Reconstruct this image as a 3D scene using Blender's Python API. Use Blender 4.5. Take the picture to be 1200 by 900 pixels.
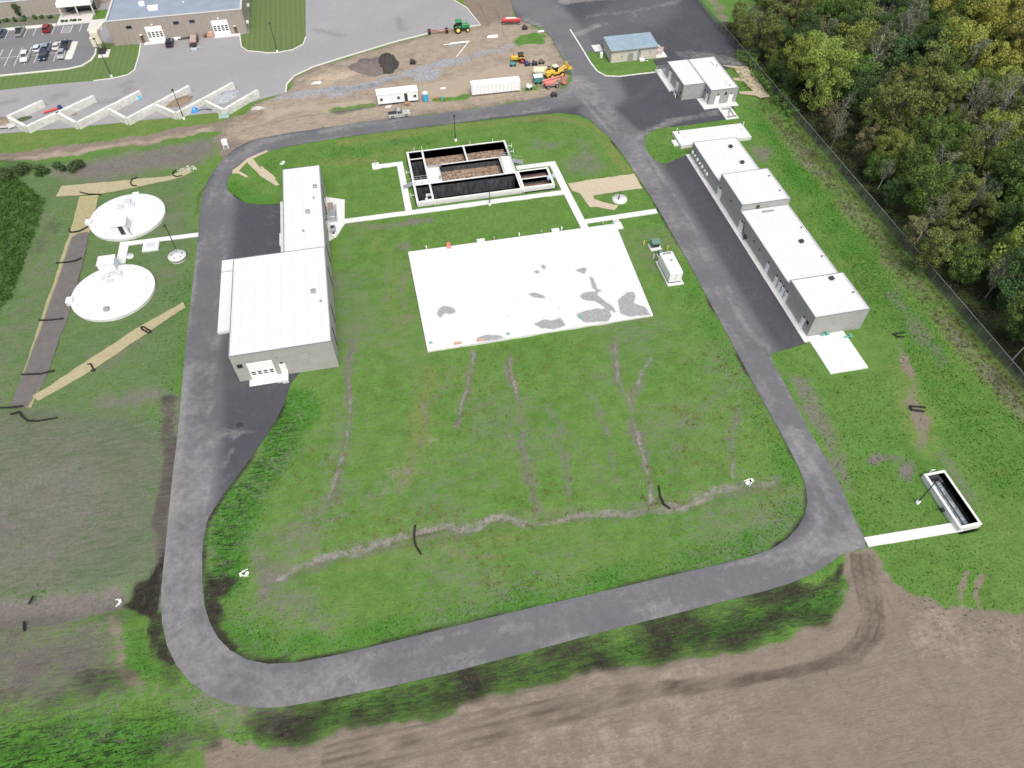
import bpy, bmesh, math, random
import numpy as np
from mathutils import Vector, Matrix
from mathutils.geometry import delaunay_2d_cdt
random.seed(7); rng = np.random.default_rng(7)
for o in list(bpy.data.objects): bpy.data.objects.remove(o)
S = bpy.context.scene
COL = S.collection
R = math.radians

# ------------------------------------------------------------------ camera (site frame: x east, y north, metres; drone 100 m up)
CH, CFOC, CP, CR, CHD = 100.0, 833.0, R(51.2), R(-0.2), R(11.8)
_F0 = np.array([0, math.cos(CP), -math.sin(CP)]); _rt = np.array([1, 0, 0.]); _up = np.cross(_rt, _F0)
_r2 = _rt*math.cos(CR)+_up*math.sin(CR); _u2 = np.cross(_r2, _F0)
_c, _s = math.cos(CHD), math.sin(CHD); _Rz = np.array([[_c, _s, 0], [-_s, _c, 0], [0, 0, 1]])
RT, UP, FW = _Rz@_r2, _Rz@_u2, _Rz@_F0
def G(px, py, z=0.0):
    """survey of the site from the photo: photo pixel (1200x900) -> point on the horizontal plane z"""
    d = FW*CFOC+RT*(px-600)-UP*(py-450); t = (z-CH)/d[2]
    return (d[0]*t, d[1]*t)
def GL(pts, z=0.0): return [G(a, b, z) for a, b in pts]
cam_d = bpy.data.cameras.new('camera'); cam = bpy.data.objects.new('camera', cam_d); COL.objects.link(cam)
cam_d.sensor_fit = 'HORIZONTAL'; cam_d.sensor_width = 36; cam_d.lens = 36*CFOC/1200; cam_d.clip_start = 1; cam_d.clip_end = 8000
M3 = Matrix(((RT[0], UP[0], -FW[0]), (RT[1], UP[1], -FW[1]), (RT[2], UP[2], -FW[2])))
cam.matrix_world = Matrix.Translation((0, 0, CH)) @ M3.to_4x4()
S.camera = cam
# ------------------------------------------------------------------ sky, sun, exposure
SUN_EL, SUN_AZ = 58, 172      # azimuth clockwise from +y (north): south-east
w = bpy.data.worlds.new('World'); S.world = w; w.use_nodes = True
nt = w.node_tree; nt.nodes.clear()
sky = nt.nodes.new('ShaderNodeTexSky'); sky.sky_type = 'NISHITA'; sky.sun_disc = False
sky.sun_elevation = R(SUN_EL); sky.sun_rotation = R(SUN_AZ); sky.dust_density = 4.0
hs = nt.nodes.new('ShaderNodeHueSaturation'); hs.inputs['Saturation'].default_value = 0.5
bg = nt.nodes.new('ShaderNodeBackground'); bg.inputs[1].default_value = 0.15
wo = nt.nodes.new('ShaderNodeOutputWorld')
nt.links.new(sky.outputs[0], hs.inputs['Color']); nt.links.new(hs.outputs[0], bg.inputs[0]); nt.links.new(bg.outputs[0], wo.inputs[0])
sd = bpy.data.lights.new('sun', 'SUN'); sd.energy = 1.7; sd.angle = R(32); sd.color = (1, .965, .91)
sun = bpy.data.objects.new('sun', sd); COL.objects.link(sun); sun.location = (60, -60, 200)
_az = R(SUN_AZ); _el = R(SUN_EL)
sun.rotation_euler = Vector((math.sin(_az)*math.cos(_el), math.cos(_az)*math.cos(_el), math.sin(_el))).to_track_quat('Z', 'Y').to_euler()
S.view_settings.view_transform = 'Standard'; S.view_settings.look = 'None'
S.view_settings.exposure = 0.40; S.view_settings.gamma = 1

# ------------------------------------------------------------------ tagging / hierarchy
ORG = {}
def setp(o, label=None, cat=None, group=None, kind=None):
    if label: o['label'] = label
    if cat: o['category'] = cat
    if group: o['group'] = group
    if kind: o['kind'] = kind
    return o
def thing(name, label, cat, loc=(0, 0, 0), group=None, rz=0.0, local=False):
    o = bpy.data.objects.new(name, None); COL.objects.link(o); o.location = loc; o.rotation_euler = (0, 0, rz)
    o.empty_display_size = .5
    ORG[o.name] = (0, 0, 0) if local else tuple(loc)
    return setp(o, label, cat, group)
def link(name, me, parent=None, loc=None):
    o = bpy.data.objects.new(name, me); COL.objects.link(o)
    if parent:
        o.parent = parent; ORG[o.name] = ORG.get(parent.name, (0, 0, 0))
    if loc: o.location = loc
    return o
class MB:
    def __init__(s): s.v = []; s.f = []; s.mi = []; s.sm = []; s.cur = 0
    def add(s, vs, fs, smooth=False):
        n = len(s.v); s.v += [tuple(map(float, p)) for p in vs]
        for f in fs: s.f.append(tuple(n+i for i in f)); s.mi.append(s.cur); s.sm.append(smooth)
        return s
    def box(s, x0, x1, y0, y1, z0, z1):
        return s.add([(x0, y0, z0), (x1, y0, z0), (x1, y1, z0), (x0, y1, z0), (x0, y0, z1), (x1, y0, z1), (x1, y1, z1), (x0, y1, z1)],
                     [(3, 2, 1, 0), (4, 5, 6, 7), (0, 1, 5, 4), (1, 2, 6, 5), (2, 3, 7, 6), (3, 0, 4, 7)])
    def bbox(s, c, sz, b=.03):
        """box with chamfered vertical + top edges, c = centre of base"""
        x, y, z = c; a, d, h = sz[0]/2, sz[1]/2, sz[2]; b = min(b, a*.45, d*.45, h*.45)
        def ring(i, zz): return [(x-a+i+b*(i == 0), y-d+i, zz), (x+a-i-b*(i == 0), y-d+i, zz), (x+a-i, y-d+i+b*(i == 0), zz), (x+a-i, y+d-i-b*(i == 0), zz),
                                 (x+a-i-b*(i == 0), y+d-i, zz), (x-a+i+b*(i == 0), y+d-i, zz), (x-a+i, y+d-i-b*(i == 0), zz), (x-a+i, y-d+i+b*(i == 0), zz)]
        def r2(ins, zz):
            A, D = a-ins, d-ins
            return [(x-A+b, y-D, zz), (x+A-b, y-D, zz), (x+A, y-D+b, zz), (x+A, y+D-b, zz), (x+A-b, y+D, zz), (x-A+b, y+D, zz), (x-A, y+D-b, zz), (x-A, y-D+b, zz)]
        vs = r2(0, z)+r2(0, z+h-b)+r2(b*.8, z+h)
        fs = [tuple(range(7, -1, -1)), tuple(range(16, 24))]
        for k in (0, 8):
            for i in range(8): fs.append((k+i, k+(i+1) % 8, k+8+(i+1) % 8, k+8+i))
        return s.add(vs, fs)
    def prism(s, poly, z0, z1):
        n = len(poly); A = sum(poly[i][0]*poly[(i+1) % n][1]-poly[(i+1) % n][0]*poly[i][1] for i in range(n))
        if A < 0: poly = poly[::-1]
        vs = [(p[0], p[1], z0) for p in poly]+[(p[0], p[1], z1) for p in poly]
        return s.add(vs, [tuple(range(n-1, -1, -1)), tuple(range(n, 2*n))]+[(i, (i+1) % n, n+(i+1) % n, n+i) for i in range(n)])
    def tube(s, p0, p1, r0, r1=None, n=8, smooth=True, cap=True):
        r1 = r0 if r1 is None else r1
        p0 = Vector(p0); p1 = Vector(p1); d = (p1-p0)
        if d.length < 1e-6: return s
        d.normalize(); u = d.orthogonal().normalized(); v = d.cross(u)
        vs = []
        for p, r in ((p0, r0), (p1, r1)):
            for i in range(n):
                a = 2*math.pi*i/n; vs.append(p+u*(r*math.cos(a))+v*(r*math.sin(a)))
        s.add(vs, [(i, (i+1) % n, n+(i+1) % n, n+i) for i in range(n)], smooth)
        if cap: s.add(vs, [tuple(range(n-1, -1, -1)), tuple(range(n, 2*n))])
        return s
    def path(s, pts, r, n=6):
        for a, b in zip(pts[:-1], pts[1:]): s.tube(a, b, r, r, n)
        return s
    def lathe(s, c, prof, n=24, smooth=True):
        x, y, z = c; vs = []
        for (r, h) in prof:
            for i in range(n):
                a = 2*math.pi*i/n; vs.append((x+r*math.cos(a), y+r*math.sin(a), z+h))
        fs = []
        for k in range(len(prof)-1):
            for i in range(n): fs.append((k*n+i, k*n+(i+1) % n, (k+1)*n+(i+1) % n, (k+1)*n+i))
        s.add(vs, fs, smooth)
        if prof[-1][0] > 1e-3: s.add(vs[-n:], [tuple(range(n))])
        return s
    def tri_prism(s, pts_xz, y0, y1):
        """polygon in xz extruded along y"""
        n = len(pts_xz); vs = [(p[0], y0, p[1]) for p in pts_xz]+[(p[0], y1, p[1]) for p in pts_xz]
        A = sum(pts_xz[i][0]*pts_xz[(i+1) % n][1]-pts_xz[(i+1) % n][0]*pts_xz[i][1] for i in range(n))
        fs = [tuple(range(n)), tuple(range(2*n-1, n-1, -1))]+[(i, n+i, n+(i+1) % n, (i+1) % n) for i in range(n)]
        if A < 0: fs = [f[::-1] for f in fs]
        return s.add(vs, fs)
    def build(s, name, mats, parent=None, rz=None, at=None):
        me = bpy.data.meshes.new(name)
        o0 = ORG.get(parent.name, (0, 0, 0)) if parent else (0, 0, 0)
        if at is not None: o0 = at
        v = [(a-o0[0], b-o0[1], c-o0[2]) for a, b, c in s.v]
        me.from_pydata(v, [], s.f)
        for m in (mats if isinstance(mats, (list, tuple)) else [mats]): me.materials.append(m)
        me.polygons.foreach_set('material_index', s.mi); me.polygons.foreach_set('use_smooth', s.sm)
        me.update()
        o = link(name, me, parent)
        if at is not None and not parent: o.location = at
        return o

# ------------------------------------------------------------------ materials
def nd(nt, t, **k):
    n = nt.nodes.new(t)
    for a, b in k.items():
        if a in n.inputs: n.inputs[a].default_value = b
        else: setattr(n, a, b)
    return n
def lk(nt, a, b): nt.links.new(a, b)
def noise(nt, co, scale, detail=4, rough=.6, dist=0.0):
    n = nd(nt, 'ShaderNodeTexNoise'); n.inputs['Scale'].default_value = scale; n.inputs['Detail'].default_value = detail
    n.inputs['Roughness'].default_value = rough; n.inputs['Distortion'].default_value = dist; lk(nt, co, n.inputs['Vector']); return n.outputs[0]
def math_(nt, op, a, b=None, c=None, clamp=False):
    n = nd(nt, 'ShaderNodeMath'); n.operation = op; n.use_clamp = clamp
    for i, x in enumerate((a, b, c)):
        if x is None: continue
        if isinstance(x, (int, float)): n.inputs[i].default_value = x
        else: lk(nt, x, n.inputs[i])
    return n.outputs[0]
def mixc(nt, f, a, b, bt='MIX'):
    n = nd(nt, 'ShaderNodeMix'); n.data_type = 'RGBA'; n.blend_type = bt
    for sock, x in ((n.inputs[0], f), (n.inputs[6], a), (n.inputs[7], b)):
        if isinstance(x, (int, float)): sock.default_value = x
        elif isinstance(x, tuple): sock.default_value = x if len(x) == 4 else (*x, 1)
        else: lk(nt, x, sock)
    return n.outputs[2]
def ramp(nt, v, lo, hi):
    n = nd(nt, 'ShaderNodeMapRange'); n.clamp = True
    n.inputs[1].default_value = lo; n.inputs[2].default_value = hi
    lk(nt, v, n.inputs[0]); return n.outputs[0]
def mapping(nt, co, rot=0, scale=(1, 1, 1)):
    n = nd(nt, 'ShaderNodeMapping'); n.inputs['Rotation'].default_value = (0, 0, rot); n.inputs['Scale'].default_value = scale
    lk(nt, co, n.inputs['Vector']); return n.outputs[0]
def newmat(name):
    m = bpy.data.materials.new(name); m.use_nodes = True; nt = m.node_tree
    b = nt.nodes['Principled BSDF']; tc = nd(nt, 'ShaderNodeTexCoord')
    return m, nt, b, tc.outputs['Object']
def bump(nt, b, h, strength=.3, dist=.05):
    n = nd(nt, 'ShaderNodeBump'); n.inputs['Strength'].default_value = strength; n.inputs['Distance'].default_value = dist
    lk(nt, h, n.inputs['Height']); lk(nt, n.outputs[0], b.inputs['Normal'])
MATS = {}
def M(name, col, rough=.6, var=.12, scale=1.5, metal=0.0, bmp=0.0, spec=.5):
    if name in MATS: return MATS[name]
    m, nt, b, co = newmat(name)
    f = ramp(nt, noise(nt, co, scale, 5, .65), .3, .7)
    g = ramp(nt, noise(nt, co, scale*9, 3), .3, .7)
    c1 = tuple(max(0, c*(1-var)) for c in col); c2 = tuple(min(1, c*(1+var)) for c in col)
    c = mixc(nt, math_(nt, 'MULTIPLY_ADD', g, .3, math_(nt, 'MULTIPLY', f, .7)), c1, c2)
    lk(nt, c, b.inputs['Base Color']); b.inputs['Roughness'].default_value = rough; b.inputs['Metallic'].default_value = metal
    b.inputs['Specular IOR Level'].default_value = spec
    if bmp: bump(nt, b, g, bmp, .02)
    MATS[name] = m; return m
WHITE = M('white_paint', (.78, .78, .76), .5, .05); ROOF = None
CONC = M('white_concrete', (.61, .605, .585), .85, .12, .5, bmp=.1); CONCD = M('weathered_concrete', (.5, .48, .44), .9, .2, .8, bmp=.3)
DARK = M('dark_metal', (.03, .03, .033), .5, .2); GREYM = M('grey_metal', (.32, .33, .34), .45, .15, metal=.3)
COPE = M('coping_metal', (.2, .2, .2), .4, .1); RUB = M('tyre_rubber', (.02, .02, .02), .85, .2)
GLASS = M('window_glass', (.015, .02, .025), .08, .1, spec=.8); GALV = M('galvanised_steel', (.45, .46, .46), .4, .1, metal=.6)
RED = M('red_paint', (.5, .05, .05), .4, .2); YEL = M('yellow_paint', (.62, .38, .04), .45, .15); GRN = M('green_paint', (.02, .22, .06), .4, .15)
BLUE = M('blue_plastic', (.02, .2, .55), .4, .1); TEAL = M('teal_paint', (.05, .25, .25), .5, .15); CYAN = M('cyan_plastic', (.05, .45, .6), .4, .15)
MINT = M('mint_paint', (.12, .40, .32), .5, .1); BLK = M('black_fabric', (.012, .012, .012), .9, .3, 8); WOOD = M('weathered_wood', (.3, .2, .12), .8, .3, 3)
BEIGE = M('beige_metal', (.62, .57, .45), .5, .08); ORANGE = M('orange_paint', (.6, .2, .08), .5, .2); BLUEROOF = M('blue_roof', (.27, .35, .41), .5, .18, .35)
YELP = M('safety_yellow', (.8, .6, .1), .5, .1); SALMON = M('faded_red_paint', (.62, .2, .17), .5, .2, 3)

def roof_mat():
    m, nt, b, co = newmat('roof_membrane'); sp = nd(nt, 'ShaderNodeSeparateXYZ'); lk(nt, co, sp.inputs[0])
    a = math_(nt, 'LESS_THAN', math_(nt, 'FRACT', math_(nt, 'MULTIPLY', sp.outputs[0], 1/2.4)), .05); a2 = math_(nt, 'LESS_THAN', math_(nt, 'FRACT', math_(nt, 'MULTIPLY', sp.outputs[1], 1/9.1)), .012)
    n = ramp(nt, noise(nt, co, .3, 6, .7), .35, .7); n2 = ramp(nt, noise(nt, mapping(nt, co, 0, (2, .3, 1)), .8, 5, .7), .55, .8)
    c = mixc(nt, n, (.585, .585, .59), (.65, .65, .655)); c = mixc(nt, math_(nt, 'MULTIPLY', math_(nt, 'MAXIMUM', a, a2), .6), c, (.47, .47, .475)); c = mixc(nt, math_(nt, 'MULTIPLY', n2, .5), c, (.49, .485, .47))
    lk(nt, c, b.inputs['Base Color']); b.inputs['Roughness'].default_value = .7; return m
ROOF = roof_mat()
def wall_mat(name, c1, c2, bw=.4, bh=.2, rough=.85, var=.1, seam=.35):
    """masonry / panel wall seen on vertical faces: joints from world-like object coordinates"""
    if name in MATS: return MATS[name]
    m, nt, b, co = newmat(name)
    sep = nd(nt, 'ShaderNodeSeparateXYZ'); lk(nt, co, sep.inputs[0])
    su = math_(nt, 'ADD', sep.outputs[0], sep.outputs[1]); cmb = nd(nt, 'ShaderNodeCombineXYZ'); lk(nt, su, cmb.inputs[0]); lk(nt, sep.outputs[2], cmb.inputs[1])
    br = nd(nt, 'ShaderNodeTexBrick'); lk(nt, cmb.outputs[0], br.inputs[0])
    br.inputs['Scale'].default_value = 1; br.inputs['Brick Width'].default_value = bw; br.inputs['Row Height'].default_value = bh; br.inputs['Mortar Size'].default_value = .012
    br.inputs['Color1'].default_value = (*c1, 1); br.inputs['Color2'].default_value = (*c2, 1); br.inputs['Mortar'].default_value = (*[x*(1-seam) for x in c1], 1)
    f = ramp(nt, noise(nt, co, .6, 6, .7), .25, .75)
    c = mixc(nt, f, mixc(nt, 1.0, br.outputs[0], (1-var, 1-var, 1-var), 'MULTIPLY'), br.outputs[0])
    # rain streaks
    st = ramp(nt, noise(nt, mapping(nt, cmb.outputs[0], 0, (3, .25, 1)), 1, 4), .55, .8)
    c = mixc(nt, math_(nt, 'MULTIPLY', st, .25), c, tuple(x*.6 for x in c1))
    lk(nt, c, b.inputs['Base Color']); b.inputs['Roughness'].default_value = rough
    MATS[name] = m; return m
PANEL = wall_mat('precast_panel_wall', (.345, .335, .31), (.365, .355, .33), 3.0, 1.6)
PANELW = wall_mat('block_wall_grey', (.325, .32, .308), (.36, .355, .343), .8, .4)
BUFF = wall_mat('buff_block_wall', (.52, .48, .42), (.58, .54, .47), .8, .4)
def rib_mat():
    m, nt, b, co = newmat('ribbed_concrete_wall')
    sep = nd(nt, 'ShaderNodeSeparateXYZ'); lk(nt, co, sep.inputs[0])
    su = math_(nt, 'ADD', sep.outputs[0], sep.outputs[1])
    a = math_(nt, 'FRACT', math_(nt, 'MULTIPLY', su, 1/1.5)); p = ramp(nt, a, .9, .97)
    a2 = math_(nt, 'FRACT', math_(nt, 'MULTIPLY', su, 1/.3)); p2 = ramp(nt, a2, .5, .6)
    f = noise(nt, co, .7, 5)
    c = mixc(nt, f, (.27, .235, .20), (.36, .32, .275)); c = mixc(nt, math_(nt, 'MULTIPLY', p, .45), c, (.5, .46, .4)); c = mixc(nt, math_(nt, 'MULTIPLY', p2, .2), c, (.16, .14, .12))
    lk(nt, c, b.inputs['Base Color']); b.inputs['Roughness'].default_value = .9
    return m
RIB = rib_mat()

# ------------------------------------------------------------------ layout outlines (ground points surveyed from the photo)
# main loop road with its aprons
OUT = GL([(640, 114), (600, 121), (560, 127), (500, 135), (440, 141), (400, 147), (340, 155.5), (310, 161), (293, 165), (276, 174), (261, 187), (249, 202), (241, 217), (236.5, 234), (234, 252), (232, 275), (229, 305), (224, 350), (218, 400), (214.5, 440), (211, 480), (207, 520), (203, 550), (200, 580), (196, 620), (192, 660), (189, 690),
          (190, 730), (196, 757), (207, 780), (224, 800), (245, 815), (270, 825), (300, 829.5), (330, 828.5), (380, 820), (450, 806), (520, 790), (600, 769), (700, 742), (800, 717), (850, 704), (900, 691.5), (930, 682), (955, 671), (972, 660), (985, 650), (1014, 642),
          (1014, 632), (1007, 618), (998, 600), (992, 585), (985, 568), (975, 550), (962, 527), (950, 508), (935, 480), (920, 450), (908, 430), (902.5, 414.5)])
APR_S = G(941, 403)
OUT += [(APR_S[0]+.6, APR_S[1]), (73.0, 139.9)]
OUT += GL([(779, 192.6), (767, 188), (759.5, 179), (755.3, 170), (756.5, 161), (762, 154), (772, 150.5), (800, 147), (830, 143), (856, 139)])
OUT += [(93, 158.0), (93.5, 176)] + GL([(866, 77.5), (876, 77), (870, 68), (850, 40), (818, 0), (800, -26), (660, -26), (590, -26), (600, 5), (603, 16), (607, 24), (626, 29), (635, 33), (643, 40), (649, 49), (657, 63), (663, 75), (669, 83), (670.5, 88), (669, 95), (663, 101), (652, 108)])
INN = GL([(700, 148), (691, 140), (678, 134.5), (655, 132), (620, 135), (580, 139), (520, 146), (460, 153), (400, 161), (350, 169), (314, 177), (292, 186), (280, 193), (272, 202), (267, 210), (265.5, 217), (268, 224), (275, 231), (285, 237), (300, 240.5), (315, 240.5), (329, 240)])
INN += [(-19, G(329, 240)[1]), (-19, 112), (-20, 91)]
INN += GL([(340, 450), (337.5, 458), (334, 470), (325, 490), (312, 510), (295, 535), (278, 558), (262, 580), (250, 597), (243, 610), (239, 630), (237, 650), (237, 680), (240, 710), (246, 730), (256, 748), (270, 762), (290, 773), (315, 778), (350, 776), (400, 766.5), (500, 742), (600, 717.5), (700, 694.5), (780, 676), (840, 662), (880, 652), (905, 643), (922, 632), (935, 618), (943, 603), (946, 588), (944, 570), (936, 548), (924, 525), (906, 492), (881, 446), (856, 399), (830, 351), (805, 304), (785, 269), (768, 239), (748, 208), (730, 181), (715, 162)])
ISL = GL([(687, 60), (700, 84), (710, 89.4), (726, 90), (750, 87), (768, 85), (800, 80), (800, 66), (787, 66)]) # grass round small building
ISL = ISL[:-3]+[(80.2, 176.7), (80.2, 186), (85, 186.8), (85, 187.6), (68, 187.6), (67.5, 187.6)]+GL([(708.5, 62)])
# light old pavement of the neighbouring yard
YARD = GL([(563, 29.5), (508, 38), (467, 48), (417, 63), (367, 78.5), (345, 89), (336, 99), (335, 108), (300, 118), (262, 131), (206, 137), (148, 143), (90, 149), (30, 154), (-40, 160), (-60, 120), (-60, 60), (-40, 0), (0, -30), (531, -25), (531, 0), (547, 9.5)])
Y_GR1 = GL([(-60, 98), (0, 89.3), (80, 81.2), (96, 77.5), (107, 71), (112, 64), (113, 58), (118, 50), (165, 51.5), (163, 65), (158, 82), (150, 88), (132, 92.2), (110, 95), (60, 99), (0, 106), (-60, 112)])
Y_GR2 = GL([(357.5, -30), (358.5, 43.5), (355.5, 52), (343.5, 58.5), (325.5, 62), (312, 62.3), (304, 61), (290, 60), (283, 55), (281, 41), (292, 38), (292, -30)])
Y_BED = [(-135, 246.5), (-90.3, 246.5), (-90.3, 253), (-135, 253)]  # planting bed at the office
Y_GR3 = [(-80.0, 246.2), (-76.2, 246.2), (-76.2, 253), (-80.0, 253)]
BASIN = (6.2, 38.4, 133.6, 154.2); UV = (77.6, 81.5, 35.6, 45.9)
# ------------------------------------------------------------------ geometry helpers on numpy
def inpoly(X, Y, poly):
    r = np.zeros(X.shape, bool); n = len(poly); px = [p[0] for p in poly]; py = [p[1] for p in poly]
    bb = (X >= min(px)) & (X <= max(px)) & (Y >= min(py)) & (Y <= max(py))
    x = X[bb]; y = Y[bb]; q = np.zeros(x.shape, bool)
    j = n-1
    for i in range(n):
        if py[i] != py[j]:
            q ^= ((py[i] > y) != (py[j] > y)) & (x < (px[j]-px[i])*(y-py[i])/(py[j]-py[i])+px[i])
        j = i
    r[bb] = q; return r
def dline(X, Y, pts, maxd=8.0):
    """distance to a polyline (only near it)"""
    D = np.full(X.shape, 99.0)
    for (ax, ay), (bx, by) in zip(pts[:-1], pts[1:]):
        bb = (X > min(ax, bx)-maxd) & (X < max(ax, bx)+maxd) & (Y > min(ay, by)-maxd) & (Y < max(ay, by)+maxd)
        if not bb.any(): continue
        x = X[bb]; y = Y[bb]; dx, dy = bx-ax, by-ay; L = dx*dx+dy*dy+1e-9
        t = np.clip(((x-ax)*dx+(y-ay)*dy)/L, 0, 1)
        D[bb] = np.minimum(D[bb], np.hypot(x-ax-t*dx, y-ay-t*dy))
    return D
def sm(x): x = np.clip(x, 0, 1); return x*x*(3-2*x)
def stroke(A, X, Y, px, wd, soft, val=1.0, world=False):
    pts = px if world else GL(px)
    d = dline(X, Y, pts, wd/2+soft+1)
    np.maximum(A, val*sm(1-(d-wd/2)/soft), out=A)
def patch(A, X, Y, px, soft, val=1.0, world=False):
    pts = px if world else GL(px)
    ins = inpoly(X, Y, pts); d = dline(X, Y, pts+pts[:1], soft+1)
    s = np.where(ins, .5+.5*np.clip(d/soft, 0, 1), .5-.5*np.clip(d/soft, 0, 1))
    np.maximum(A, val*sm(s), out=A)
def vnoise(X, Y, s, seed=0):
    r = np.random.default_rng(seed); T = r.random((256, 256))
    x = X/s; y = Y/s; i = np.floor(x).astype(int); j = np.floor(y).astype(int); u = sm(x-i); v = sm(y-j)
    g = lambda a, b: T[a & 255, b & 255]
    return (g(i, j)*(1-u)+g(i+1, j)*u)*(1-v)+(g(i, j+1)*(1-u)+g(i+1, j+1)*u)*v
def attr(me, name, *chs):
    n = len(me.vertices); a = me.attributes.new(name, 'FLOAT_COLOR', 'POINT'); d = np.zeros((n, 4), np.float32)
    for k, c in enumerate(chs): d[:, k] = c
    a.data.foreach_set('color', d.ravel())
def sheet(name, outers, holes, z, mat, step=0, skirt=.25, fields=None, parent=None):
    """flat paving sheet: union of outer outlines minus holes, triangulated with inner points; short skirt down its edges"""
    vs, es = [], []
    def addloop(L, d=3.0):
        n0 = len(vs); 
        for i in range(len(L)):
            a, b = L[i], L[(i+1) % len(L)]; k = max(1, int(math.hypot(b[0]-a[0], b[1]-a[1])/d)) if step else 1
            for t in range(k): vs.append((a[0]+(b[0]-a[0])*t/k, a[1]+(b[1]-a[1])*t/k))
        m = len(vs)
        for i in range(n0, m): es.append((i, i+1 if i+1 < m else n0))
    for L in outers+holes: addloop(L)
    if step:
        xs = [p[0] for p in vs]; ys = [p[1] for p in vs]
        gx, gy = np.meshgrid(np.arange(min(xs), max(xs), step), np.arange(min(ys), max(ys), step)); gx = gx.ravel(); gy = gy.ravel()
        gx = gx+rng.uniform(-.3, .3, gx.shape)*step; gy = gy+rng.uniform(-.3, .3, gy.shape)*step
        k = np.zeros(gx.shape, bool)
        for L in outers: k |= inpoly(gx, gy, L)
        for L in holes: k &= ~inpoly(gx, gy, L)
        for L in outers+holes: k &= dline(gx, gy, L+L[:1], 1) > step*.4
        vs += list(zip(gx[k].tolist(), gy[k].tolist()))
    V, E_, F_, *_ = delaunay_2d_cdt([Vector(v) for v in vs], es, [], 0, 1e-4)
    V = np.array([tuple(v) for v in V]); F_ = np.array([tuple(f) for f in F_])
    c = V[F_].mean(axis=1); keep = np.zeros(len(c), bool)
    for L in outers: keep |= inpoly(c[:, 0], c[:, 1], L)
    for L in holes: keep &= ~inpoly(c[:, 0], c[:, 1], L)
    F_ = F_[keep]
    a = V[F_]; ar = (a[:, 1, 0]-a[:, 0, 0])*(a[:, 2, 1]-a[:, 0, 1])-(a[:, 2, 0]-a[:, 0, 0])*(a[:, 1, 1]-a[:, 0, 1])
    F_[ar < 0] = F_[ar < 0][:, ::-1]
    used = np.unique(F_); mp = -np.ones(len(V), int); mp[used] = np.arange(len(used)); V = V[used]; F_ = mp[F_]
    cnt = {}
    for f in F_.tolist():
        for i in range(3):
            e = (f[i], f[(i+1) % 3]); k = (min(e), max(e)); cnt.setdefault(k, []).append(e)
    edge = [v[0] for v in cnt.values() if len(v) == 1]
    n = len(V); faces = [tuple(f) for f in F_.tolist()]; verts = [(x, y, z) for x, y in V.tolist()]
    low = {}
    for a_, b_ in edge:
        for q in (a_, b_):
            if q not in low: low[q] = len(verts); verts.append((V[q][0], V[q][1], z-skirt))
        faces.append((b_, a_, low[a_], low[b_]))
    o0 = ORG.get(parent.name, (0, 0, 0)) if parent else (0, 0, 0)
    me = bpy.data.meshes.new(name); me.from_pydata([(p[0]-o0[0], p[1]-o0[1], p[2]-o0[2]) for p in verts], [], faces); me.materials.append(mat); me.update()
    if fields:
        P = np.array(verts); attr(me, 'zone', *fields(P[:, 0], P[:, 1]))
    return link(name, me, parent)
def attrnode(nt, name):
    a = nd(nt, 'ShaderNodeAttribute'); a.attribute_name = name; s = nd(nt, 'ShaderNodeSeparateColor'); lk(nt, a.outputs['Color'], s.inputs[0])
    return s.outputs[0], s.outputs[1], s.outputs[2], a.outputs['Alpha']
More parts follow.
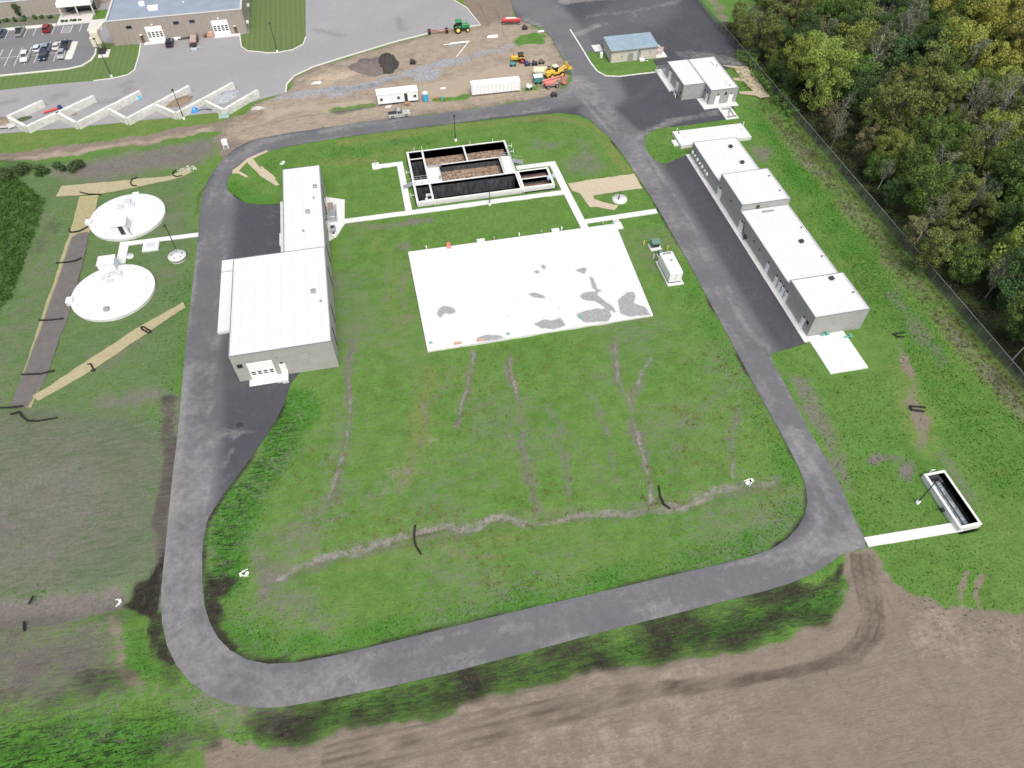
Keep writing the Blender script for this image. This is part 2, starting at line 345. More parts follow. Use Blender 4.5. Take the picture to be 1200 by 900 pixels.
# ------------------------------------------------------------------ ground material
def ground_material():
    m, nt, b, co = newmat('ground_cover')
    soil, tan, dark, grav = attrnode(nt, 'zoneA'); lush, yel, dull, mow = attrnode(nt, 'zoneB'); track, silt, pale, shag_shade = attrnode(nt, 'zoneC')
    nL = noise(nt, co, .07, 4, .6); nM = noise(nt, co, .35, 5, .65); nS = noise(nt, co, 1.6, 5, .75); nF = noise(nt, co, 7.0, 3, .7)
    nStr = noise(nt, mapping(nt, co, R(12), (.35, 2.2, 1)), 1.0, 4, .7, .6)      # tracked, combed look
    nStr2 = noise(nt, mapping(nt, co, R(-35), (.3, 1.8, 1)), 1.0, 4, .7, .8)
    H = lambda v, a=.34, b_=.66: ramp(nt, v, a, b_)
    A2 = lambda x, y: math_(nt, 'ADD', x, y)
    Mu = lambda x, y: math_(nt, 'MULTIPLY', x, y)
    hM, hS, hL, hF, hStr, hStr2 = H(nM), H(nS, .36, .66), H(nL, .38, .62), H(nF, .35, .68), H(nStr), H(nStr2)
    nW = noise(nt, co, .16, 6, .6, 1.5); vein = ramp(nt, math_(nt, 'ABSOLUTE', math_(nt, 'SUBTRACT', nW, .5)), .022, .0)
    nW2 = noise(nt, mapping(nt, co, R(10), (.12, .5, 1)), 1.0, 5, .6, 1.0); vein2 = ramp(nt, math_(nt, 'ABSOLUTE', math_(nt, 'SUBTRACT', nW2, .5)), .02, .0)
    # breakup in -1..1
    brk = math_(nt, 'SUBTRACT', A2(Mu(hM, .7), A2(Mu(hStr, .55), A2(Mu(hS, .5), Mu(hF, .25)))), 1.0)
    # grass
    g = mixc(nt, hM, (.072, .150, .028), (.118, .245, .044))
    g = mixc(nt, Mu(hL, .4), g, (.165, .225, .066))
    g = mixc(nt, Mu(hS, .5), g, (.045, .115, .02))
    g = mixc(nt, Mu(hF, .45), g, (.12, .225, .055))
    cl = mixc(nt, A2(Mu(hS, .6), Mu(hF, .4)), (.034, .10, .015), (.09, .255, .032))
    g = mixc(nt, ramp(nt, A2(lush, Mu(brk, .35)), .25, .85), g, cl)
    yl = mixc(nt, hS, (.15, .175, .05), (.22, .215, .085)); g = mixc(nt, Mu(ramp(nt, A2(yel, Mu(brk, .5)), .2, 1.0), .8), g, yl)
    dl = mixc(nt, A2(Mu(hStr2, .6), Mu(hF, .4)), (.062, .092, .045), (.16, .168, .128)); g = mixc(nt, Mu(ramp(nt, A2(dull, Mu(brk, .3)), .1, .95), .9), g, dl)
    sx = nd(nt, 'ShaderNodeSeparateXYZ'); lk(nt, co, sx.inputs[0])
    mv = ramp(nt, math_(nt, 'SINE', Mu(sx.outputs[0], 4.1)), -.9, .9)
    mg = mixc(nt, mv, (.095, .155, .05), (.125, .175, .06)); mg = mixc(nt, Mu(hM, .35), mg, (.15, .175, .085)); mg = mixc(nt, Mu(ramp(nt, sx.outputs[0], -29, -33), 0), mg, mg); g = mixc(nt, mow, g, mg)
    # bare soil inside the grass: everywhere a little, more where 'soil' says so
    so = mixc(nt, A2(Mu(hS, .6), Mu(hF, .4)), (.10, .09, .08), (.225, .205, .182)); so = mixc(nt, Mu(hL, .25), so, (.17, .145, .12)); so = mixc(nt, ramp(nt, A2(track, Mu(brk, .4)), .1, 1.0), so, (.055, .047, .04))
    k = A2(A2(soil, Mu(hL, .12)), Mu(brk, .5)); k = math_(nt, 'MAXIMUM', k, Mu(A2(vein, vein2), Mu(A2(soil, .12), 1.6)))
    nQ = noise(nt, mapping(nt, co, R(70), (.5, 2.6, 1)), 1.0, 4, .7, .8); g = mixc(nt, Mu(shag_shade, ramp(nt, nQ, .49, .57)), g, (.012, .022, .008))  # near-black streaks: shadow between shaggy clumps painted into the grass colour
    c = mixc(nt, ramp(nt, k, .30, .98), g, so)
    # graded tan earth
    tn = mixc(nt, hM, (.175, .141, .111), (.228, .188, .15)); tn = mixc(nt, Mu(hL, .6), tn, (.19, .152, .115))
    tn = mixc(nt, Mu(hS, .4), tn, (.26, .218, .178)); tn = mixc(nt, Mu(hF, .25), tn, (.14, .112, .09))
    tn = mixc(nt, Mu(vein2, .3), tn, (.13, .105, .085)); tn = mixc(nt, Mu(vein, .14), tn, (.34, .30, .26))
    tn = mixc(nt, ramp(nt, A2(pale, Mu(brk, .4)), .2, .75), tn, (.36, .295, .225))
    tn = mixc(nt, ramp(nt, A2(track, Mu(brk, .3)), .25, 1.0), tn, (.095, .075, .06))
    c = mixc(nt, ramp(nt, A2(tan, Mu(brk, .32)), .38, .66), c, tn)
    sl = mixc(nt, hS, (.17, .158, .14), (.29, .27, .24)); c = mixc(nt, ramp(nt, A2(silt, Mu(brk, .45)), .4, 1.0), c, sl)
    gr = mixc(nt, hS, (.2, .2, .21), (.36, .37, .39)); c = mixc(nt, ramp(nt, A2(grav, Mu(brk, .4)), .35, .85), c, gr)
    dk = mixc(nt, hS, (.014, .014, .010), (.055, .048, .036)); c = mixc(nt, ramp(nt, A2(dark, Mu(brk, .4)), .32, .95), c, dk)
    lk(nt, c, b.inputs['Base Color']); b.inputs['Roughness'].default_value = .95; b.inputs['Specular IOR Level'].default_value = .15
    h = math_(nt, 'ADD', math_(nt, 'MULTIPLY', nS, 1.0), math_(nt, 'ADD', math_(nt, 'MULTIPLY', nF, .5), math_(nt, 'MULTIPLY', nStr, .8)))
    bump(nt, b, h, .8, .2)
    return m
def asphalt_material():
    m, nt, b, co = newmat('asphalt')
    worn, dust, old, dk = attrnode(nt, 'zone')
    nL = ramp(nt, noise(nt, co, .12, 4, .6), .35, .65); nM = ramp(nt, noise(nt, co, .8, 5, .7), .3, .7); nF = noise(nt, co, 9, 2, .7)
    nW = noise(nt, co, .09, 4, .5, 2.5); vein = ramp(nt, math_(nt, 'ABSOLUTE', math_(nt, 'SUBTRACT', nW, .5)), .012, .0)
    nV = noise(nt, co, .22, 3, .5, 3.0); vein2 = ramp(nt, math_(nt, 'ABSOLUTE', math_(nt, 'SUBTRACT', nV, .5)), .02, .0)
    c = mixc(nt, nM, (.047, .047, .057), (.058, .058, .069)); c = mixc(nt, math_(nt, 'MULTIPLY', nL, .3), c, (.070, .070, .080))
    w_ = mixc(nt, nM, (.118, .119, .127), (.136, .137, .145)); c = mixc(nt, math_(nt, 'MULTIPLY', worn, math_(nt, 'MULTIPLY_ADD', nL, .25, .85), clamp=True), c, w_)
    o_ = mixc(nt, nM, (.262, .256, .264), (.295, .288, .294)); o_ = mixc(nt, math_(nt, 'MULTIPLY', nL, .4), o_, (.34, .33, .32)); c = mixc(nt, old, c, o_)
    d_ = mixc(nt, nM, (.21, .20, .195), (.28, .265, .255)); c = mixc(nt, math_(nt, 'MULTIPLY', ramp(nt, math_(nt, 'ADD', dust, math_(nt, 'MULTIPLY', math_(nt, 'SUBTRACT', math_(nt, 'ADD', nM, nL), 1.0), .45)), .3, 1.3), .85), c, d_)
    c = mixc(nt, math_(nt, 'MULTIPLY', math_(nt, 'MULTIPLY', math_(nt, 'ADD', vein, vein2), nL), math_(nt, 'MULTIPLY_ADD', dust, .3, .11), clamp=True), c, (.34, .33, .325))
    c = mixc(nt, math_(nt, 'MULTIPLY', dk, .6), c, (.05, .05, .052))
    c = mixc(nt, math_(nt, 'MULTIPLY', ramp(nt, nF, .45, .8), .12), c, (.25, .25, .25))
    lk(nt, c, b.inputs['Base Color']); b.inputs['Roughness'].default_value = .85; b.inputs['Specular IOR Level'].default_value = .3
    bump(nt, b, nF, .25, .02)
    return m
ASPH = asphalt_material(); GROUND = ground_material()

def band(pts, wd):
    """outline of a strip along world points"""
    L, Rr = [], []
    for i, p in enumerate(pts):
        a = pts[max(0, i-1)]; b = pts[min(len(pts)-1, i+1)]; d = Vector((b[0]-a[0], b[1]-a[1])).normalized(); n = Vector((-d.y, d.x))*wd/2
        L.append((p[0]+n.x, p[1]+n.y)); Rr.append((p[0]-n.x, p[1]-n.y))
    return L+Rr[::-1]
wy = G(572.5, 237)[1]; wx1 = G(470, 200)[0]; wx2 = G(651, 200)[0]; wx3 = G(686, 262)[0]
yN = G(460, 193)[1]; yN2 = G(632, 193.5)[1]
walks = [band([(-10.2, wy), (wx2+.75, wy)], 1.5), band([(wx1, wy+.7), (wx1, yN+.75)], 1.5), band([(wx1-.7, yN), (wx1-5.0, yN)], 1.5), [(wx1-6.6, yN-1), (wx1-4.9, yN-1), (wx1-4.9, yN+1.6), (wx1-6.6, yN+1.6)],
         band([(31.2, yN2), (wx2+.8, yN2)], 1.5), band([(wx2, yN2-.7), (wx2+.3, 134.0), (wx2+1.1, 118.3)], 1.7), band([(wx2+.8, G(700, 258)[1]), G(769.5, 247.3)], 1.5),
         band([G(232.5, 275), (-56.3, G(149, 285.5)[1])], 1.3), band([(-57.0, 134.6), (-57.0, 127.4)], 1.9), band([G(1015, 635.5), (78.6, 36.4)], 1.6), [(-10.2, wy+.7), (-9.7, 139.4), (-13.9, 141.4), (-13.9, wy+.7)], [(-13.9, wy+.7), (-13.9, 125.6), (-12.1, 127), (-10.2, wy-.7), (-10.2, wy+.7)],
         [(90.6, 158.1), (91.9, 158.1), (91.9, 152.6), (88.4, 152.5), (88.4, 158.1)]]
# ------------------------------------------------------------------ ground sheet (one mesh to the horizon, finer on the site)
def axis(a, b, step, far):
    v = list(np.arange(a, b+.01, step)); s = step; x = v[-1]
    while x < far: s *= 1.35; x += s; v.append(x)
    s = step; x = v[0]; pre = []
    while x > -far: s *= 1.35; x -= s; pre.append(x)
    return np.array(pre[::-1]+v)
gxs = axis(-116, 126, .45, 2500); gys = axis(2, 262, .45, 2500)
NX, NY = len(gxs), len(gys); GX, GY = np.meshgrid(gxs, gys); X, Y = GX.ravel(), GY.ravel()
soil = np.zeros(X.shape); tan = soil.copy(); dark = soil.copy(); grav = soil.copy(); lush = soil.copy(); yel = soil.copy(); dull = soil.copy(); mow = soil.copy()
XW = X+(vnoise(X, Y, 4.3, 21)-.5)*1.7+(vnoise(X, Y, 1.3, 22)-.5)*.9; YW = Y+(vnoise(X, Y, 4.3, 23)-.5)*1.7+(vnoise(X, Y, 1.3, 24)-.5)*.9
track = np.zeros(X.shape); silt = track.copy(); pale = track.copy(); shag_shade = track.copy()
def T(A, pts, wd, so, v):
    B = np.zeros(A.shape); stroke(B, X+(XW-X)*.35, Y+(YW-Y)*.35, pts, wd, so, v); np.maximum(A, B*(.5+.7*vnoise(X, Y, 3, 51)), out=A)
MOD = .55+.75*vnoise(X, Y, 4.5, 25)
def P(A, px, soft, v=1.0): patch(A, XW, YW, px, soft*1.25, v)
def K(A, px, wd, soft, v=1.0):
    B = np.zeros(A.shape); stroke(B, XW, YW, px, wd*.7, soft*1.5, v); np.maximum(A, B*(MOD if v < .97 else 1), out=A)
# left field
P(dull, [(-60, 470), (60, 470), (150, 480), (205, 500), (200, 600), (188, 690), (130, 700), (-60, 720), ], 4, 1.0)
P(dull, [(-60, 200), (60, 190), (230, 200), (232, 300), (215, 440), (150, 500), (-60, 500)], 3, .55)
P(soil, [(-60, 500), (60, 480), (150, 480), (205, 500), (195, 640), (130, 690), (-60, 710)], 6, .34); P(soil, [(-60, 560), (60, 520), (110, 505), (160, 560), (120, 650), (60, 690), (-60, 700)], 6, .62)
P(soil, [(30, 490), (90, 470), (120, 500), (60, 540), (-60, 560), (-60, 520)], 4, .35)
K(soil, [(203, 470), (198, 540), (191, 620), (188, 700)], 2.6, 1.0, .99)
K(soil, [(130, 470), (190, 468)], 2, 3, .55); P(soil, [(100, 415), (165, 395), (160, 425), (110, 440)], 3, .5)
P(soil, [(150, 240), (215, 225), (230, 260), (205, 330), (170, 360), (190, 290)], 4, .42)
P(soil, [(60, 240), (75, 300), (40, 400), (10, 470), (-40, 520), (-40, 440), (20, 330), (40, 260)], 3, .35)
P(lush, [(-60, 200), (10, 200), (60, 235), (45, 260), (32, 300), (14, 345), (-60, 400)], 3, 1.0)
P(dark, [(-60, 185), (20, 178), (40, 190), (50, 205), (20, 215), (-60, 215)], 2, .5); K(dark, [(60, 262), (45, 290)], 2, 3, .45)
P(soil, [(60, 195), (150, 178), (250, 160), (256, 170), (240, 190), (200, 196), (100, 214), (70, 205)], 2.5, .95); K(dark, [(95, 196), (125, 192)], 1.5, 2.5, .35)
P(soil, [(180, 168), (230, 160), (235, 172), (190, 182)], 2, .2)
K(yel, [(-60, 171), (60, 158), (200, 143), (270, 138)], 5, 3, .6)
P(yel, [(-60, 162), (0, 155), (150, 143), (270, 135), (262, 150), (150, 160), (0, 184), (-60, 188)], 2, .5)
K(tan, [(-60, 196), (0, 186), (80, 176), (170, 163), (250, 148), (300, 135)], 3.2, 1.5, 1.0); K(yel, [(0, 500), (20, 494)], 3, 3, .9)
K(lush, [(222, 330), (214, 430), (207, 500)], 4, 3, .5); K(yel, [(203, 520), (205, 480)], 2, 2, .6)
# channel between culverts, left
K(soil, [(-60, 722), (20, 716), (80, 709), (130, 701)], 3.4, 1.2, 1.0); K(lush, [(-40, 704), (40, 692)], 1.5, 1.5, .9)
P(dark, [(190, 648), (176, 668), (160, 684), (143, 706), (165, 720), (189, 722)], .6, 1.25); K(dark, [(187, 720), (190, 750), (200, 775)], .8, 1.0, .97); K(track, [(200, 470), (196, 540), (190, 620), (186, 680)], 2.2, 1.0, .8)
K(dark, [(186, 720), (190, 760), (205, 790)], 1.2, 1.0, .55)
P(soil, [(-60, 735), (40, 727), (130, 722), (142, 760), (140, 800), (150, 820), (90, 835), (30, 830), (-60, 845)], 3, .62)
K(tan, [(128, 725), (136, 760), (140, 780), (152, 800), (165, 812)], 1.0, .9, .55); K(tan, [(160, 810), (205, 812)], .5, .9, .5)
P(lush, [(150, 730), (175, 740), (195, 790), (180, 800), (150, 790)], 2, .8); P(dark, [(165, 735), (190, 770), (180, 790), (160, 770)], 2, .35)
P(lush, [(-60, 850), (120, 835), (240, 835), (220, 870), (190, 940), (-60, 960)], 3, .8); P(soil, [(200, 860), (240, 865), (230, 885), (195, 885)], 2, .6)
K(dark, [(0, 832), (40, 822), (90, 806)], 2, 3, .4); K(dark, [(180, 872), (215, 885)], 1.2, 2, .5); K(dark, [(-20, 900), (20, 870)], 1, 2, .5)
# verge below the road and tan earth field
P(tan, [(228, 960), (232, 880), (250, 868), (320, 873), (400, 862), (470, 848), (520, 838), (560, 822), (620, 805), (700, 786), (760, 776), (820, 768), (880, 758), (940, 742), (975, 716), (992, 690), (985, 660), (990, 648), (1018, 643), (1032, 660), (1045, 680), (1075, 697), (1110, 711), (1160, 715), (1320, 712), (1320, 1100), (200, 1100)], 1.2, 1.0)
K(tan, [(235, 840), (300, 836), (350, 834)], .6, .8, .55); K(soil, [(262, 836), (330, 838)], 2.5, 1.5, .6); K(soil, [(215, 820), (240, 833), (280, 842)], 2, 2, .5)
P(lush, [(340, 838), (450, 815), (600, 780), (800, 727), (900, 702), (960, 684), (985, 700), (960, 730), (880, 748), (760, 766), (600, 800), (450, 842), (330, 870), (270, 868)], 1.5, .8)
for a in ([(380, 850), (450, 835), (520, 818), (600, 800), (650, 785)], [(600, 790), (700, 766), (800, 745)], [(430, 822), (520, 806), (590, 787)], [(620, 778), (720, 754), (830, 722), (930, 695)], [(520, 800), (660, 768), (740, 752)], [(330, 856), (420, 846), (520, 825)], [(560, 808), (680, 780), (780, 762), (880, 742)], [(300, 846), (380, 838)], [(700, 775), (800, 756), (900, 730), (960, 720)]): K(dark, a, 1.2, 2.2, .8)
K(dark, [(330, 831), (450, 808), (600, 771), (700, 744), (850, 706), (930, 684)], .3, 1.0, .75)
P(track, [(-60, 735), (40, 727), (130, 722), (142, 760), (140, 800), (60, 828), (-60, 840)], 4, .38); P(soil, [(-60, 735), (130, 722), (145, 800), (60, 830), (-60, 840)], 4, .85); P(shag_shade, [(-60, 735), (130, 722), (145, 800), (-60, 840)], 4, .5)
K(dark, [(-60, 840), (30, 826), (90, 812), (140, 800)], 2, 3, .6); K(dark, [(-60, 880), (40, 868), (100, 858)], 2, 3, .5); K(dark, [(180, 870), (240, 868)], 2, 2, .7); K(dark, [(200, 750), (200, 800)], 1, 2, .6); P(dark, [(145, 725), (180, 725), (190, 800), (165, 790)], 2, .5)
P(dark, [(955, 672), (985, 655), (990, 672), (982, 690), (988, 700), (970, 735), (930, 738), (950, 712), (940, 700), (968, 690)], 1.2, .6); P(grav, [(968, 690), (985, 684), (988, 698), (972, 702)], .8, .6)
K(dark, [(944, 690), (965, 684), (985, 660)], .6, .8, .8)
def T_(A, pts, wd, so, v): B = np.zeros(X.shape); stroke(B, X, Y, pts, wd, so, v); np.maximum(A, B*(.5+.7*vnoise(X, Y, 3, 51)), out=A)
P(track, [(990, 650), (1020, 645), (1035, 690), (1038, 720), (1020, 755), (985, 775), (930, 785), (960, 765), (990, 745), (1003, 715), (1000, 690)], 2.5, .35)
for dx, v_ in ((-3, .8), (4, .7), (11, .9), (17, .6), (24, .85), (31, .7)): T(track, [(1000+dx*.7, 650), (1006+dx*.75, 690), (1012+dx*.8, 722), (1004+dx*.9, 748), (984+dx*.7, 768+dx*.25), (930, 783+dx*.3), (860, 791+dx*.4), (760, 802+dx*.5), (640, 824+dx*.9), (500, 853+dx*1.1), (380, 880+dx*1.3)], .12, .5, v_)
for a_ in ([(1010, 760), (1060, 730), (1140, 745), (1200, 770)], [(1040, 700), (1070, 760), (1100, 830), (1120, 900)], [(960, 780), (1000, 820), (1010, 870)], [(1050, 770), (1085, 790), (1180, 800)], [(700, 850), (800, 835), (900, 830), (1000, 850)], [(1070, 720), (1110, 740), (1125, 790)]): T(track, a_, .1, .45, .5)
for a_ in ([(480, 868), (600, 845), (700, 820), (820, 800)], [(1090, 745), (1140, 740), (1170, 745)], [(810, 790), (835, 800), (828, 812), (806, 808)], [(560, 900), (700, 868), (840, 850)]): K(pale, a_, 2.0, 4, .3)
K(tan, [(1130, 670), (1130, 706)], .5, .5, .9); K(tan, [(1150, 672), (1151, 712)], .5, .5, .9); P(dark, [(1150, 830), (1190, 845), (1185, 860), (1160, 850)], 2, .3)
# verge on the N side of the loop and strip right of the road
K(soil, [(935, 445), (950, 470), (965, 500), (985, 540), (992, 570)], 1.4, 1.0, .65); P(soil, [(922, 438), (945, 440), (970, 490), (985, 520), (970, 520), (940, 475)], 1.5, .8)
K(tan, [(1056, 398), (1064, 430), (1072, 470), (1080, 505), (1075, 530)], 1.4, 1.0, .6); K(yel, [(1060, 440), (1082, 520), (1085, 530)], 3, 2, .6)
K(soil, [(1026, 541), (1045, 538), (1062, 540)], .9, 1, .9); P(soil, [(1054, 545), (1074, 543), (1076, 558), (1068, 567), (1056, 560)], .8, 1.0); P(soil, [(1098, 528), (1108, 524), (1148, 580), (1152, 604), (1130, 580)], 1.5, .6)
K(yel, [(1010, 310), (1060, 370), (1110, 440), (1160, 520), (1200, 600)], 7, 5, .35); K(soil, [(1044, 345), (1072, 380), (1100, 420)], 1, 2, .55)
K(lush, [(900, 130), (950, 190), (1010, 270), (1060, 340), (1110, 410), (1200, 520)], 6, 4, .6); K(lush, [(1000, 460), (1030, 560), (1120, 680)], 8, 6, .3)
# weedy brown strip and woodland floor
K(yel, [(905, 135), (950, 187), (1010, 258), (1075, 340), (1140, 415), (1200, 480), (1260, 550)], 3.5, 3, .7); K(soil, [(905, 135), (950, 187), (1010, 258), (1075, 340), (1140, 415), (1200, 480), (1260, 550)], 2.5, 2, .45); K(dark, [(886, 118), (940, 165), (1000, 222), (1105, 350), (1200, 470), (1260, 540)], 2.4, 1.5, .45)
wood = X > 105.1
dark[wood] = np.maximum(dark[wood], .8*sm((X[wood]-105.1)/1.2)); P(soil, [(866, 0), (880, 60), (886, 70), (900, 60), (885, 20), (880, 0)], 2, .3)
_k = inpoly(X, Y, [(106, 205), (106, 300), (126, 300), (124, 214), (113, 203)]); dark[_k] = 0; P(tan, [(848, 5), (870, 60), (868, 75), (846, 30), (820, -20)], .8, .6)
P(soil, INN_PX, 4, .12) if False else None
_c = inpoly(X, Y, INN); soil[_c & (Y < 116)] = np.maximum(soil[_c & (Y < 116)], .45*vnoise(X, Y, 14, 41)[_c & (Y < 116)])
# central field: gullies, ruts, silt band
K(silt, [(330, 676), (345, 665), (370, 655), (410, 645), (460, 632), (487, 629), (520, 622), (560, 613), (590, 609), (620, 618), (660, 606), (700, 598), (740, 600), (775, 595), (800, 588), (850, 575), (880, 568), (912, 562)], .5, .75, .9); T(track, [(410, 648), (470, 634), (560, 615), (590, 611), (625, 620), (700, 602), (770, 598)], .1, .5, .8); T(soil, [(330, 672), (410, 645), (490, 629), (590, 609), (700, 600), (800, 588), (910, 562)], 1.5, 1.5, .6)
P(silt, [(645, 605), (700, 591), (765, 594), (700, 604), (650, 613)], .8, .9)
P(soil, [(295, 640), (335, 655), (345, 670), (330, 690), (318, 715), (300, 715), (300, 690), (290, 668)], 2, .8); P(soil, [(340, 690), (370, 700), (400, 745), (360, 735)], 2.5, .6); P(soil, [(290, 620), (350, 600), (400, 560), (420, 580), (380, 640), (330, 660)], 4, .6); P(soil, [(300, 690), (340, 680), (380, 700), (360, 740), (310, 735)], 3, .55); P(soil, [(390, 480), (420, 470), (410, 540), (380, 590), (370, 560)], 3, .5)
for a, ww, v in (([(413, 400), (408, 440), (411, 480), (404, 520), (400, 540), (388, 580), (378, 595)], .5, .85), ([(413, 410), (416, 370), (412, 320), (404, 290)], .9, .5), ([(556, 413), (547, 450), (540, 480), (533, 497)], .45, .95), ([(530, 430), (505, 470), (492, 510), (478, 548), (466, 575)], .5, .6),
                 ([(596, 415), (602, 445), (610, 480), (612, 520), (622, 570), (627, 606)], .5, .8), ([(640, 470), (655, 500), (664, 540), (668, 590)], 1.4, .6), ([(690, 460), (712, 510), (722, 560)], 1.4, .55),
                 ([(722, 405), (722, 440), (735, 470), (745, 500), (758, 530), (764, 560), (762, 590)], .9, .95), ([(766, 418), (752, 440), (742, 458), (740, 475)], .8, .9), ([(865, 480), (860, 520), (856, 555)], .8, .7), ([(830, 470), (800, 520), (780, 560)], 1.2, .45),
                 ([(560, 470), (556, 520), (580, 570)], .6, .5), ([(820, 480), (850, 455)], 1.4, .5), ([(845, 430), (862, 450)], 1.2, .5), ([(480, 300), (470, 340), (478, 400)], 1.4, .5), ([(455, 300), (450, 350)], 1.2, .5)):
    K(soil, a, ww, .9, v*.72); T(soil, a, .1, .42, min(1, v*1.15)); T(soil, [(p_[0]+4, p_[1]+3) for p_ in a], .05, .35, v*.8); T(track, [(p_[0]-2, p_[1]) for p_ in a], .03, .3, .45*v)
for a in ([(556, 413), (547, 450), (538, 485)], [(738, 470), (752, 520), (763, 560), (762, 588)], [(722, 405), (724, 445), (738, 470)], [(764, 420), (745, 450)], [(411, 470), (404, 525), (384, 585)], [(598, 420), (606, 460)], [(858, 540), (857, 560)]): T(silt, a, .15, .55, .95)
P(silt, [(430, 565), (465, 540), (482, 543), (476, 560), (455, 580), (436, 592), (440, 575)], 1.5, .6); P(silt, [(488, 515), (515, 505), (520, 512), (500, 522)], 1, .55)
for a, b, ex, ey, v in ((430, 585, 20, 10, .6), (560, 500, 40, 20, .35), (640, 520, 50, 30, .35), (780, 500, 60, 30, .38), (840, 420, 30, 20, .4), (500, 680, 40, 16, .3), (380, 720, 40, 16, .4), (520, 450, 30, 20, .3), (760, 300, 14, 20, .5), (640, 300, 20, 4, .3), (700, 440, 60, 20, .25), (480, 440, 30, 30, .3), (600, 680, 60, 12, .25)):
    P(soil, [(a-ex, b), (a-ex*.5, b-ey), (a+ex*.5, b-ey), (a+ex, b), (a+ex*.5, b+ey), (a-ex*.5, b+ey)], 3.5, v)
K(yel, [(500, 440), (485, 520), (470, 560)], 2, 2.5, .7); K(yel, [(470, 395), (460, 300), (430, 262)], 3, 3, .45); K(yel, [(680, 600), (560, 640), (420, 650)], 3, 3, .4); P(yel, [(775, 585), (830, 575), (820, 590), (780, 596)], 1.5, .9)
P(shag_shade, [(338, 460), (345, 520), (310, 580), (285, 620), (275, 690), (240, 690), (240, 620), (262, 585), (310, 520)], 1.5, .8); P(shag_shade, [(240, 700), (265, 735), (330, 765), (300, 778), (240, 740)], 1.5, .5); P(shag_shade, [(340, 835), (600, 775), (900, 700), (985, 670), (970, 735), (760, 766), (450, 842), (270, 868)], 2, .8); P(shag_shade, [(-60, 850), (200, 835), (215, 880), (120, 940), (-60, 940)], 3, .85); P(dark, [(-60, 860), (60, 850), (40, 900), (-60, 920)], 4, .3); P(soil, [(60, 850), (140, 845), (150, 870), (80, 880)], 4, .4); P(shag_shade, [(150, 725), (200, 800), (170, 800)], 2, .5)
K(lush, [(905, 150), (960, 230), (1010, 300), (1060, 370), (1110, 450), (1180, 560)], 5, 4, .75); K(shag_shade, [(905, 150), (960, 230), (1010, 300), (1060, 370)], 3, 4, .25)
# lush verge inside the west road, dark ditch
P(lush, [(330, 455), (366, 455), (372, 480), (345, 530), (320, 570), (300, 620), (290, 660), (285, 690), (262, 700), (240, 690), (240, 630), (262, 585), (310, 520)], 1.5, 1.0)
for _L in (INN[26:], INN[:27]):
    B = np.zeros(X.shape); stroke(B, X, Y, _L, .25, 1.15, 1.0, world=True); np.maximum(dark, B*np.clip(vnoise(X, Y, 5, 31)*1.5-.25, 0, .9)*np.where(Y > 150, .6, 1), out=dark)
P(dark, [(241, 668), (262, 673), (278, 678), (262, 698), (246, 694)], .8, 1.15); K(dark, [(243, 690), (247, 720), (258, 745), (275, 762)], 1.3, 1.0, .97); K(dark, [(300, 772), (340, 770)], 1, 1, .9); P(lush, [(262, 700), (330, 735), (330, 770), (280, 760), (255, 735)], 2, .7); K(dark, [(250, 700), (262, 735), (300, 762)], 1.6, 1.2, .45)
K(lush, [(330, 768), (450, 747), (600, 708), (700, 686), (820, 660), (905, 632), (935, 600)], 3, 2, .75); K(dark, [(340, 772), (420, 758)], .8, 1, .4)
K(lush, [(930, 560), (890, 480), (850, 410), (800, 320)], 2, 2, .5); pass
K(lush, [(268, 222), (290, 236), (325, 236)], 3, 3, .6); K(dark, [(232, 250), (236, 225), (250, 195), (262, 182)], .5, .6, .6)
K(dark, [(1014, 632), (1000, 608), (988, 578)], .5, .7, .5); K(lush, [(1000, 560), (1010, 600), (1030, 625)], 2, 3, .5)
# north part around the basins
K(dark, [(400, 176), (480, 164), (560, 150), (640, 142), (680, 148), (700, 165)], 1.6, 2.2, .36); K(lush, [(310, 195), (400, 180), (500, 163)], 3, 3, .5)
K(yel, [(400, 166), (520, 149), (640, 138), (690, 145), (712, 168), (738, 200)], 1.6, 1.5, .8); K(yel, [(350, 192), (430, 186), (480, 172)], 1.2, 2, .7)
P(soil, [(620, 158), (660, 165), (655, 175), (622, 172)], 2, .55); P(soil, [(670, 160), (700, 175), (712, 198), (690, 206), (665, 205), (655, 190), (680, 178)], 2.5, .62); P(dark, [(655, 140), (690, 148), (685, 165), (665, 160)], 2, .38)
K(soil, [(400, 262), (440, 264), (500, 257)], .8, 1.2, .7); K(soil, [(405, 300), (420, 270)], 2, 2, .3); P(soil, [(462, 285), (480, 283), (478, 293), (465, 294)], 1, .8)
P(soil, [(430, 168), (470, 160), (480, 170), (440, 176)], 2, .3); P(lush, [(760, 175), (800, 165), (815, 188), (780, 192)], 3, .5)
P(soil, [(880, 170), (905, 172), (900, 190), (882, 186)], 1.5, .7); P(soil, [(862, 100), (880, 100), (886, 110), (868, 108)], .8, .0)
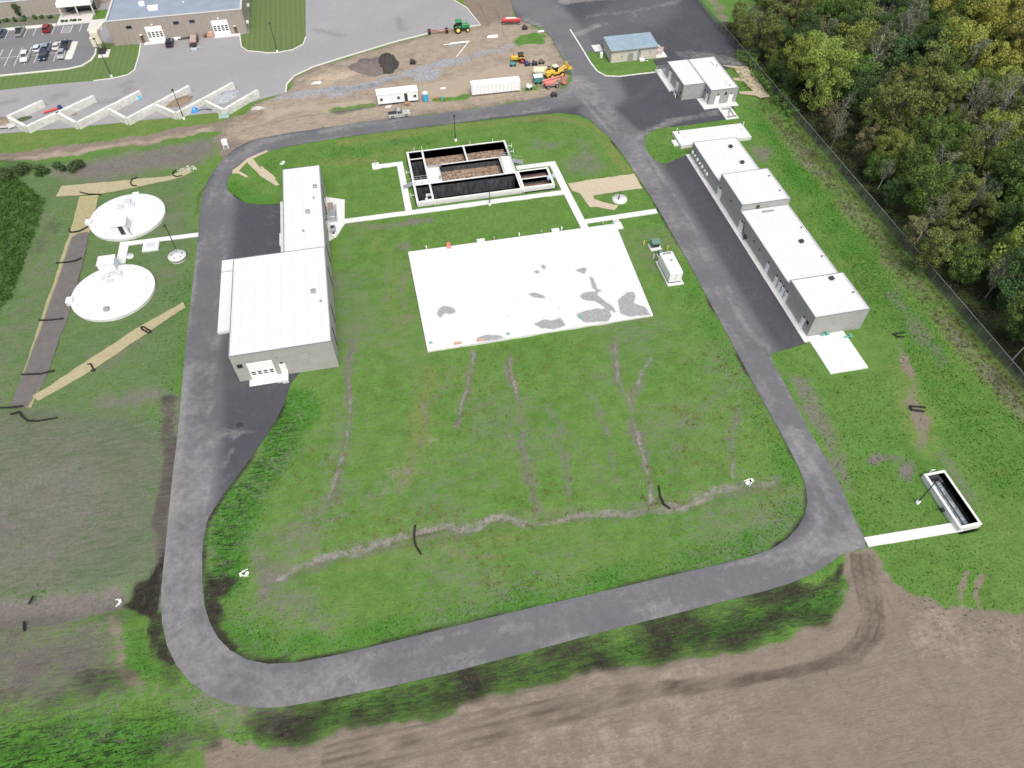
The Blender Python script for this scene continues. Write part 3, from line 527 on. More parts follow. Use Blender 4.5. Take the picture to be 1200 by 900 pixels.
# construction ground
P(tan, [(250, 165), (262, 150), (300, 120), (337, 108), (345, 91), (366, 79), (417, 64), (467, 49), (508, 39), (563, 30), (547, 9.5), (531, -30), (596, -30), (600, 5), (604, 18), (626, 30), (643, 41), (655, 63), (670, 88), (660, 104), (637, 114), (560, 128), (440, 142), (340, 156), (290, 168), (262, 188)], 1.0, 1.0)
K(grav, [(330, 113), (380, 108), (440, 98), (480, 84), (540, 70), (600, 54)], 1.6, 2.0, .9); P(grav, [(476, 90), (500, 82), (522, 82), (510, 92), (485, 95)], 1.2, 1.0); P(grav, [(385, 110), (410, 106), (416, 110), (400, 115), (385, 116)], 1, .9)
K(dark, [(400, 106), (450, 96), (480, 92)], 1.4, 1.6, .45); K(soil, [(280, 150), (340, 138), (420, 128), (520, 104), (650, 92)], .6, .8, .9); K(soil, [(290, 138), (380, 122), (440, 108)], .5, .8, .9); K(soil, [(560, 96), (600, 90), (655, 86)], .6, .8, .7)
P(pale, [(300, 150), (340, 135), (430, 128), (640, 108), (660, 92), (640, 60), (560, 80), (480, 100), (400, 118), (310, 125)], 3, .85); P(pale, [(350, 100), (400, 85), (410, 95), (380, 108)], 2, .8); P(pale, [(470, 60), (540, 42), (600, 30), (560, 60)], 3, .5); P(pale, [(-60, 196), (0, 186), (170, 163), (250, 148), (250, 155), (80, 182)], 1, .6)
for a_ in ([(560, 96), (600, 91), (655, 84)], [(560, 100), (655, 89)], [(280, 152), (340, 139), (430, 126)], [(380, 122), (480, 108)], [(580, 10), (590, 35), (600, 60)], [(560, 5), (575, 30)]): T(track, a_, .1, .45, .7)
P(soil, [(415, 62), (450, 62), (466, 80), (440, 95), (412, 86)], 2, .8); P(dark, [(418, 62), (446, 60), (462, 76), (430, 88)], 2, .42); P(pale, [(262, 165), (262, 150), (300, 120), (337, 108), (345, 91), (417, 64), (508, 39), (563, 30), (604, 18), (643, 41), (670, 88), (637, 114), (440, 142), (290, 168)], 2, .55)
P(grav, [(520, 50), (548, 47), (550, 52), (522, 56)], .8, .6)
_t = tan.copy()
for q, v in (([(604, 45), (628, 36), (640, 42), (634, 52), (606, 55)], 1.0), ([(380, 130), (440, 118), (444, 126), (400, 134)], .9), ([(505, 115), (552, 108), (552, 117), (508, 121)], .9), ([(612, 103), (632, 98), (634, 105), (614, 108)], .9), ([(345, 95), (395, 74), (420, 66), (400, 80), (350, 100)], .45)):
    z_ = np.zeros(X.shape); P(z_, q, 1.5, v); tan = np.minimum(tan, 1-z_*.85)
P(mow, [(283, -40), (360, -40), (360, 46), (345, 62), (300, 64), (280, 55)], 1, 1.0); P(mow, [(-60, 85), (100, 74), (118, 48), (166, 50), (162, 70), (150, 92), (-60, 112)], 1, .8)
P(soil, [(-60, 10), (70, 10), (72, 28), (0, 34), (-60, 38)], 1, .7)
# relief
paved = inpoly(X, Y, OUT) & ~inpoly(X, Y, INN); yard = inpoly(X, Y, YARD)
de = np.minimum(dline(X, Y, OUT+OUT[:1], 6), np.minimum(dline(X, Y, INN+INN[:1], 6), dline(X, Y, YARD+YARD[:1], 6))); de = np.where(paved | yard, 0, de)
away = sm((de-.3)/3.0)
Z = (vnoise(X, Y, 9, 1)-.5)*.34+(vnoise(X, Y, 3.1, 2)-.5)*.16+(vnoise(X, Y, 1.1, 3)-.5)*.12
Z += np.where(soil+tan > .4, (vnoise(X, Y, .9, 4)-.5)*.10, 0)
for px, wd, dp in (([(150, 700), (170, 690), (185, 672)], 4, -1.1), ([(-60, 722), (20, 716), (80, 709), (135, 700)], 3, -.5), ([(262, 585), (246, 625), (245, 690), (262, 735), (300, 760)], 3, -.5), ([(955, 690), (985, 668)], 2.5, -.6), ([(345, 665), (460, 632), (590, 609), (700, 598), (800, 588), (905, 562)], 2.0, -.22),
                   ([(738, 470), (762, 560)], 1.2, -.2), ([(556, 413), (538, 485)], 1.0, -.18), ([(411, 470), (384, 585)], 1.0, -.18), ([(450, 820), (700, 765), (900, 712)], 2.5, -.4), ([(-20, 195), (60, 200)], 3, .8), ([(886, 118), (1000, 222), (1105, 350), (1200, 470)], 2.5, -.35), ([(1005, 655), (1016, 700), (1012, 740), (940, 782), (760, 803)], 1.6, -.15)):
    q = np.zeros(X.shape); stroke(q, X, Y, px, wd*.3, wd, 1.0); Z += q*dp
Z = Z*away-.06
for x0, x1, y0, y1 in ((-36.2, -9.5, 86, 145.5), (72.4, 85.2, 68, 140), (2, 48.2, 89, 119), (71.8, 91.2, 142, 149.5), (80, 94.5, 152, 177), (5.8, 38.8, 133.2, 154.6), (77.2, 81.9, 35.2, 46.3), (52, 56.5, 96.5, 111), (67, 86, 186, 196), (-66, -48, 109, 151), (-53.5, -49, 129.8, 134)):
    q = (X > x0-1) & (X < x1+1) & (Y > y0-1) & (Y < y1+1); Z[q] = np.minimum(Z[q], .0)
    q = (X > x0) & (X < x1) & (Y > y0) & (Y < y1); Z[q] = np.minimum(Z[q], -.06)
for _w in walks:
    _d = np.where(inpoly(X, Y, _w), 0, dline(X, Y, _w+_w[:1], 2)); Z = np.where(_d < .5, np.minimum(Z, .0), np.where(_d < 1.3, np.minimum(Z, .05), Z))
for (x0, x1, y0, y1) in ((BASIN[0], 30.6, BASIN[2], BASIN[3]), (30.0, BASIN[1], BASIN[2], 141.0), UV):
    q = (X > x0+.02) & (X < x1-.02) & (Y > y0+.02) & (Y < y1-.02); Z[q] = -12
me = bpy.data.meshes.new('ground')
me.vertices.add(len(X)); me.vertices.foreach_set('co', np.stack([X, Y, Z], 1).astype(np.float32).ravel())
ii = (np.arange(NY-1)[:, None]*NX+np.arange(NX-1)[None]).ravel(); Q = np.stack([ii, ii+1, ii+1+NX, ii+NX], 1)
me.loops.add(Q.size); me.loops.foreach_set('vertex_index', Q.ravel().astype(np.int32)); me.polygons.add(len(Q))
me.polygons.foreach_set('loop_start', np.arange(0, Q.size, 4, dtype=np.int32)); me.polygons.foreach_set('use_smooth', np.ones(len(Q), bool)); me.update(calc_edges=True)
attr(me, 'zoneA', soil, tan, dark, grav); attr(me, 'zoneB', lush, yel, dull, mow); attr(me, 'zoneC', track, silt, pale, shag_shade); me.materials.append(GROUND)
setp(link('ground', me), kind='structure')
def ground_z(x, y):
    i = int(np.clip(np.searchsorted(gxs, x), 1, NX-1)); j = int(np.clip(np.searchsorted(gys, y), 1, NY-1)); return float(Z[j*NX+i])

# ------------------------------------------------------------------ pavements
def asph_fields(x, y):
    worn = np.zeros(x.shape); dust = worn.copy(); old = worn.copy(); dk = worn.copy()
    st = lambda A, px, wd, so, v=1.0: stroke(A, x, y, px, wd, so, v)
    CL = GL([(735, 165), (775, 230), (815, 300), (855, 370), (900, 440), (945, 520), (975, 580), (982, 625), (950, 658), (880, 680), (780, 703), (640, 740), (520, 770), (400, 800), (310, 810), (260, 795), (222, 755), (212, 700), (218, 620), (224, 540), (232, 440), (243, 350), (250, 280), (258, 225), (278, 193), (310, 172), (400, 156), (520, 138), (640, 122)])
    for off, wd, v in ((-2.7, .3, .7), (-1.6, .5, .5), (.4, .25, .45), (1.9, .5, .55), (3.0, .3, .75)):
        L = band(CL, abs(off)*2); L = L[:len(CL)] if off > 0 else L[len(CL):]
        B = np.zeros(x.shape); stroke(B, x, y, L, wd, .8, v, world=True); np.maximum(dust, B*(vnoise(x, y, 7, 61+int(off*3))*1.3), out=dust)
    st(worn, [(700, 130), (735, 165), (775, 230), (815, 300), (855, 370), (900, 440), (945, 520), (980, 590), (985, 630), (940, 665), (880, 680), (780, 703), (640, 740), (520, 770), (400, 800), (310, 808), (260, 795), (220, 755), (212, 700), (218, 620), (224, 540), (232, 440)], 7, 2.5, .85)
    st(worn, [(236, 420), (243, 350), (250, 280), (256, 230), (275, 195), (310, 172), (400, 155), (520, 136), (640, 120), (690, 112)], 5, 3, .8); st(worn, [(620, 0), (640, 20), (660, 40), (680, 70), (700, 110)], 11, 4, .95)
    st(worn, [(262, 320), (262, 440)], 4, 5, .3); st(worn, [(815, 300), (900, 440)], 3, 3, .95)
    st(dust, [(214, 440), (209, 500), (203, 560), (198, 620)], 1.0, 2.5, .95); st(dust, [(216, 560), (210, 640), (208, 700)], 3, 3, .5); st(dust, [(245, 520), (262, 505), (275, 510), (300, 505)], .4, 1.5, .7); st(dust, [(262, 545), (280, 515)], .2, .9, .6)
    st(dust, [(228, 440), (214, 560), (206, 690), (222, 765), (270, 808), (330, 815), (400, 802)], 4.5, 3, .62); st(dust, [(205, 740), (230, 785), (270, 812), (330, 815), (420, 800)], 1.5, 3, .5); st(dust, [(1010, 636), (985, 600), (958, 560), (930, 505)], .6, 1.5, .75); st(dust, [(1000, 635), (960, 640), (940, 650)], 1.5, 3, .7)
    st(dust, [(300, 168), (270, 185), (262, 200)], 2, 3, .55); st(dust, [(655, 110), (680, 105), (690, 110), (676, 95)], 3, 4, .8); st(dust, [(672, 96), (640, 40), (612, 22)], 1.5, 3, .6); st(dust, [(676, 110), (715, 155)], .35, .8, .9); st(dust, [(684, 108), (722, 150)], .35, .8, .8)
    st(dust, [(762, 156), (750, 160), (790, 142), (840, 132)], 1, 2, .75); st(dust, [(800, 64), (830, 66), (860, 73)], 2, 3, .7); st(dust, [(690, 20), (760, 10), (800, 0)], .6, 2, .5); st(dust, [(700, 30), (672, 42)], 1, 1.5, .8); st(dust, [(735, 4), (745, 20)], .3, 1, .5); st(dust, [(660, 2), (740, -6)], 2, 2, .9)
    st(dust, [(735, 165), (765, 225)], 1, 2, .4); st(dust, [(690, 105), (730, 155), (790, 262)], 2, 3, .5); st(worn, [(700, 40), (760, 10)], 10, 8, .45); st(dust, [(700, 20), (735, 45), (790, 60)], .3, 1.5, .4)
    st(dk, [(300, 400), (262, 430), (270, 470), (300, 470)], 6, 5, .35)
    st(dk, [(868, 400), (930, 405), (880, 320), (830, 230), (800, 195)], 3, 4, .3)
    return worn, dust, old, dk
pool = [OUT]
road = sheet('asphalt_road', pool, [INN, ISL], .04, ASPH, step=.75, skirt=.3, fields=asph_fields); setp(road, kind='structure')
def yard_fields(x, y):
    n = np.zeros(x.shape); dust = n.copy(); dk = n.copy()
    stroke(dk, x, y, [(230, 30), (200, 60), (165, 90), (60, 110)], 1, 8, .1)
    stroke(dust, x, y, [(530, 0), (470, 30), (380, 60), (300, 75), (150, 105)], 5, 8, .75)
    for a in ([(147, 108), (152, 104)], [(145, 99), (152, 97)], [(60, 118), (65, 111), (75, 112)], [(0, 122), (18, 118)], [(140, 120), (160, 116)], [(112, 122), (140, 117)], [(30, 150), (60, 146)], [(466, 22), (472, 36)], [(370, 35), (400, 42)], [(196, 150), (180, 140)], [(100, 148), (130, 150)]): stroke(dk, x, y, GL(a), .6, 1.4, .55, world=True) if False else stroke(dk, x, y, a, .6, 1.4, .5)
    return n, dust, n+.93, dk
setp(sheet('yard_pavement', [YARD], [Y_GR1, Y_GR2, Y_BED, Y_GR3], .05, ASPH, step=1.4, skirt=.3, fields=yard_fields), kind='structure')
PARK = GL([(-60, 97), (0, 88.6), (80, 80.6), (96, 77), (106, 71), (111.5, 64), (112.5, 56)])+[(-76.5, 232), (-76.5, 238.6), (-80.5, 238.6), (-80.5, 244.2), (-90.2, 244.2), (-120, 244.2), (-140, 244)]
def park_fields(x, y): return np.zeros(x.shape)+1.0, np.zeros(x.shape), np.zeros(x.shape)+.22, np.zeros(x.shape)
setp(sheet('parking_lot', [PARK], [], .055, ASPH, step=2.5, skirt=.1, fields=park_fields), kind='structure')
# concrete walks and pads of the ground (structure)
setp(sheet('concrete_walks', walks, [], .075, CONC, skirt=.2), kind='structure')
rw = MB(); rw.box(72.6, 73.7, 77.0, 139.9, -.2, .15); setp(rw.build('sidewalk', CONC), kind='structure')
pz = MB(); pz.prism([(-90.2, 238.9+5.6), (-90.2, 253), (-80.2, 253), (-80.2, 246), (-76.2, 246), (-76.2, 238.6), (-80.5, 238.6), (-80.5, 244.5)], -.2, .16); setp(pz.build('entrance_plaza', M('plaza_concrete', (.55, .53, .5), .85, .1, .8)), kind='structure')
# kerbs
def kerb(name, px, wd=.35, h=.14, world=False):
    pts = px if world else GL(px); m = MB(); rp = band(pts, wd); n = len(pts)
    for i in range(n-1): m.prism([rp[i], rp[i+1], rp[2*n-2-i], rp[2*n-1-i]], -.2, .055+h)
    setp(m.build(name, M('kerb_concrete', (.62, .60, .54), .9, .15, 2)), kind='structure')
kerb('kerb', [(531, -25), (531, 0), (547, 9.5), (563, 29.5), (508, 38), (467, 48), (417, 63), (367, 78.5), (345, 89), (336, 99), (335, 108)])
kerb('kerb', [(668, 35), (680, 54), (692, 74), (700, 84), (710, 89.4), (726, 90), (750, 87), (768, 85)], .4)
kerb('kerb', [(-40, 94), (0, 89), (80, 81), (96, 77.3), (106.5, 71), (111.8, 64), (113, 57)], .5)
kerb('kerb', Y_GR1[8:14][::-1], .3, world=True); kerb('kerb', Y_GR2[1:10], .3, world=True); kerb('kerb', [(-140, 244.9), (-90.3, 244.9)], 1.6, world=True)
# parking markings and island
mk = MB()
def mark(x0, x1, y0, y1): mk.box(x0, x1, y0, y1, .052, .061)
for k in range(14): mark(-84.3-2.62*(k+1)-.06, -84.3-2.62*(k+1)+.06, 221.3, 231.9)
mark(-125, -86.8, 226.5, 226.62)
for k in range(14): x_ = -82.7-2.62*k; mark(x_-.06, x_+.06, 239.0, 244.0)
for k in range(5): mark(-87.6, -85.5, 239.6+k*.85, 239.72+k*.85)
mark(-87.8, -85.4, 239.0, 239.12); setp(mk.build('parking_markings', M('road_paint', (.75, .75, .73), .7, .1, 3)), kind='structure')
isl = MB(); isl.bbox((-83.0, 227.1, -.1), (2.1, 10.6, .32), .6); setp(isl.build('parking_island', M('kerb_concrete', (.62, .60, .54))), kind='structure')

# ================================================================== buildings
def flat_building(root, vols, wallm, roofm=ROOF, cope=COPE, par=.16, pw=.25):
    """vols: (x0,x1,y0,y1,h). one wall mesh, one roof mesh, one coping mesh"""
    wb, rb, cb = MB(), MB(), MB()
    for (x0, x1, y0, y1, h) in vols:
        for (a, b, c, d) in ((x0, x1, y0, y0+pw), (x0, x1, y1-pw, y1), (x0, x0+pw, y0+pw, y1-pw), (x1-pw, x1, y0+pw, y1-pw)):
            wb.box(a, b, c, d, -.2, h-.04)
        rb.box(x0+pw, x1-pw, y0+pw, y1-pw, h-par-.25, h-par)
        for (a, b, c, d) in ((x0-.04, x1+.04, y0-.04, y0+pw*.6), (x0-.04, x1+.04, y1-pw*.6, y1+.04), (x0-.04, x0+pw*.6, y0+pw*.6, y1-pw*.6), (x1-pw*.6, x1+.04, y0+pw*.6, y1-pw*.6)):
            cb.box(a, b, c, d, h-.04, h+.03)
        for (a, b, c, d) in ((x0+pw*.6, x1-pw*.6, y0+pw*.6, y0+pw+.05), (x0+pw*.6, x1-pw*.6, y1-pw-.05, y1-pw*.6), (x0+pw*.6, x0+pw+.05, y0+pw+.05, y1-pw-.05), (x1-pw-.05, x1-pw*.6, y0+pw+.05, y1-pw-.05)):
            rb.box(a, b, c, d, h-par, h+.01)
    wb.build('wall', wallm, root); r = rb.build('roof', roofm, root); cb.build('coping', cope, root); return r
def roof_vent(parent, x, y, z, r=.3, h=.55, m=None):
    b = MB(); b.lathe((x, y, z), [(r*.6, 0), (r*.6, h*.6), (r, h*.6), (r, h*.85), (.01, h)], 10); return b.build('roof_vent', m or GREYM, parent)
def roof_hatch(parent, x, y, z, a=.9, b=.9, h=.35, m=None):
    q = MB(); q.bbox((x, y, z), (a, b, h*.6), .03); q.bbox((x, y, z+h*.6), (a+.1, b+.1, h*.4), .05); return q.build('roof_hatch', m or WHITE, parent)
def door_x(parent, X, y, z, w_=1.0, h=2.15, side=-1, m=None, light=True):
    """personnel door on a wall facing -x (side -1) or +x"""
    q = MB(); s = side
    q.box(min(X, X+s*.07), max(X, X+s*.07), y-w_/2-.08, y+w_/2+.08, z, z+h+.08); d = q.build('door', m or WHITE, parent)
    q = MB(); q.box(min(X+s*.07, X+s*.15), max(X+s*.07, X+s*.15), y+w_/2-.2, y+w_/2-.1, z+.95, z+1.1); q.build('handle', DARK, d)
    if light:
        q = MB(); q.box(min(X, X+s*.25), max(X, X+s*.25), y-.14, y+.14, z+h+.3, z+h+.55); q.build('wall_lamp', DARK, parent)
    return d
def door_y(parent, x, Y, z, w_=1.0, h=2.15, m=None, light=True, name='door'):
    q = MB(); q.box(x-w_/2-.08, x+w_/2+.08, Y-.07, Y, z, z+h+.08); d = q.build(name, m or WHITE, parent)
    q = MB(); q.box(x+w_/2-.2, x+w_/2-.1, Y-.15, Y-.07, z+.95, z+1.1); q.build('handle', DARK, d)
    if light: q = MB(); q.box(x-.14, x+.14, Y-.25, Y, z+h+.3, z+h+.55); q.build('wall_lamp', DARK, parent)
    return d
def louvre(parent, axis_, W_, a, z, w_, h, s=-1, name='louvre', m=None):
    q = MB()
    def bx(d0, d1, a0, a1, z0, z1):
        lo, hi = sorted((W_+s*d0, W_+s*d1))
        q.box(lo, hi, a0, a1, z0, z1) if axis_ == 'x' else q.box(a0, a1, lo, hi, z0, z1)
    bx(0, .05, a-w_/2, a+w_/2, z, z+h); k = max(2, int(h/.16))
    for i in range(k): bx(.05, .09, a-w_/2+.04, a+w_/2-.04, z+.04+i*h/k, z+.04+i*h/k+h/k*.45)
    return q.build(name, m or DARK, parent)
def overhead_door(parent, Y, x0, x1, z0, z1, panes):
    q = MB(); q.box(x0-.12, x1+.12, Y-.10, Y, z0, z1+.12)
    n = 5
    for i in range(n): q.box(x0, x1, Y-.13, Y-.10, z0+(z1-z0)*i/n+.03, z0+(z1-z0)*(i+1)/n-.03)
    d = q.build('overhead_door', WHITE, parent); wd = x1-x0
    cols, rows, za, zb = panes
    for c in range(cols):
        for r_ in range(rows):
            cx = x0+wd*(c+.5)/cols; rz = za+(zb-za)*(r_+.5)/rows
            p = MB(); p.box(cx-wd/cols*.33, cx+wd/cols*.33, Y-.15, Y-.131, rz-(zb-za)/rows*.32, rz+(zb-za)/rows*.32); p.build('pane', GLASS, d)
    return d

# -- left process building
t = thing('process_building', 'tall grey panel building with white roof, garage door and narrower wing behind', 'building', (-22.7, 102.5, 0))
flat_building(t, [(-31.6, -13.9, 89.5, 115.5, 6.85), (-22.1, -13.9, 115.5, 145.1, 6.0)], PANEL)
d = overhead_door(t, 89.5, -29.2, -25.0, .15, 4.3, (4, 2, 1.3, 2.3))
q = MB(); q.box(-29.9, -23.6, 87.9, 89.45, -.2, .14); q.build('door_apron', CONC, t)
q = MB(); q.box(-24.0, -22.9, 87.3, 89.45, .14, .9)
for z_ in (.14,): q.box(-24.9, -24.0, 87.6, 89.45, .14, .5)
q.build('loading_step', CONC, t); door_y(t, -23.45, 89.5, .9, .95, 2.1)
louvre(t, 'y', 89.5, -30.5, 3.6, .95, .95); louvre(t, 'y', 89.5, -23.9, 4.9, .35, .35, name='wall_vent', m=GREYM); louvre(t, 'y', 89.5, -18.2, 4.3, .3, .4, name='wall_vent', m=GREYM)
q = MB(); q.box(-36.0, -31.64, 102.3, 119.4, -.2, .62); q.box(-36.0, -31.64, 119.75, 123.2, -.2, .62); q.build('loading_platform', M('platform_concrete', (.62, .63, .64), .8, .06), t)
q = MB(); q.box(-24.0, -22.15, 123.5, 141.0, -.2, .55); q.box(-24.3, -22.15, 126, 130, -.2, .4); q.build('west_ledge', CONC, t)
for (x, y, z_, k) in ((-16.6, 103.0, 6.7, 0), (-15.3, 100, 6.7, 1), (-14.9, 93, 6.7, 2), (-17.0, 128.6, 5.85, 0), (-15.2, 137.2, 5.85, 0), (-18.1, 122.4, 5.85, 1), (-15.6, 133.2, 5.85, 1), (-15.9, 128.0, 5.85, 2), (-27.5, 98, 6.7, 2), (-27.8, 101, 6.7, 2), (-19.5, 128, 5.85, 2), (-20.4, 127, 5.85, 2), (-20, 136, 5.85, 2)):
    if k == 0: roof_hatch(t, x, y, z_, .8, .8, .5, GREYM)
    else: roof_vent(t, x, y, z_, (.3, .22, .14)[k], (.5, .5, .22)[k], (GREYM, GREYM, WHITE)[k])
for y in (94.5, 100.5, 111, 118, 138.5, 134.5): # conduit runs and lamps on the east face
    q = MB(); q.box(-13.9, -13.78, y-.05, y+.05, .3, 5.4); q.build('conduit', DARK, t)
for _y in (95.4, 112.5, 120.3): q = MB(); q.box(-13.9, -13.8, _y-.45, _y+.45, 1.0, 2.0); q.build('electric_box', GREYM, t)
door_x(t, -13.9, 129.5, .15, 1.0, 2.15, 1); door_x(t, -13.9, 137.5, .15, 1.8, 2.3, 1)
# equipment court on the wing's east side
t = thing('equipment_skid', 'long silver air handling unit with brown coil on the small pad beside the wing', 'air handler', (-12.3, 134.7, .08))
q = MB(); q.bbox((-12.7, 133.1, .08), (1.3, 2.6, 1.5), .06); q.build('cabinet', GALV, t); q = MB(); q.bbox((-12.9, 136.0, .08), (1.1, 2.9, 1.2), .05); q.build('coil_section', M('coil_brown', (.25, .2, .17), .7, .3, 4), t)
q = MB(); q.tube((-11.9, 131.9, .5), (-11.9, 137.4, .5), .16); q.tube((-11.9, 131.9, .5), (-11.9, 131.9, 1.5), .16); q.build('pipe', GALV, t)
t = thing('condensing_unit', 'small dark grey condensing unit with round fan beside the wing door', 'condenser', (-12.8, 128.3, .08)); q = MB(); q.bbox((-12.8, 128.6, .08), (1.1, 1.8, 1.1), .05); q.build('cabinet', GALV, t); q = MB(); q.lathe((-12.8, 128.7, 1.18), [(.4, 0), (.4, .08), (.1, .1)], 14); q.build('fan_guard', DARK, t)
t = thing('condensing_unit', 'smaller pale condensing unit nearest the long path beside the wing', 'condenser', (-12.7, 126.7, .08)); q = MB(); q.bbox((-12.7, 126.8, .08), (.9, .9, .9), .05); q.build('cabinet', WHITE, t); q = MB(); q.lathe((-12.7, 126.8, .98), [(.33, 0), (.33, .07), (.1, .09)], 12); q.build('fan_guard', DARK, t)
# -- long right building
t = thing('filter_building', 'long narrow grey block building with four white roofs at different heights', 'building', (79, 108, 0))
flat_building(t, [(73.7, 84.8, 123.3, 139.6, 3.4), (73.7, 84.8, 111.9, 123.3, 5.6), (73.7, 84.8, 88.6, 111.9, 4.1), (73.7, 84.8, 78.3, 88.6, 5.15)], PANELW)
for y in (96.7, 92.7, 91.1, 89.6, 88.1, 81.0): door_x(t, 73.7, y, .15, .95, 2.1)
door_x(t, 73.7, 122.2, .15, 1.8, 2.2); door_x(t, 73.7, 110.0, .15, 1.8, 2.2)
louvre(t, 'x', 73.7, 79.6, 2.2, .75, .7); louvre(t, 'x', 73.7, 137.6, 1.9, .5, .5); louvre(t, 'x', 73.7, 116.5, 3.2, .4, .4, name='wall_vent')
louvre(t, 'x', 73.7, 101.0, 2.3, .35, .35, name='wall_vent'); louvre(t, 'x', 73.7, 103.8, 2.3, .35, .35, name='wall_vent')
for i, y in enumerate((138.4, 137.0, 135.3, 133.8, 132.4, 130.8, 129.4)):
    q = MB(); r_ = .42 if i % 2 == 0 else .26; q.tube((73.7, y, 1.5), (73.35, y, 1.5), r_, r_, 14); q.build('round_vent', WHITE, t)
q = MB(); q.path([(73.62, 109.2, 3.2), (73.6, 108.6, 1.2), (73.5, 107.3, 1.0)], .08); q.tube((73.68, 107.0, 1.0), (73.2, 107.0, 1.0), .42, .42, 14); q.build('exhaust_pipe', DARK, t)
q = MB(); q.tube((77.5, 111.9, 4.75), (77.5, 111.6, 4.75), .36, .36, 16); q.build('wall_fan', DARK, t)
for (x, y, z_, k) in ((81.8, 136.1, 3.24, 0), (81.9, 129.5, 3.24, 0), (84, 133, 3.24, 2), (84, 125, 3.24, 2), (83.8, 120.5, 5.44, 1), (83.8, 115, 5.44, 1), (76.3, 120.7, 5.44, 2), (76.6, 118.2, 5.44, 2), (77, 115.6, 5.44, 2), (81.9, 99.9, 3.94, 0), (83.9, 104, 3.94, 1), (83.9, 94.8, 3.94, 1), (77.0, 95.4, 3.94, 2), (76.2, 96, 3.94, 2), (77.6, 94, 3.94, 2), (77.6, 90.4, 3.94, 2), (81.7, 87.4, 4.99, 0), (83.9, 83, 4.99, 1)):
    if k == 0: roof_hatch(t, x, y, z_, .75, .75, .5, DARK)
    else: roof_vent(t, x, y, z_, (.3, .16, .16)[k], (.5, .4, .2)[k], (GREYM, DARK, WHITE)[k])
q = MB(); q.box(78.2, 80.8, 110.4, 110.9, 3.94, 4.2); q.build('roof_duct', GALV, t)
# bollard-like mint fittings by its pad, pad itself
t = thing('loading_pad', 'white concrete slab against the near end of the long building', 'slab', (77.4, 73, 0)); q = MB(); q.box(73.7, 81.2, 68.8, 78.2, -.2, .12); q.build('slab', CONC, t)
for (x, y, lab) in ((77.2, 78.0, 'mint green pipe fitting at the foot of the long building end wall'), (81.3, 76.6, 'mint green valve standing on the right edge of the near slab')):
    o = MB().tube((x-.9, y-.2, .3), (x+.9, y-.2, .3), .14).tube((x-.5, y-.2, .12), (x-.5, y-.2, .75), .12).tube((x+.3, y-.2, .12), (x+.3, y-.2, .6), .12).tube((x+.3, y-.45, .6), (x+.3, y+.05, .6), .25, .25, 10).build('pipe_fitting', MINT, at=(x, y-.2, 0)); setp(o, lab, 'pipe fitting')
# -- pump building
t = thing('pump_building', 'L shaped grey block building with white roof and docks beside the wide dark pavement', 'building', (87, 168, 0))
flat_building(t, [(80.4, 86.4, 163.9, 176.8, 4.1), (86.4, 94.0, 160.0, 176.8, 4.08)], PANELW)
for y in (173.6, 167.9): door_x(t, 80.4, y, .5, 1.5, 2.5)
q = MB(); q.box(78.6, 80.36, 168.7, 180.0, .0, .5); q.build('loading_dock', CONC, t)
q = MB(); 
for a, b in (((78.8, 179.8), (81.6, 179.8)), ((78.8, 177.5), (78.8, 179.8))):
    for z_ in (.95, 1.5): q.tube((*a, z_), (*b, z_), .04)
    for k in (0, .5, 1): q.tube((a[0]+(b[0]-a[0])*k, a[1]+(b[1]-a[1])*k, .4), (a[0]+(b[0]-a[0])*k, a[1]+(b[1]-a[1])*k, 1.5), .04)
q.box(80.4, 81.8, 176.9, 180, .0, .5); q.build('railing', GALV, t)
q = MB(); q.box(84.6, 86.36, 158.2, 163.5, -.1, .16); q.box(86.36, 94.2, 158.2, 159.96, -.1, .16); q.build('apron_slab', CONC, t)
door_x(t, 86.4, 161.7, .16, 1.0, 2.2); door_y(t, 88.6, 160.0, .16, 1.0, 2.2); door_y(t, 92.3, 160.0, .16, 1.0, 2.2)
q = MB(); q.tube((90.7, 160, 2.9), (90.7, 159.75, 2.9), .3, .3, 12); q.build('wall_fan', DARK, t); louvre(t, 'x', 86.4, 163.2, 2.3, .5, .6)
louvre(t, 'x', 80.4, 171.0, 2.9, .3, .3, name='wall_vent'); louvre(t, 'x', 80.4, 165.2, 1.2, .7, .7)
for k in (0, 1): q = MB(); q.tube((79.3, 166.6-k*1.1, 0), (79.3, 166.6-k*1.1, 1.1), .12, .12, 8); setp(q.build('bollard', YELP, at=(79.3, 166.6-k*1.1, 0)), ('white bollard nearer the dock of the L shaped building', 'white bollard farther from the dock of the L shaped building')[k], 'bollard', 'bollards by the dock').data.materials[0] = WHITE
roof_hatch(t, 92.6, 173.4, 3.94, .9, 2.4, .3); roof_vent(t, 92.8, 172, 3.94, .2, .5, GREYM); roof_hatch(t, 92.4, 163.3, 3.92, 1.0, 1.2, .35); roof_vent(t, 92.2, 161.6, 3.92, .2, .4); roof_vent(t, 84.4, 172.5, 3.94, .3, .2, WHITE); roof_vent(t, 85.5, 172.5, 3.94, .2, .2, WHITE)
t = thing('cover_slab', 'long raised white lid slab on the grass between the two right buildings', 'tank cover', (81.5, 146, 0)); q = MB(); q.box(72.4, 90.8, 142.7, 149.0, -.3, .8); q.build('lid', CONC, t)
q = MB(); q.box(71.2, 72.36, 144.0, 146.3, -.2, .2); q.build('step', CONC, t)
for (x, y) in ((73.6, 147.9), (74.6, 145.9), (89.7, 146)): roof_vent(t, x, y, .8, .18, .5, (GALV, DARK, WHITE)[int(x) % 3])
q = MB(); q.tube((73.3, 148.6, .8), (73.3, 148.6, 1.9), .07); q.tube((73.3, 148.6, 1.9), (73.3, 148.2, 1.9), .07); q.tube((90.6, 147.6, .8), (90.6, 147.6, 2.0), .1); q.build('vent_pipe', WHITE, t)
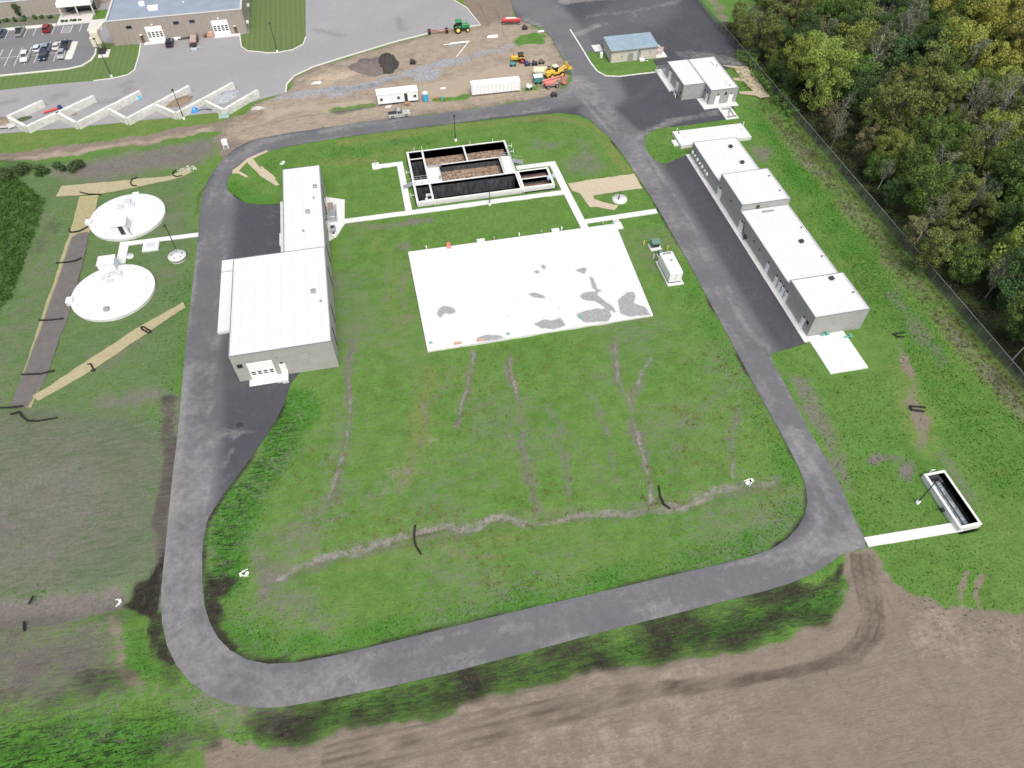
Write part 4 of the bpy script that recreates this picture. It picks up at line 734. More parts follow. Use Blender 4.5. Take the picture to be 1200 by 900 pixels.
# dark well with broken rubble next to apron slab
o = MB().box(88.9, 91.4, 153.1, 153.3, .05, .5).box(88.9, 91.4, 156.9, 157.1, .05, .5).tube((91, 153.4, .1), (91, 156.8, .5), .12).tube((89.5, 153.6, .1), (90.8, 156.4, .4), .1).build('pipe_rack', GREYM, at=(90.1, 155, 0)); setp(o, 'small grey pipe rack on the white pad below the L shaped building', 'pipe rack')
# -- small blue-roofed building
t = thing('control_building', 'small buff building with pale blue metal roof on the grass island', 'building', (74.7, 191, 0))
q = MB(); q.box(68, 81.4, 187.1, 194.4, -.2, 3.3); q.build('wall', BUFF, t)
q = MB(); q.add([(67.7, 186.8, 3.3), (81.7, 186.8, 3.3), (81.7, 194.7, 3.3), (67.7, 194.7, 3.3), (67.7, 186.8, 3.42), (81.7, 186.8, 3.42), (81.7, 194.7, 3.85), (67.7, 194.7, 3.85)], [(3, 2, 1, 0), (4, 5, 6, 7), (0, 1, 5, 4), (1, 2, 6, 5), (2, 3, 7, 6), (3, 0, 4, 7)]); r0 = q.build('roof', BLUEROOF, t)
q = MB()
for k in range(24): x = 68+k*.58; q.add([(x, 186.9, 3.43), (x+.05, 186.9, 3.43), (x+.05, 194.6, 3.86), (x, 194.6, 3.86), (x, 186.9, 3.48), (x+.05, 186.9, 3.48), (x+.05, 194.6, 3.91), (x, 194.6, 3.91)], [(4, 5, 6, 7), (0, 1, 5, 4), (1, 2, 6, 5), (3, 0, 4, 7)])
q.build('roof_seams', M('roof_seam', (.2, .27, .31), .5, .1), r0)
q = MB(); q.box(67.6, 81.8, 186.68, 186.79, 3.2, 3.44); q.box(67.58, 67.69, 186.68, 194.7, 3.2, 3.5); q.build('gutter', COPE, t)
q = MB(); q.box(72.9, 74.4, 187.02, 187.1, .1, 2.2); q.build('grey_double_door', GREYM, t); door_y(t, 76.2, 187.1, .1, .9, 2.1, GREYM, True); louvre(t, 'y', 187.1, 71.2, 1.3, .5, .5, m=GREYM); louvre(t, 'y', 187.1, 79.3, 1.8, .4, .4, m=GREYM)
q = MB(); q.box(76.3, 77.6, 186.0, 187.0, 0, .5); q.tube((77.8, 186.2, .1), (78.2, 184.9, .5), .12); q.build('utility_box', WHITE, t)
setp(MB().box(81.45, 84.8, 187.0, 194.2, -.2, .1).build('concrete_pad', CONC, at=(83, 190, 0)), 'white concrete pad at the right end of the blue roofed building', 'pad'); setp(MB().box(65.4, 67.95, 194.2, 198, -.2, .1).build('concrete_pad', CONC, at=(66.6, 196, 0)), 'white concrete pad at the left end of the blue roofed building', 'pad')
o = MB().tube((66.2, 190.6, 0), (66.2, 190.6, 1.4), .45, .45, 12).lathe((66.2, 190.6, 1.4), [(.45, 0), (.25, .2), (.01, .25)], 12).build('water_cylinder', WHITE, at=(66.2, 190.6, 0)); setp(o, 'small white cylinder tank left of the small blue roofed building', 'tank')
o = MB().bbox((83.0, 188.9, .1), (1.7, .8, 1.2), .05).box(82.1, 84.3, 189.4, 189.5, .1, 1.8).build('gas_meter', M('meter_paint', (.5, .42, .38), .6, .2), at=(83, 188.9, 0)); setp(o, 'grey brown meter cabinet on the pad right of the small blue roofed building', 'meter cabinet')
# -- big maintenance building (top left) and office
t = thing('maintenance_building', 'large ribbed concrete building with blue grey roof and two white overhead doors', 'building', (-52, 250, 0))
q = MB(); x0, x1, y0, y1, h = -71.0, -33.0, 227.5, 300, 6.85
for (a, b, c, d_) in ((x0, x1, y0, y0+.4), (x0, x1, y1-.4, y1), (x0, x0+.4, y0+.4, y1-.4), (x1-.4, x1, y0+.4, y1-.4)): q.box(a, b, c, d_, -.2, h-.1)
q.build('wall', RIB, t); q = MB(); q.box(x0+.4, x1-.4, y0+.4, y1-.4, h-.6, h-.3); q.build('roof', M('slate_blue_roof', (.235, .275, .33), .7, .15, .25), t)
q = MB()
for (a, b, c, d_) in ((x0-.1, x1+.1, y0-.1, y0+.5), (x0-.1, x1+.1, y1-.5, y1+.1), (x0-.1, x0+.5, y0+.5, y1-.5), (x1-.5, x1+.1, y0+.5, y1-.5)): q.box(a, b, c, d_, h-.1, h+.05)
q.build('coping', M('pale_coping', (.5, .49, .46), .6, .1), t)
overhead_door(t, 227.5, -61.0, -56.6, .15, 4.3, (4, 3, 1.3, 3.0)); overhead_door(t, 227.5, -42.4, -38.0, .15, 4.3, (4, 3, 1.3, 3.0))
for x in (-65.2, -52.1, -47.6):
    q = MB(); q.box(x-.85, x+.85, 227.42, 227.5, 4.3, 5.3); f = q.build('window', GREYM, t); q = MB(); q.box(x-.75, x+.75, 227.38, 227.42, 4.4, 5.2); q.build('pane', GLASS, f)
for x in (-62.8, -36.2):
    q = MB(); q.box(x-.45, x+.45, 227.43, 227.5, .1, 2.3); d = q.build('door', M('dark_brown_door', (.12, .07, .05), .5, .1), t); q = MB(); q.box(x-.35, x+.35, 227.0, 227.42, 2.35, 2.5); q.build('door_canopy', WHITE, t)
q = MB(); q.box(-62.6, -56.2, 225.9, 227.36, -.1, .2); q.box(-42.6, -35.2, 225.9, 227.36, -.1, .2); q.build('door_apron', CONC, t)
for x in (-58.8, -40.2): q = MB(); q.box(x-.2, x+.2, 227.1, 227.5, 4.8, 5.1); q.build('wall_lamp', WHITE, t)
q = MB(); q.box(-33, -32.3, 229.5, 230.5, 1.8, 2.4); q.box(-33, -32.3, 241, 242, 1.8, 2.4); q.build('wall_unit', WHITE, t)
roof_hatch(t, -58.3, 233.6, 6.55, 2.8, 1.6, .9); roof_hatch(t, -61.8, 237.2, 6.55, 1.5, 1.2, .9); roof_vent(t, -62.2, 240, 6.55, .7, .8, WHITE); roof_hatch(t, -42.0, 240.5, 6.55, 2.8, 1.4, .7); roof_vent(t, -50, 236, 6.55, .25, .4, WHITE)
t = thing('office_building', 'low tan concrete office with grey blue roof and a white entrance canopy', 'building', (-100, 262, 0))
q = MB(); x0, x1, y0, y1, h = -150, -79.2, 253.4, 300, 4.5
for (a, b, c, d_) in ((x0, x1, y0, y0+.4), (x0, x1, y1-.4, y1), (x0, x0+.4, y0+.4, y1-.4), (x1-.4, x1, y0+.4, y1-.4)): q.box(a, b, c, d_, -.2, h-.05)
q.box(-79.16, -71.05, 258, 258.4, -.2, h-.1); q.build('wall', RIB, t); q = MB(); q.box(x0+.4, x1-.4, y0+.4, y1-.4, h-.6, h-.25); q.build('roof', M('slate_blue_roof', (1, 1, 1)), t)
q = MB(); q.box(x0, x1+.1, y0-.1, y0+.5, h-.05, h+.08); q.box(x1-.5, x1+.1, y0+.5, y1, h-.05, h+.08); q.build('coping', M('pale_coping', (1, 1, 1)), t)
q = MB(); q.box(-89.4, -79.3, 249.2, 253.3, 3.2, 4.35); c_ = q.build('canopy', WHITE, t); q = MB()
for x in (-89.0, -84.3, -79.7): q.box(x-.2, x+.2, 249.4, 249.8, .1, 3.2)
q.build('canopy_post', CONCD, c_); q = MB(); q.box(-88.5, -79.6, 253.3, 253.39, .2, 3.1); q.build('glazed_entrance', GLASS, t)
roof_hatch(t, -106, 258, 4.25, 2, 1.5, .8); roof_vent(t, -109, 256, 4.25, .5, .7, WHITE)

# ================================================================== reservoir slab with wet stains
t = thing('reservoir_slab', 'huge bright white concrete slab with grey wet patches in the middle of the lawn', 'concrete slab', (25, 104, 0))
SL = [(2.3, 118.2), (48.0, 118.0), (46.9, 89.6), (2.6, 89.5)]
q = MB(); q.prism(SL, -.3, .29); q.build('slab_edge', CONC, t)
z5 = lambda *ps: [(420+a/3.214, 140+b/3.214) for a, b in ps]
def slab_mat():
    m, nt, b, co = newmat('slab_concrete'); wet, a2, a3, a4 = attrnode(nt, 'zone')
    nM = noise(nt, co, .5, 5, .65); nS = noise(nt, co, 2.2, 4, .7)
    c = mixc(nt, ramp(nt, nM, .3, .7), (.585, .583, .572), (.65, .65, .64))
    sx = nd(nt, 'ShaderNodeSeparateXYZ'); lk(nt, co, sx.inputs[0])
    j = math_(nt, 'MAXIMUM', math_(nt, 'COMPARE', math_(nt, 'FRACT', math_(nt, 'MULTIPLY', sx.outputs[0], 1/7.6)), .5, .004), math_(nt, 'COMPARE', math_(nt, 'FRACT', math_(nt, 'MULTIPLY', sx.outputs[1], 1/7.1)), .5, .004))
    c = mixc(nt, math_(nt, 'MULTIPLY', j, .35), c, (.45, .45, .43))
    k = ramp(nt, math_(nt, 'ADD', wet, math_(nt, 'MULTIPLY', math_(nt, 'ADD', nM, nS), .75)), 1.05, 1.45)
    wc = mixc(nt, ramp(nt, nS, .35, .65), (.24, .24, .235), (.34, .34, .335)); c = mixc(nt, k, c, wc); c = mixc(nt, math_(nt, 'MULTIPLY', a2, .4), c, (.5, .49, .46))
    lk(nt, c, b.inputs['Base Color']); lk(nt, math_(nt, 'MULTIPLY_ADD', k, -.45, .85), b.inputs['Roughness']); return m
def slab_fields(x, y):
    wt = np.zeros(x.shape); a2 = wt.copy()
    def p(v, *ps): patch(wt, x, y, z5(*ps), .35, v)
    p(1, (300, 720), (320, 705), (350, 710), (372, 728), (350, 738), (325, 735), (310, 752), (298, 740)); p(1, (440, 830), (480, 815), (540, 818), (545, 830), (470, 842)); p(1, (660, 775), (700, 755), (725, 762), (760, 750), (782, 780), (740, 795), (690, 790))
    p(1, (636, 660), (665, 655), (700, 668), (705, 678), (660, 675)); p(.9, (715, 675), (728, 678), (722, 685)); p(1, (685, 553), (700, 550), (710, 562), (697, 570)); p(1, (660, 575), (675, 570), (685, 580), (668, 587)); p(.9, (738, 588), (755, 587), (752, 594))
    p(1, (815, 572), (850, 560), (862, 568), (850, 588)); p(1, (868, 597), (882, 597), (900, 640), (918, 648), (905, 655), (880, 640)); p(1, (830, 670), (850, 655), (905, 648), (900, 665), (960, 710), (975, 735), (940, 722), (890, 688), (850, 685))
    p(1, (820, 740), (850, 725), (900, 715), (940, 718), (955, 740), (940, 765), (850, 770)); p(1, (975, 685), (1010, 655), (1035, 652), (1045, 668), (1035, 695), (1080, 710), (1100, 740), (1020, 748), (985, 735)); p(.9, (925, 428), (936, 428), (934, 434)); p(1, (950, 557), (970, 560), (972, 566)); p(.9, (750, 712), (760, 712), (758, 724)); p(.85, (550, 742), (578, 740), (560, 748)); p(.85, (580, 694), (602, 693), (598, 698)); p(.9, (884, 563), (892, 563), (890, 570))
    stroke(a2, x, y, z5((760, 600), (800, 690), (830, 740)), .5, 1.5, .12); stroke(a2, x, y, z5((860, 410), (880, 480), (930, 560)), .8, 2, .1)
    return wt, a2, a2*0, a2*0
sheet('slab_top', [SL], [], .30, slab_mat(), step=.45, skirt=.02, fields=slab_fields, parent=t)
for i, (px, py) in enumerate([(257, 492), (512, 458), (607, 448), (690, 438), (762, 415), (920, 402), (968, 385)]):
    x, y = G(*z5((px, py))[0]); q = MB(); q.tube((x, 118.35, -.1), (x, 118.35, 1.15), .11, .11, 8); q.tube((x, 118.35, 1.15), (x, 118.0, 1.15), .11, .11, 8); q.tube((x, 118.0, 1.18), (x, 118.0, .95), .13, .13, 8); q.build('vent_pipe', GALV if i % 2 else WHITE, t)
for x in (18.0, 34.5): q = MB(); q.bbox((x, 118.5, -.1), (1.7, .8, .7), .04); q.build('valve_box', CONC, t)
o = MB().bbox((11.0, 118.0, .3), (.8, 1.3, .7), .05).tube((11.0, 118.2, 1.0), (11.0, 118.2, 1.5), .12).build('hose_cabinet', SALMON, at=(11, 118, .3)); setp(o, 'faded red hose box on the far edge of the big white slab', 'box')
q = MB(); q.box(48.0, 49.3, 116.2, 118.4, -.2, .28); q.build('side_step', CONC, t)
for i, (px, py, lab) in enumerate([(565, 815, 'mint pipe stub near the middle of the slab near edge'), (274, 848, 'mint pipe stub at the slab near left corner'), (835, 752, 'mint pipe stub in the biggest wet patch of the slab'), (958, 398, 'mint pipe stub at the slab far right corner')]):
    x, y = G(*z5((px, py))[0]); o = MB().tube((x-.4, y, .45), (x+.4, y, .45), .11).tube((x, y, .28), (x, y, .8), .13).lathe((x, y, .8), [(.2, 0), (.2, .06), (.01, .08)], 10).build('pipe_stub', MINT, at=(x, y, .3)); setp(o, lab, 'pipe stub', 'mint fittings on the big slab')
for i, (px, py) in enumerate([(375, 850), (460, 838)]):
    x, y = G(*z5((px, py))[0]); o = MB().bbox((x, y+.1, .3), (1.5, .5, .25), .04).bbox((x+.1, y+.1, .55), (1.1, .4, .15), .03).build('timber_stack', M('salmon_timber', (.5, .3, .24), .8, .2, 3), at=(x, y, .3)); setp(o, ('short pink brown timber stack, left of two on the slab near edge', 'short pink brown timber stack, right of two on the slab near edge')[i], 'timber', 'timber stacks on the slab')

# ================================================================== open treatment basins
def water_mat(name, col, foam, fs=1.2, th=.55, rough=.25):
    m, nt, b, co = newmat(name); n = noise(nt, co, fs, 6, .7, 1.2); n2 = noise(nt, co, fs*5, 3)
    f = ramp(nt, math_(nt, 'ADD', n, math_(nt, 'MULTIPLY', n2, .15)), th, th+.14); lk(nt, mixc(nt, f, col, foam), b.inputs['Base Color']); b.inputs['Roughness'].default_value = rough; return m
BROWN = water_mat('brown_floc', (.10, .062, .042), (.38, .27, .19), 1.6, .5, .8); BLACKW = water_mat('dark_water', (.006, .007, .01), (.07, .08, .09), 1.1, .68, .12); MUDW = water_mat('muddy_bed', (.16, .085, .055), (.24, .14, .1), .8, .55, .8)
def shaded_wall():  # shade inside the open tanks, put into a near-black wall colour
    m, nt, b, co = newmat('shaded_tank_wall'); sp = nd(nt, 'ShaderNodeSeparateXYZ'); lk(nt, co, sp.inputs[0]); cb = nd(nt, 'ShaderNodeCombineXYZ'); lk(nt, math_(nt, 'ADD', sp.outputs[0], sp.outputs[1]), cb.inputs[0]); lk(nt, math_(nt, 'MULTIPLY', sp.outputs[2], .25), cb.inputs[1])
    n = noise(nt, cb.outputs[0], 1.6, 5, .7); lk(nt, mixc(nt, ramp(nt, n, .4, .72), (.02, .021, .024), (.11, .115, .125)), b.inputs['Base Color']); b.inputs['Roughness'].default_value = .7; return m
SHADEWALL = shaded_wall()
t = thing('open_basin', 'white walled open basin block with brown and black tanks and stairs at both ends', 'treatment basin', (20, 144, 0))
TW = .8; w_ = MB(); c_ = MB()
def bwall(x0, x1, y0, y1, top=TW, bot=-7.0):
    w_.box(x0, x1, y0, y1, bot, top-.12); c_.box(x0-.05, x1+.05, y0-.05, y1+.05, top-.12, top)
X0, X1, XE, Y0, YM, Y1 = 6.2, 30.6, 38.3, 133.8, 140.5, 154.1
w_.cur = 0
for a in ((X0, X1, Y0, Y0+.45), (X0, X1, Y1-.45, Y1), (X0, X0+.45, Y0+.45, Y1-.45), (X1-.45, X1, Y0+.45, Y1-.45)): w_.box(*a, -7, TW-.12); 
ins = MB()  # inner faces 3 mm proud, coloured dark for the shade inside the tanks
cells = [(X0+.45, 9.75, Y0+.45, 140.2, -3.2, 'w'), (10.2, X1-.45, Y0+.45, 140.2, -3.2, 'w'), (X0+.45, 9.75, 142.3, 150.6, -4.2, 'w'), (X0+.45, 9.75, 151.0, Y1-.45, -3.8, 'w'), (10.2, 19.9, 147.5, Y1-.45, -1.3, 'b'), (20.3, X1-.45, 147.5, Y1-.45, -1.3, 'b'), (13.1, 27.6, 140.7, 147.1, -1.2, 'b')]
import itertools
# cap: the top plan of the block, everything that is not a cell or deck
plan = sheet('wall_cap', [[(X0-.05, Y0-.05), (X1+.05, Y0-.05), (X1+.05, Y1+.05), (X0-.05, Y1+.05)]], [[(a, c), (b, c), (b, d), (a, d)] for a, b, c, d, *_ in cells], TW, CONC, skirt=.7, parent=t)
w_.build('wall', CONC, t)
for (a, b, c, d, zf, k) in cells:
    for box_ in ((a-.15, b+.15, d, d+.14, zf-1, TW-.02), (a-.15, b+.15, c-.14, c, zf-1, TW-.02), (a-.14, a, c, d, zf-1, TW-.02), (b, b+.14, c, d, zf-1, TW-.02)): ins.box(*box_)
ins.build('inner_wall', SHADEWALL, t)
for (a, b, c, d, zf, k) in cells: q = MB(); q.box(a, b, c, d, zf-.4, zf); q.build('tank_water' if k == 'w' else 'brown_sludge', BLACKW if k == 'w' else BROWN, t)
# east double tank
we = sheet('east_wall_cap', [[(X1+.08, 134.0), (XE+.05, 134.0), (XE+.05, 141.0), (X1+.08, 141.0)]], [[(31.2, 134.6), (37.8, 134.6), (37.8, 137.4), (31.2, 137.4)], [(31.2, 137.8), (37.8, 137.8), (37.8, 140.5), (31.2, 140.5)]], .75, CONC, skirt=1.0, parent=t)
q = MB()
for c, d in ((134.6, 137.4), (137.8, 140.5)):
    for bx_ in ((31.05, 37.95, d, d+.12, -4, .73), (31.05, 37.95, c-.12, c, -4, .73), (31.06, 31.2, c, d, -4, .73), (37.8, 37.94, c, d, -4, .73)): q.box(*bx_)
q.build('east_inner_wall', SHADEWALL, t); q = MB(); q.box(31.2, 37.8, 134.6, 137.4, -1.2, -.8); q.box(31.2, 37.8, 137.8, 140.5, -1.1, -.7); q.build('muddy_bed', MUDW, t)
q = MB(); q.bbox((7.8, 137.0, -3.2), (1.3, 2.2, 1.4), .1); q.build('pump', M('pale_blue_metal', (.35, .45, .55), .5, .2), t)
def rail(pts, z, name='railing', par=None, h=1.05):
    q = MB()
    for a, b in zip(pts[:-1], pts[1:]):
        L = math.hypot(b[0]-a[0], b[1]-a[1]); n = max(1, round(L/1.6))
        for hz in (.5, h): q.tube((*a, z+hz), (*b, z+hz), .03, n=5)
        for k in range(n+1): q.tube((a[0]+(b[0]-a[0])*k/n, a[1]+(b[1]-a[1])*k/n, z), (a[0]+(b[0]-a[0])*k/n, a[1]+(b[1]-a[1])*k/n, z+h), .03, n=5)
    return q.build(name, GALV, par)
rail([(6.6, 142.2), (9.9, 142.2)], TW, par=t); rail([(6.6, 140.6), (9.9, 140.6)], TW, par=t); rail([(27.8, 140.9), (27.8, 147.0)], TW, par=t); rail([(13.0, 141.0), (13.0, 146.8)], TW, par=t); rail([(30.4, 141.2), (30.4, 147.2), (30.4, 150)], TW, par=t); rail([(27.7, 147.3), (30.3, 147.3)], TW, par=t)
def stairs(x0, x1, y0, y1, ztop, n, dirx, par):
    q = MB()
    for k in range(n):
        a = x0+(x1-x0)*k/n; b = x0+(x1-x0)*(k+1)/n; zz = ztop*(k+.5)/n if dirx > 0 else ztop*(n-k-.5)/n; q.box(a, b, y0, y1, zz-.15, zz)
    q.box(x0, x1, y0-.05, y0-.01, 0, .05); return q.build('stairs', GALV, par)
s1 = stairs(3.9, 6.15, 140.6, 142.1, TW, 5, 1, t); s2 = stairs(30.7, 33.2, 144.6, 146.0, TW, 5, -1, t)
q = MB(); q.tube((3.9, 140.6, 1.0), (6.1, 140.6, 1.8), .03); q.tube((3.9, 142.1, 1.0), (6.1, 142.1, 1.8), .03); q.tube((3.9, 140.6, 0), (3.9, 140.6, 1.0), .03); q.tube((3.9, 142.1, 0), (3.9, 142.1, 1.0), .03); q.build('handrail', GALV, s1)
q = MB(); q.tube((30.7, 144.6, 1.8), (33.2, 144.6, 1.0), .03); q.tube((30.7, 146, 1.8), (33.2, 146, 1.0), .03); q.tube((33.2, 144.6, 0), (33.2, 144.6, 1.0), .03); q.tube((33.2, 146, 0), (33.2, 146, 1.0), .03); q.build('handrail', GALV, s2)
for (x, y, dx, dy) in ((8.2, 154.2, 0, 1), (10.1, 154.6, 0, 1), (6.0, 146.2, -1, 0), (6.0, 137.2, -1, 0), (10.2, 133.9, 0, -1), (30.8, 134.1, 0, -1), (31, 152, 1, 0), (31, 149.5, 1, 0), (22, 154.3, 0, 1), (27.7, 154.3, 0, 1)):
    q = MB(); q.tube((x, y, .5), (x+dx*.8, y+dy*.8, .5), .06); q.tube((x+dx*.8, y+dy*.8, -.1), (x+dx*.8, y+dy*.8, 1.1), .07); q.build('stand_pipe', WHITE, t)
q = MB(); q.box(8.6, 9.75, 134.3, 134.6, .2, .82); q.box(8.6, 8.8, 134.6, 136.6, .2, .82); q.box(8.8, 9.9, 136.4, 136.6, .2, .82); q.box(8.2, 8.7, 134.0, 134.2, .82, 1.5); q.build('weir_box', CONC, t)
q = MB(); q.box(10.3, 13.6, 146.4, 147.0, TW+.01, TW+.35); q.box(12.4, 12.8, 141.3, 141.8, TW, TW+.8); q.build('gate_frame', GALV, t)
q = MB(); q.box(30.55, 30.75, 134.3, 140.4, TW+.01, TW+.28); q.build('launder', CONC, t); q = MB(); q.box(37.0, 37.6, 136, 136.8, .75, 1.3); q.box(38.5, 39.2, 137.4, 138.2, 0, .7); q.build('sample_box', M('pale_blue_metal', (1, 1, 1)), t)
# ================================================================== right lower channel tank
t = thing('channel_tank', 'white walled narrow open tank with two pale covers over dark water at the far right', 'channel', (79.5, 40.7, 0))
a, b, c, d = 77.6, 81.4, 35.7, 45.7
sheet('wall_cap', [[(a, c), (b, c), (b, d), (a, d)]], [[(a+.45, c+.45), (b-.4, c+.45), (b-.4, d-.45), (a+.45, d-.45)]], 1.0, CONC, skirt=1.3, parent=t)
q = MB()
for bx_ in ((a+.3, b-.25, d-.45, d-.3, -5, .97), (a+.3, b-.25, c+.3, c+.45, -5, .97), (a+.3, a+.45, c+.45, d-.45, -5, .97), (b-.4, b-.25, c+.45, d-.45, -5, .97)): q.box(*bx_)
q.build('inner_wall', SHADEWALL, t); q = MB(); q.box(a+.45, b-.4, c+.45, d-.45, -2.8, -2.4); q.build('water', BLACKW, t)
FOAM = water_mat('grating_cover', (.07, .09, .10), (.33, .38, .40), 1.0, .5, .5)
for xx, z_ in ((78.75, .1), (79.85, -.15)):
    q = MB(); q.box(xx-.27, xx+.27, 36.3, 44.5, z_-.08, z_); g_ = q.build('weir_trough', FOAM, t); q = MB(); q.box(xx-.34, xx-.28, 36.25, 44.6, z_-.3, z_+.08); q.box(xx+.28, xx+.34, 36.25, 44.6, z_-.3, z_+.08); q.build('trough_rim', GREYM, g_)
q = MB(); q.tube((79.0, 45.9, 0), (79.0, 45.9, 1.4), .08); q.tube((79.0, 45.9, 1.4), (79.6, 45.9, 1.3), .08); q.build('stand_pipe', WHITE, t); q = MB(); q.box(77.9, 79.9, 44.7, 45.2, .82, .98); q.box(77.2, 77.58, 39.2, 39.8, 0, .5); q.build('gate_frame', DARK, t)

# ================================================================== round tanks on the left
def rtank(cx, cy, r, lab, hut, hatches, side, extra):
    t = thing('round_tank', lab, 'tank', (cx, cy, 0), 'round white tanks joined by a path'); q = MB(); q.lathe((cx, cy, 0), [(r, -.4), (r, .5)], 64); q.build('wall', CONC, t)
    q = MB(); q.lathe((cx, cy, .5), [(r+.08, 0), (r+.08, .12), (r*.98, .14), (r*.5, .32), (.01, .4)], 64); q.build('lid', M('tank_lid', (.61, .61, .60), .8, .09, .4), t)
    for (x, y) in hatches: roof_hatch(t, x, y, .78, 1.1, 1.1, .4, M('hatch_metal', (.5, .51, .53), .5, .1))
    for (x, y, a, b) in side: q = MB(); q.bbox((x, y, -.1), (a, b, 1.2), .05); q.build('valve_box', CONC, t)
    x0, x1, y0, y1, h = hut; q = MB(); q.box(x0, x1, y0, y1, 0, h); hh = q.build('stair_house', M('hut_wall', (.66, .67, .68), .8, .05), t)
    q = MB(); q.box(x0-.1, x1+.1, y0-.1, y1+.1, h, h+.12); q.build('roof', CONC, hh)
    for k in range(10): x, y = cx+r*.86*math.cos(k*.63+.4), cy+r*.86*math.sin(k*.63+.4); roof_vent(t, x, y, .68, .1, .15, GREYM)
    extra(t, hh); return t
def ex1(t, hh):
    q = MB(); q.box(-57.5, -56.6, 135.95, 136.08, .9, 2.9); q.build('doorway', DARK, hh); q = MB(); q.path([(-55.6, 136.2, 2.2), (-55.3, 135.4, 2.4), (-55.2, 135.2, 1.0)], .06); q.build('lamp_arm', DARK, hh)
rtank(-57.25, 143.0, 7.95, 'farther round white tank lid with dark doorway in its grey hut', (-59.0, -56.0, 136.1, 139.6, 3.0), [(-57.6, 148.0), (-59.0, 146.1), (-56.6, 146.4)], [(-65.2, 142.2, 1.3, 1.4), (-56.2, 150.5, 1.4, .9)], ex1)
def ex2(t, hh): roof_hatch(t, -57.4, 112.9, .72, .9, .9, .6, GREYM); q = MB(); q.lathe((-57.6, 122.1, .8), [(2.1, 0), (2.1, .1), (.1, .13)], 28); q.build('ring_slab', M('hatch_ring', (.68, .68, .67), .8, .05), t)
rtank(-57.05, 118.4, 7.95, 'nearer round white tank lid with plain pale hut roof at its far edge', (-60.2, -57.0, 124.4, 127.2, 2.6), [(-58.7, 122.8), (-56.5, 123.3), (-57.8, 121.1)], [(-65.0, 117.2, 1.3, 1.6)], ex2)
t = thing('small_round_tank', 'small round white tank lid between the lamp post and the road', 'tank', (-45.3, 126.4, 0)); q = MB(); q.lathe((-45.3, 126.6, -.2), [(1.75, 0), (1.75, .9), (1.85, .92), (1.85, 1.05), (.01, 1.15)], 32); q.build('lid', CONC, t); q = MB()
for k in range(5): a_ = k*1.3+.4; q.bbox((-45.3+1.1*math.cos(a_), 126.6+1.1*math.sin(a_), .9), (.35, .35, .18), .03)
q.build('hatch', GREYM, t)
t = thing('manhole', 'white round manhole cover right beside the path joining the tanks', 'manhole', (-55.3, 129.4, 0)); q = MB(); q.lathe((-55.3, 129.4, -.2), [(.75, 0), (.75, .5), (.01, .52)], 20); q.build('ring', CONC, t); q = MB(); q.lathe((-55.3, 129.4, .33), [(.4, 0), (.4, .05), (.01, .06)], 16); q.build('cover', M('hatch_metal', (1, 1, 1)), t)
t = thing('vault', 'square grey concrete vault with two hatch doors below the left path', 'vault', (-51.3, 132, 0)); q = MB(); q.bbox((-51.3, 131.9, -.2), (3.3, 3.3, .5), .05); q.build('slab', M('platform_concrete', (1, 1, 1)), t); q = MB(); q.box(-52.3, -51.35, 131.2, 132.8, .3, .36); q.box(-51.3, -50.35, 131.2, 132.8, .3, .36); q.build('hatch', M('hatch_metal', (1, 1, 1)), t)

x, y = G(281, 498.7); setp(MB().lathe((x, y, -.1), [(.62, 0), (.62, .16), (.5, .17), (.01, .165)], 20).build('manhole_cover', DARK, at=(x, y, 0)), 'dark round manhole cover in the dark asphalt below the left building', 'manhole')
# ================================================================== generator, transformer and small site things
t = thing('generator', 'big white boxed generator on a pad beside the east road', 'generator', (54.3, 100.8, 0)); q = MB(); q.box(52.6, 56.0, 96.9, 104.6, -.2, .15); q.build('pad', CONC, t); q = MB(); q.box(52.95, 55.55, 97.6, 104.0, .15, .5); q.build('base_frame', DARK, t)
q = MB(); q.bbox((54.25, 100.8, .5), (2.75, 6.6, 2.35), .12); e_ = q.build('enclosure', M('generator_white', (.74, .73, .72), .45, .04), t)
q = MB()
for k in range(6): q.box(52.85, 52.875, 98.0+k*1.05, 98.04+k*1.05, .55, 2.7)
q.box(54.2, 54.25, 97.47, 97.5, .6, 2.7); q.build('panel_seam', GREYM, e_)
q = MB(); q.box(53.3, 55.2, 103.2, 103.8, 2.85, 2.93); q.build('exhaust_grille', GREYM, e_); q = MB(); q.lathe((54.4, 101.2, 2.85), [(.28, 0), (.28, .25), (.01, .3)], 12); q.build('exhaust', GREYM, e_)
t = thing('transformer', 'dark green transformer with open black front on a white pad behind the white generator', 'transformer', (54, 109.3, 0)); q = MB(); q.box(52.8, 55.2, 107.9, 110.2, -.2, .15); q.build('pad', CONC, t); q = MB(); q.bbox((54.0, 109.3, .15), (1.9, 1.2, 1.6), .08); q.build('cabinet', M('transformer_green', (.12, .2, .16), .5, .1), t); q = MB(); q.box(53.2, 54.8, 108.6, 108.69, .25, 1.35); q.build('opening', DARK, t); q = MB(); q.bbox((54.0, 108.5, 1.35), (1.8, .6, .3), .05); q.build('lifted_lid', M('transformer_green', (1, 1, 1)), t)
t = thing('switch_cabinet', 'small dark green cabinet squeezed between transformer and white generator', 'cabinet', (54.2, 106.2, 0)); q = MB(); q.bbox((54.2, 106.3, 0), (.9, .8, 1.3), .06); q.build('cabinet', M('transformer_green', (1, 1, 1)), t); q = MB(); q.box(53.6, 54.8, 105.7, 106.9, -.1, .1); q.build('base', CONC, t)
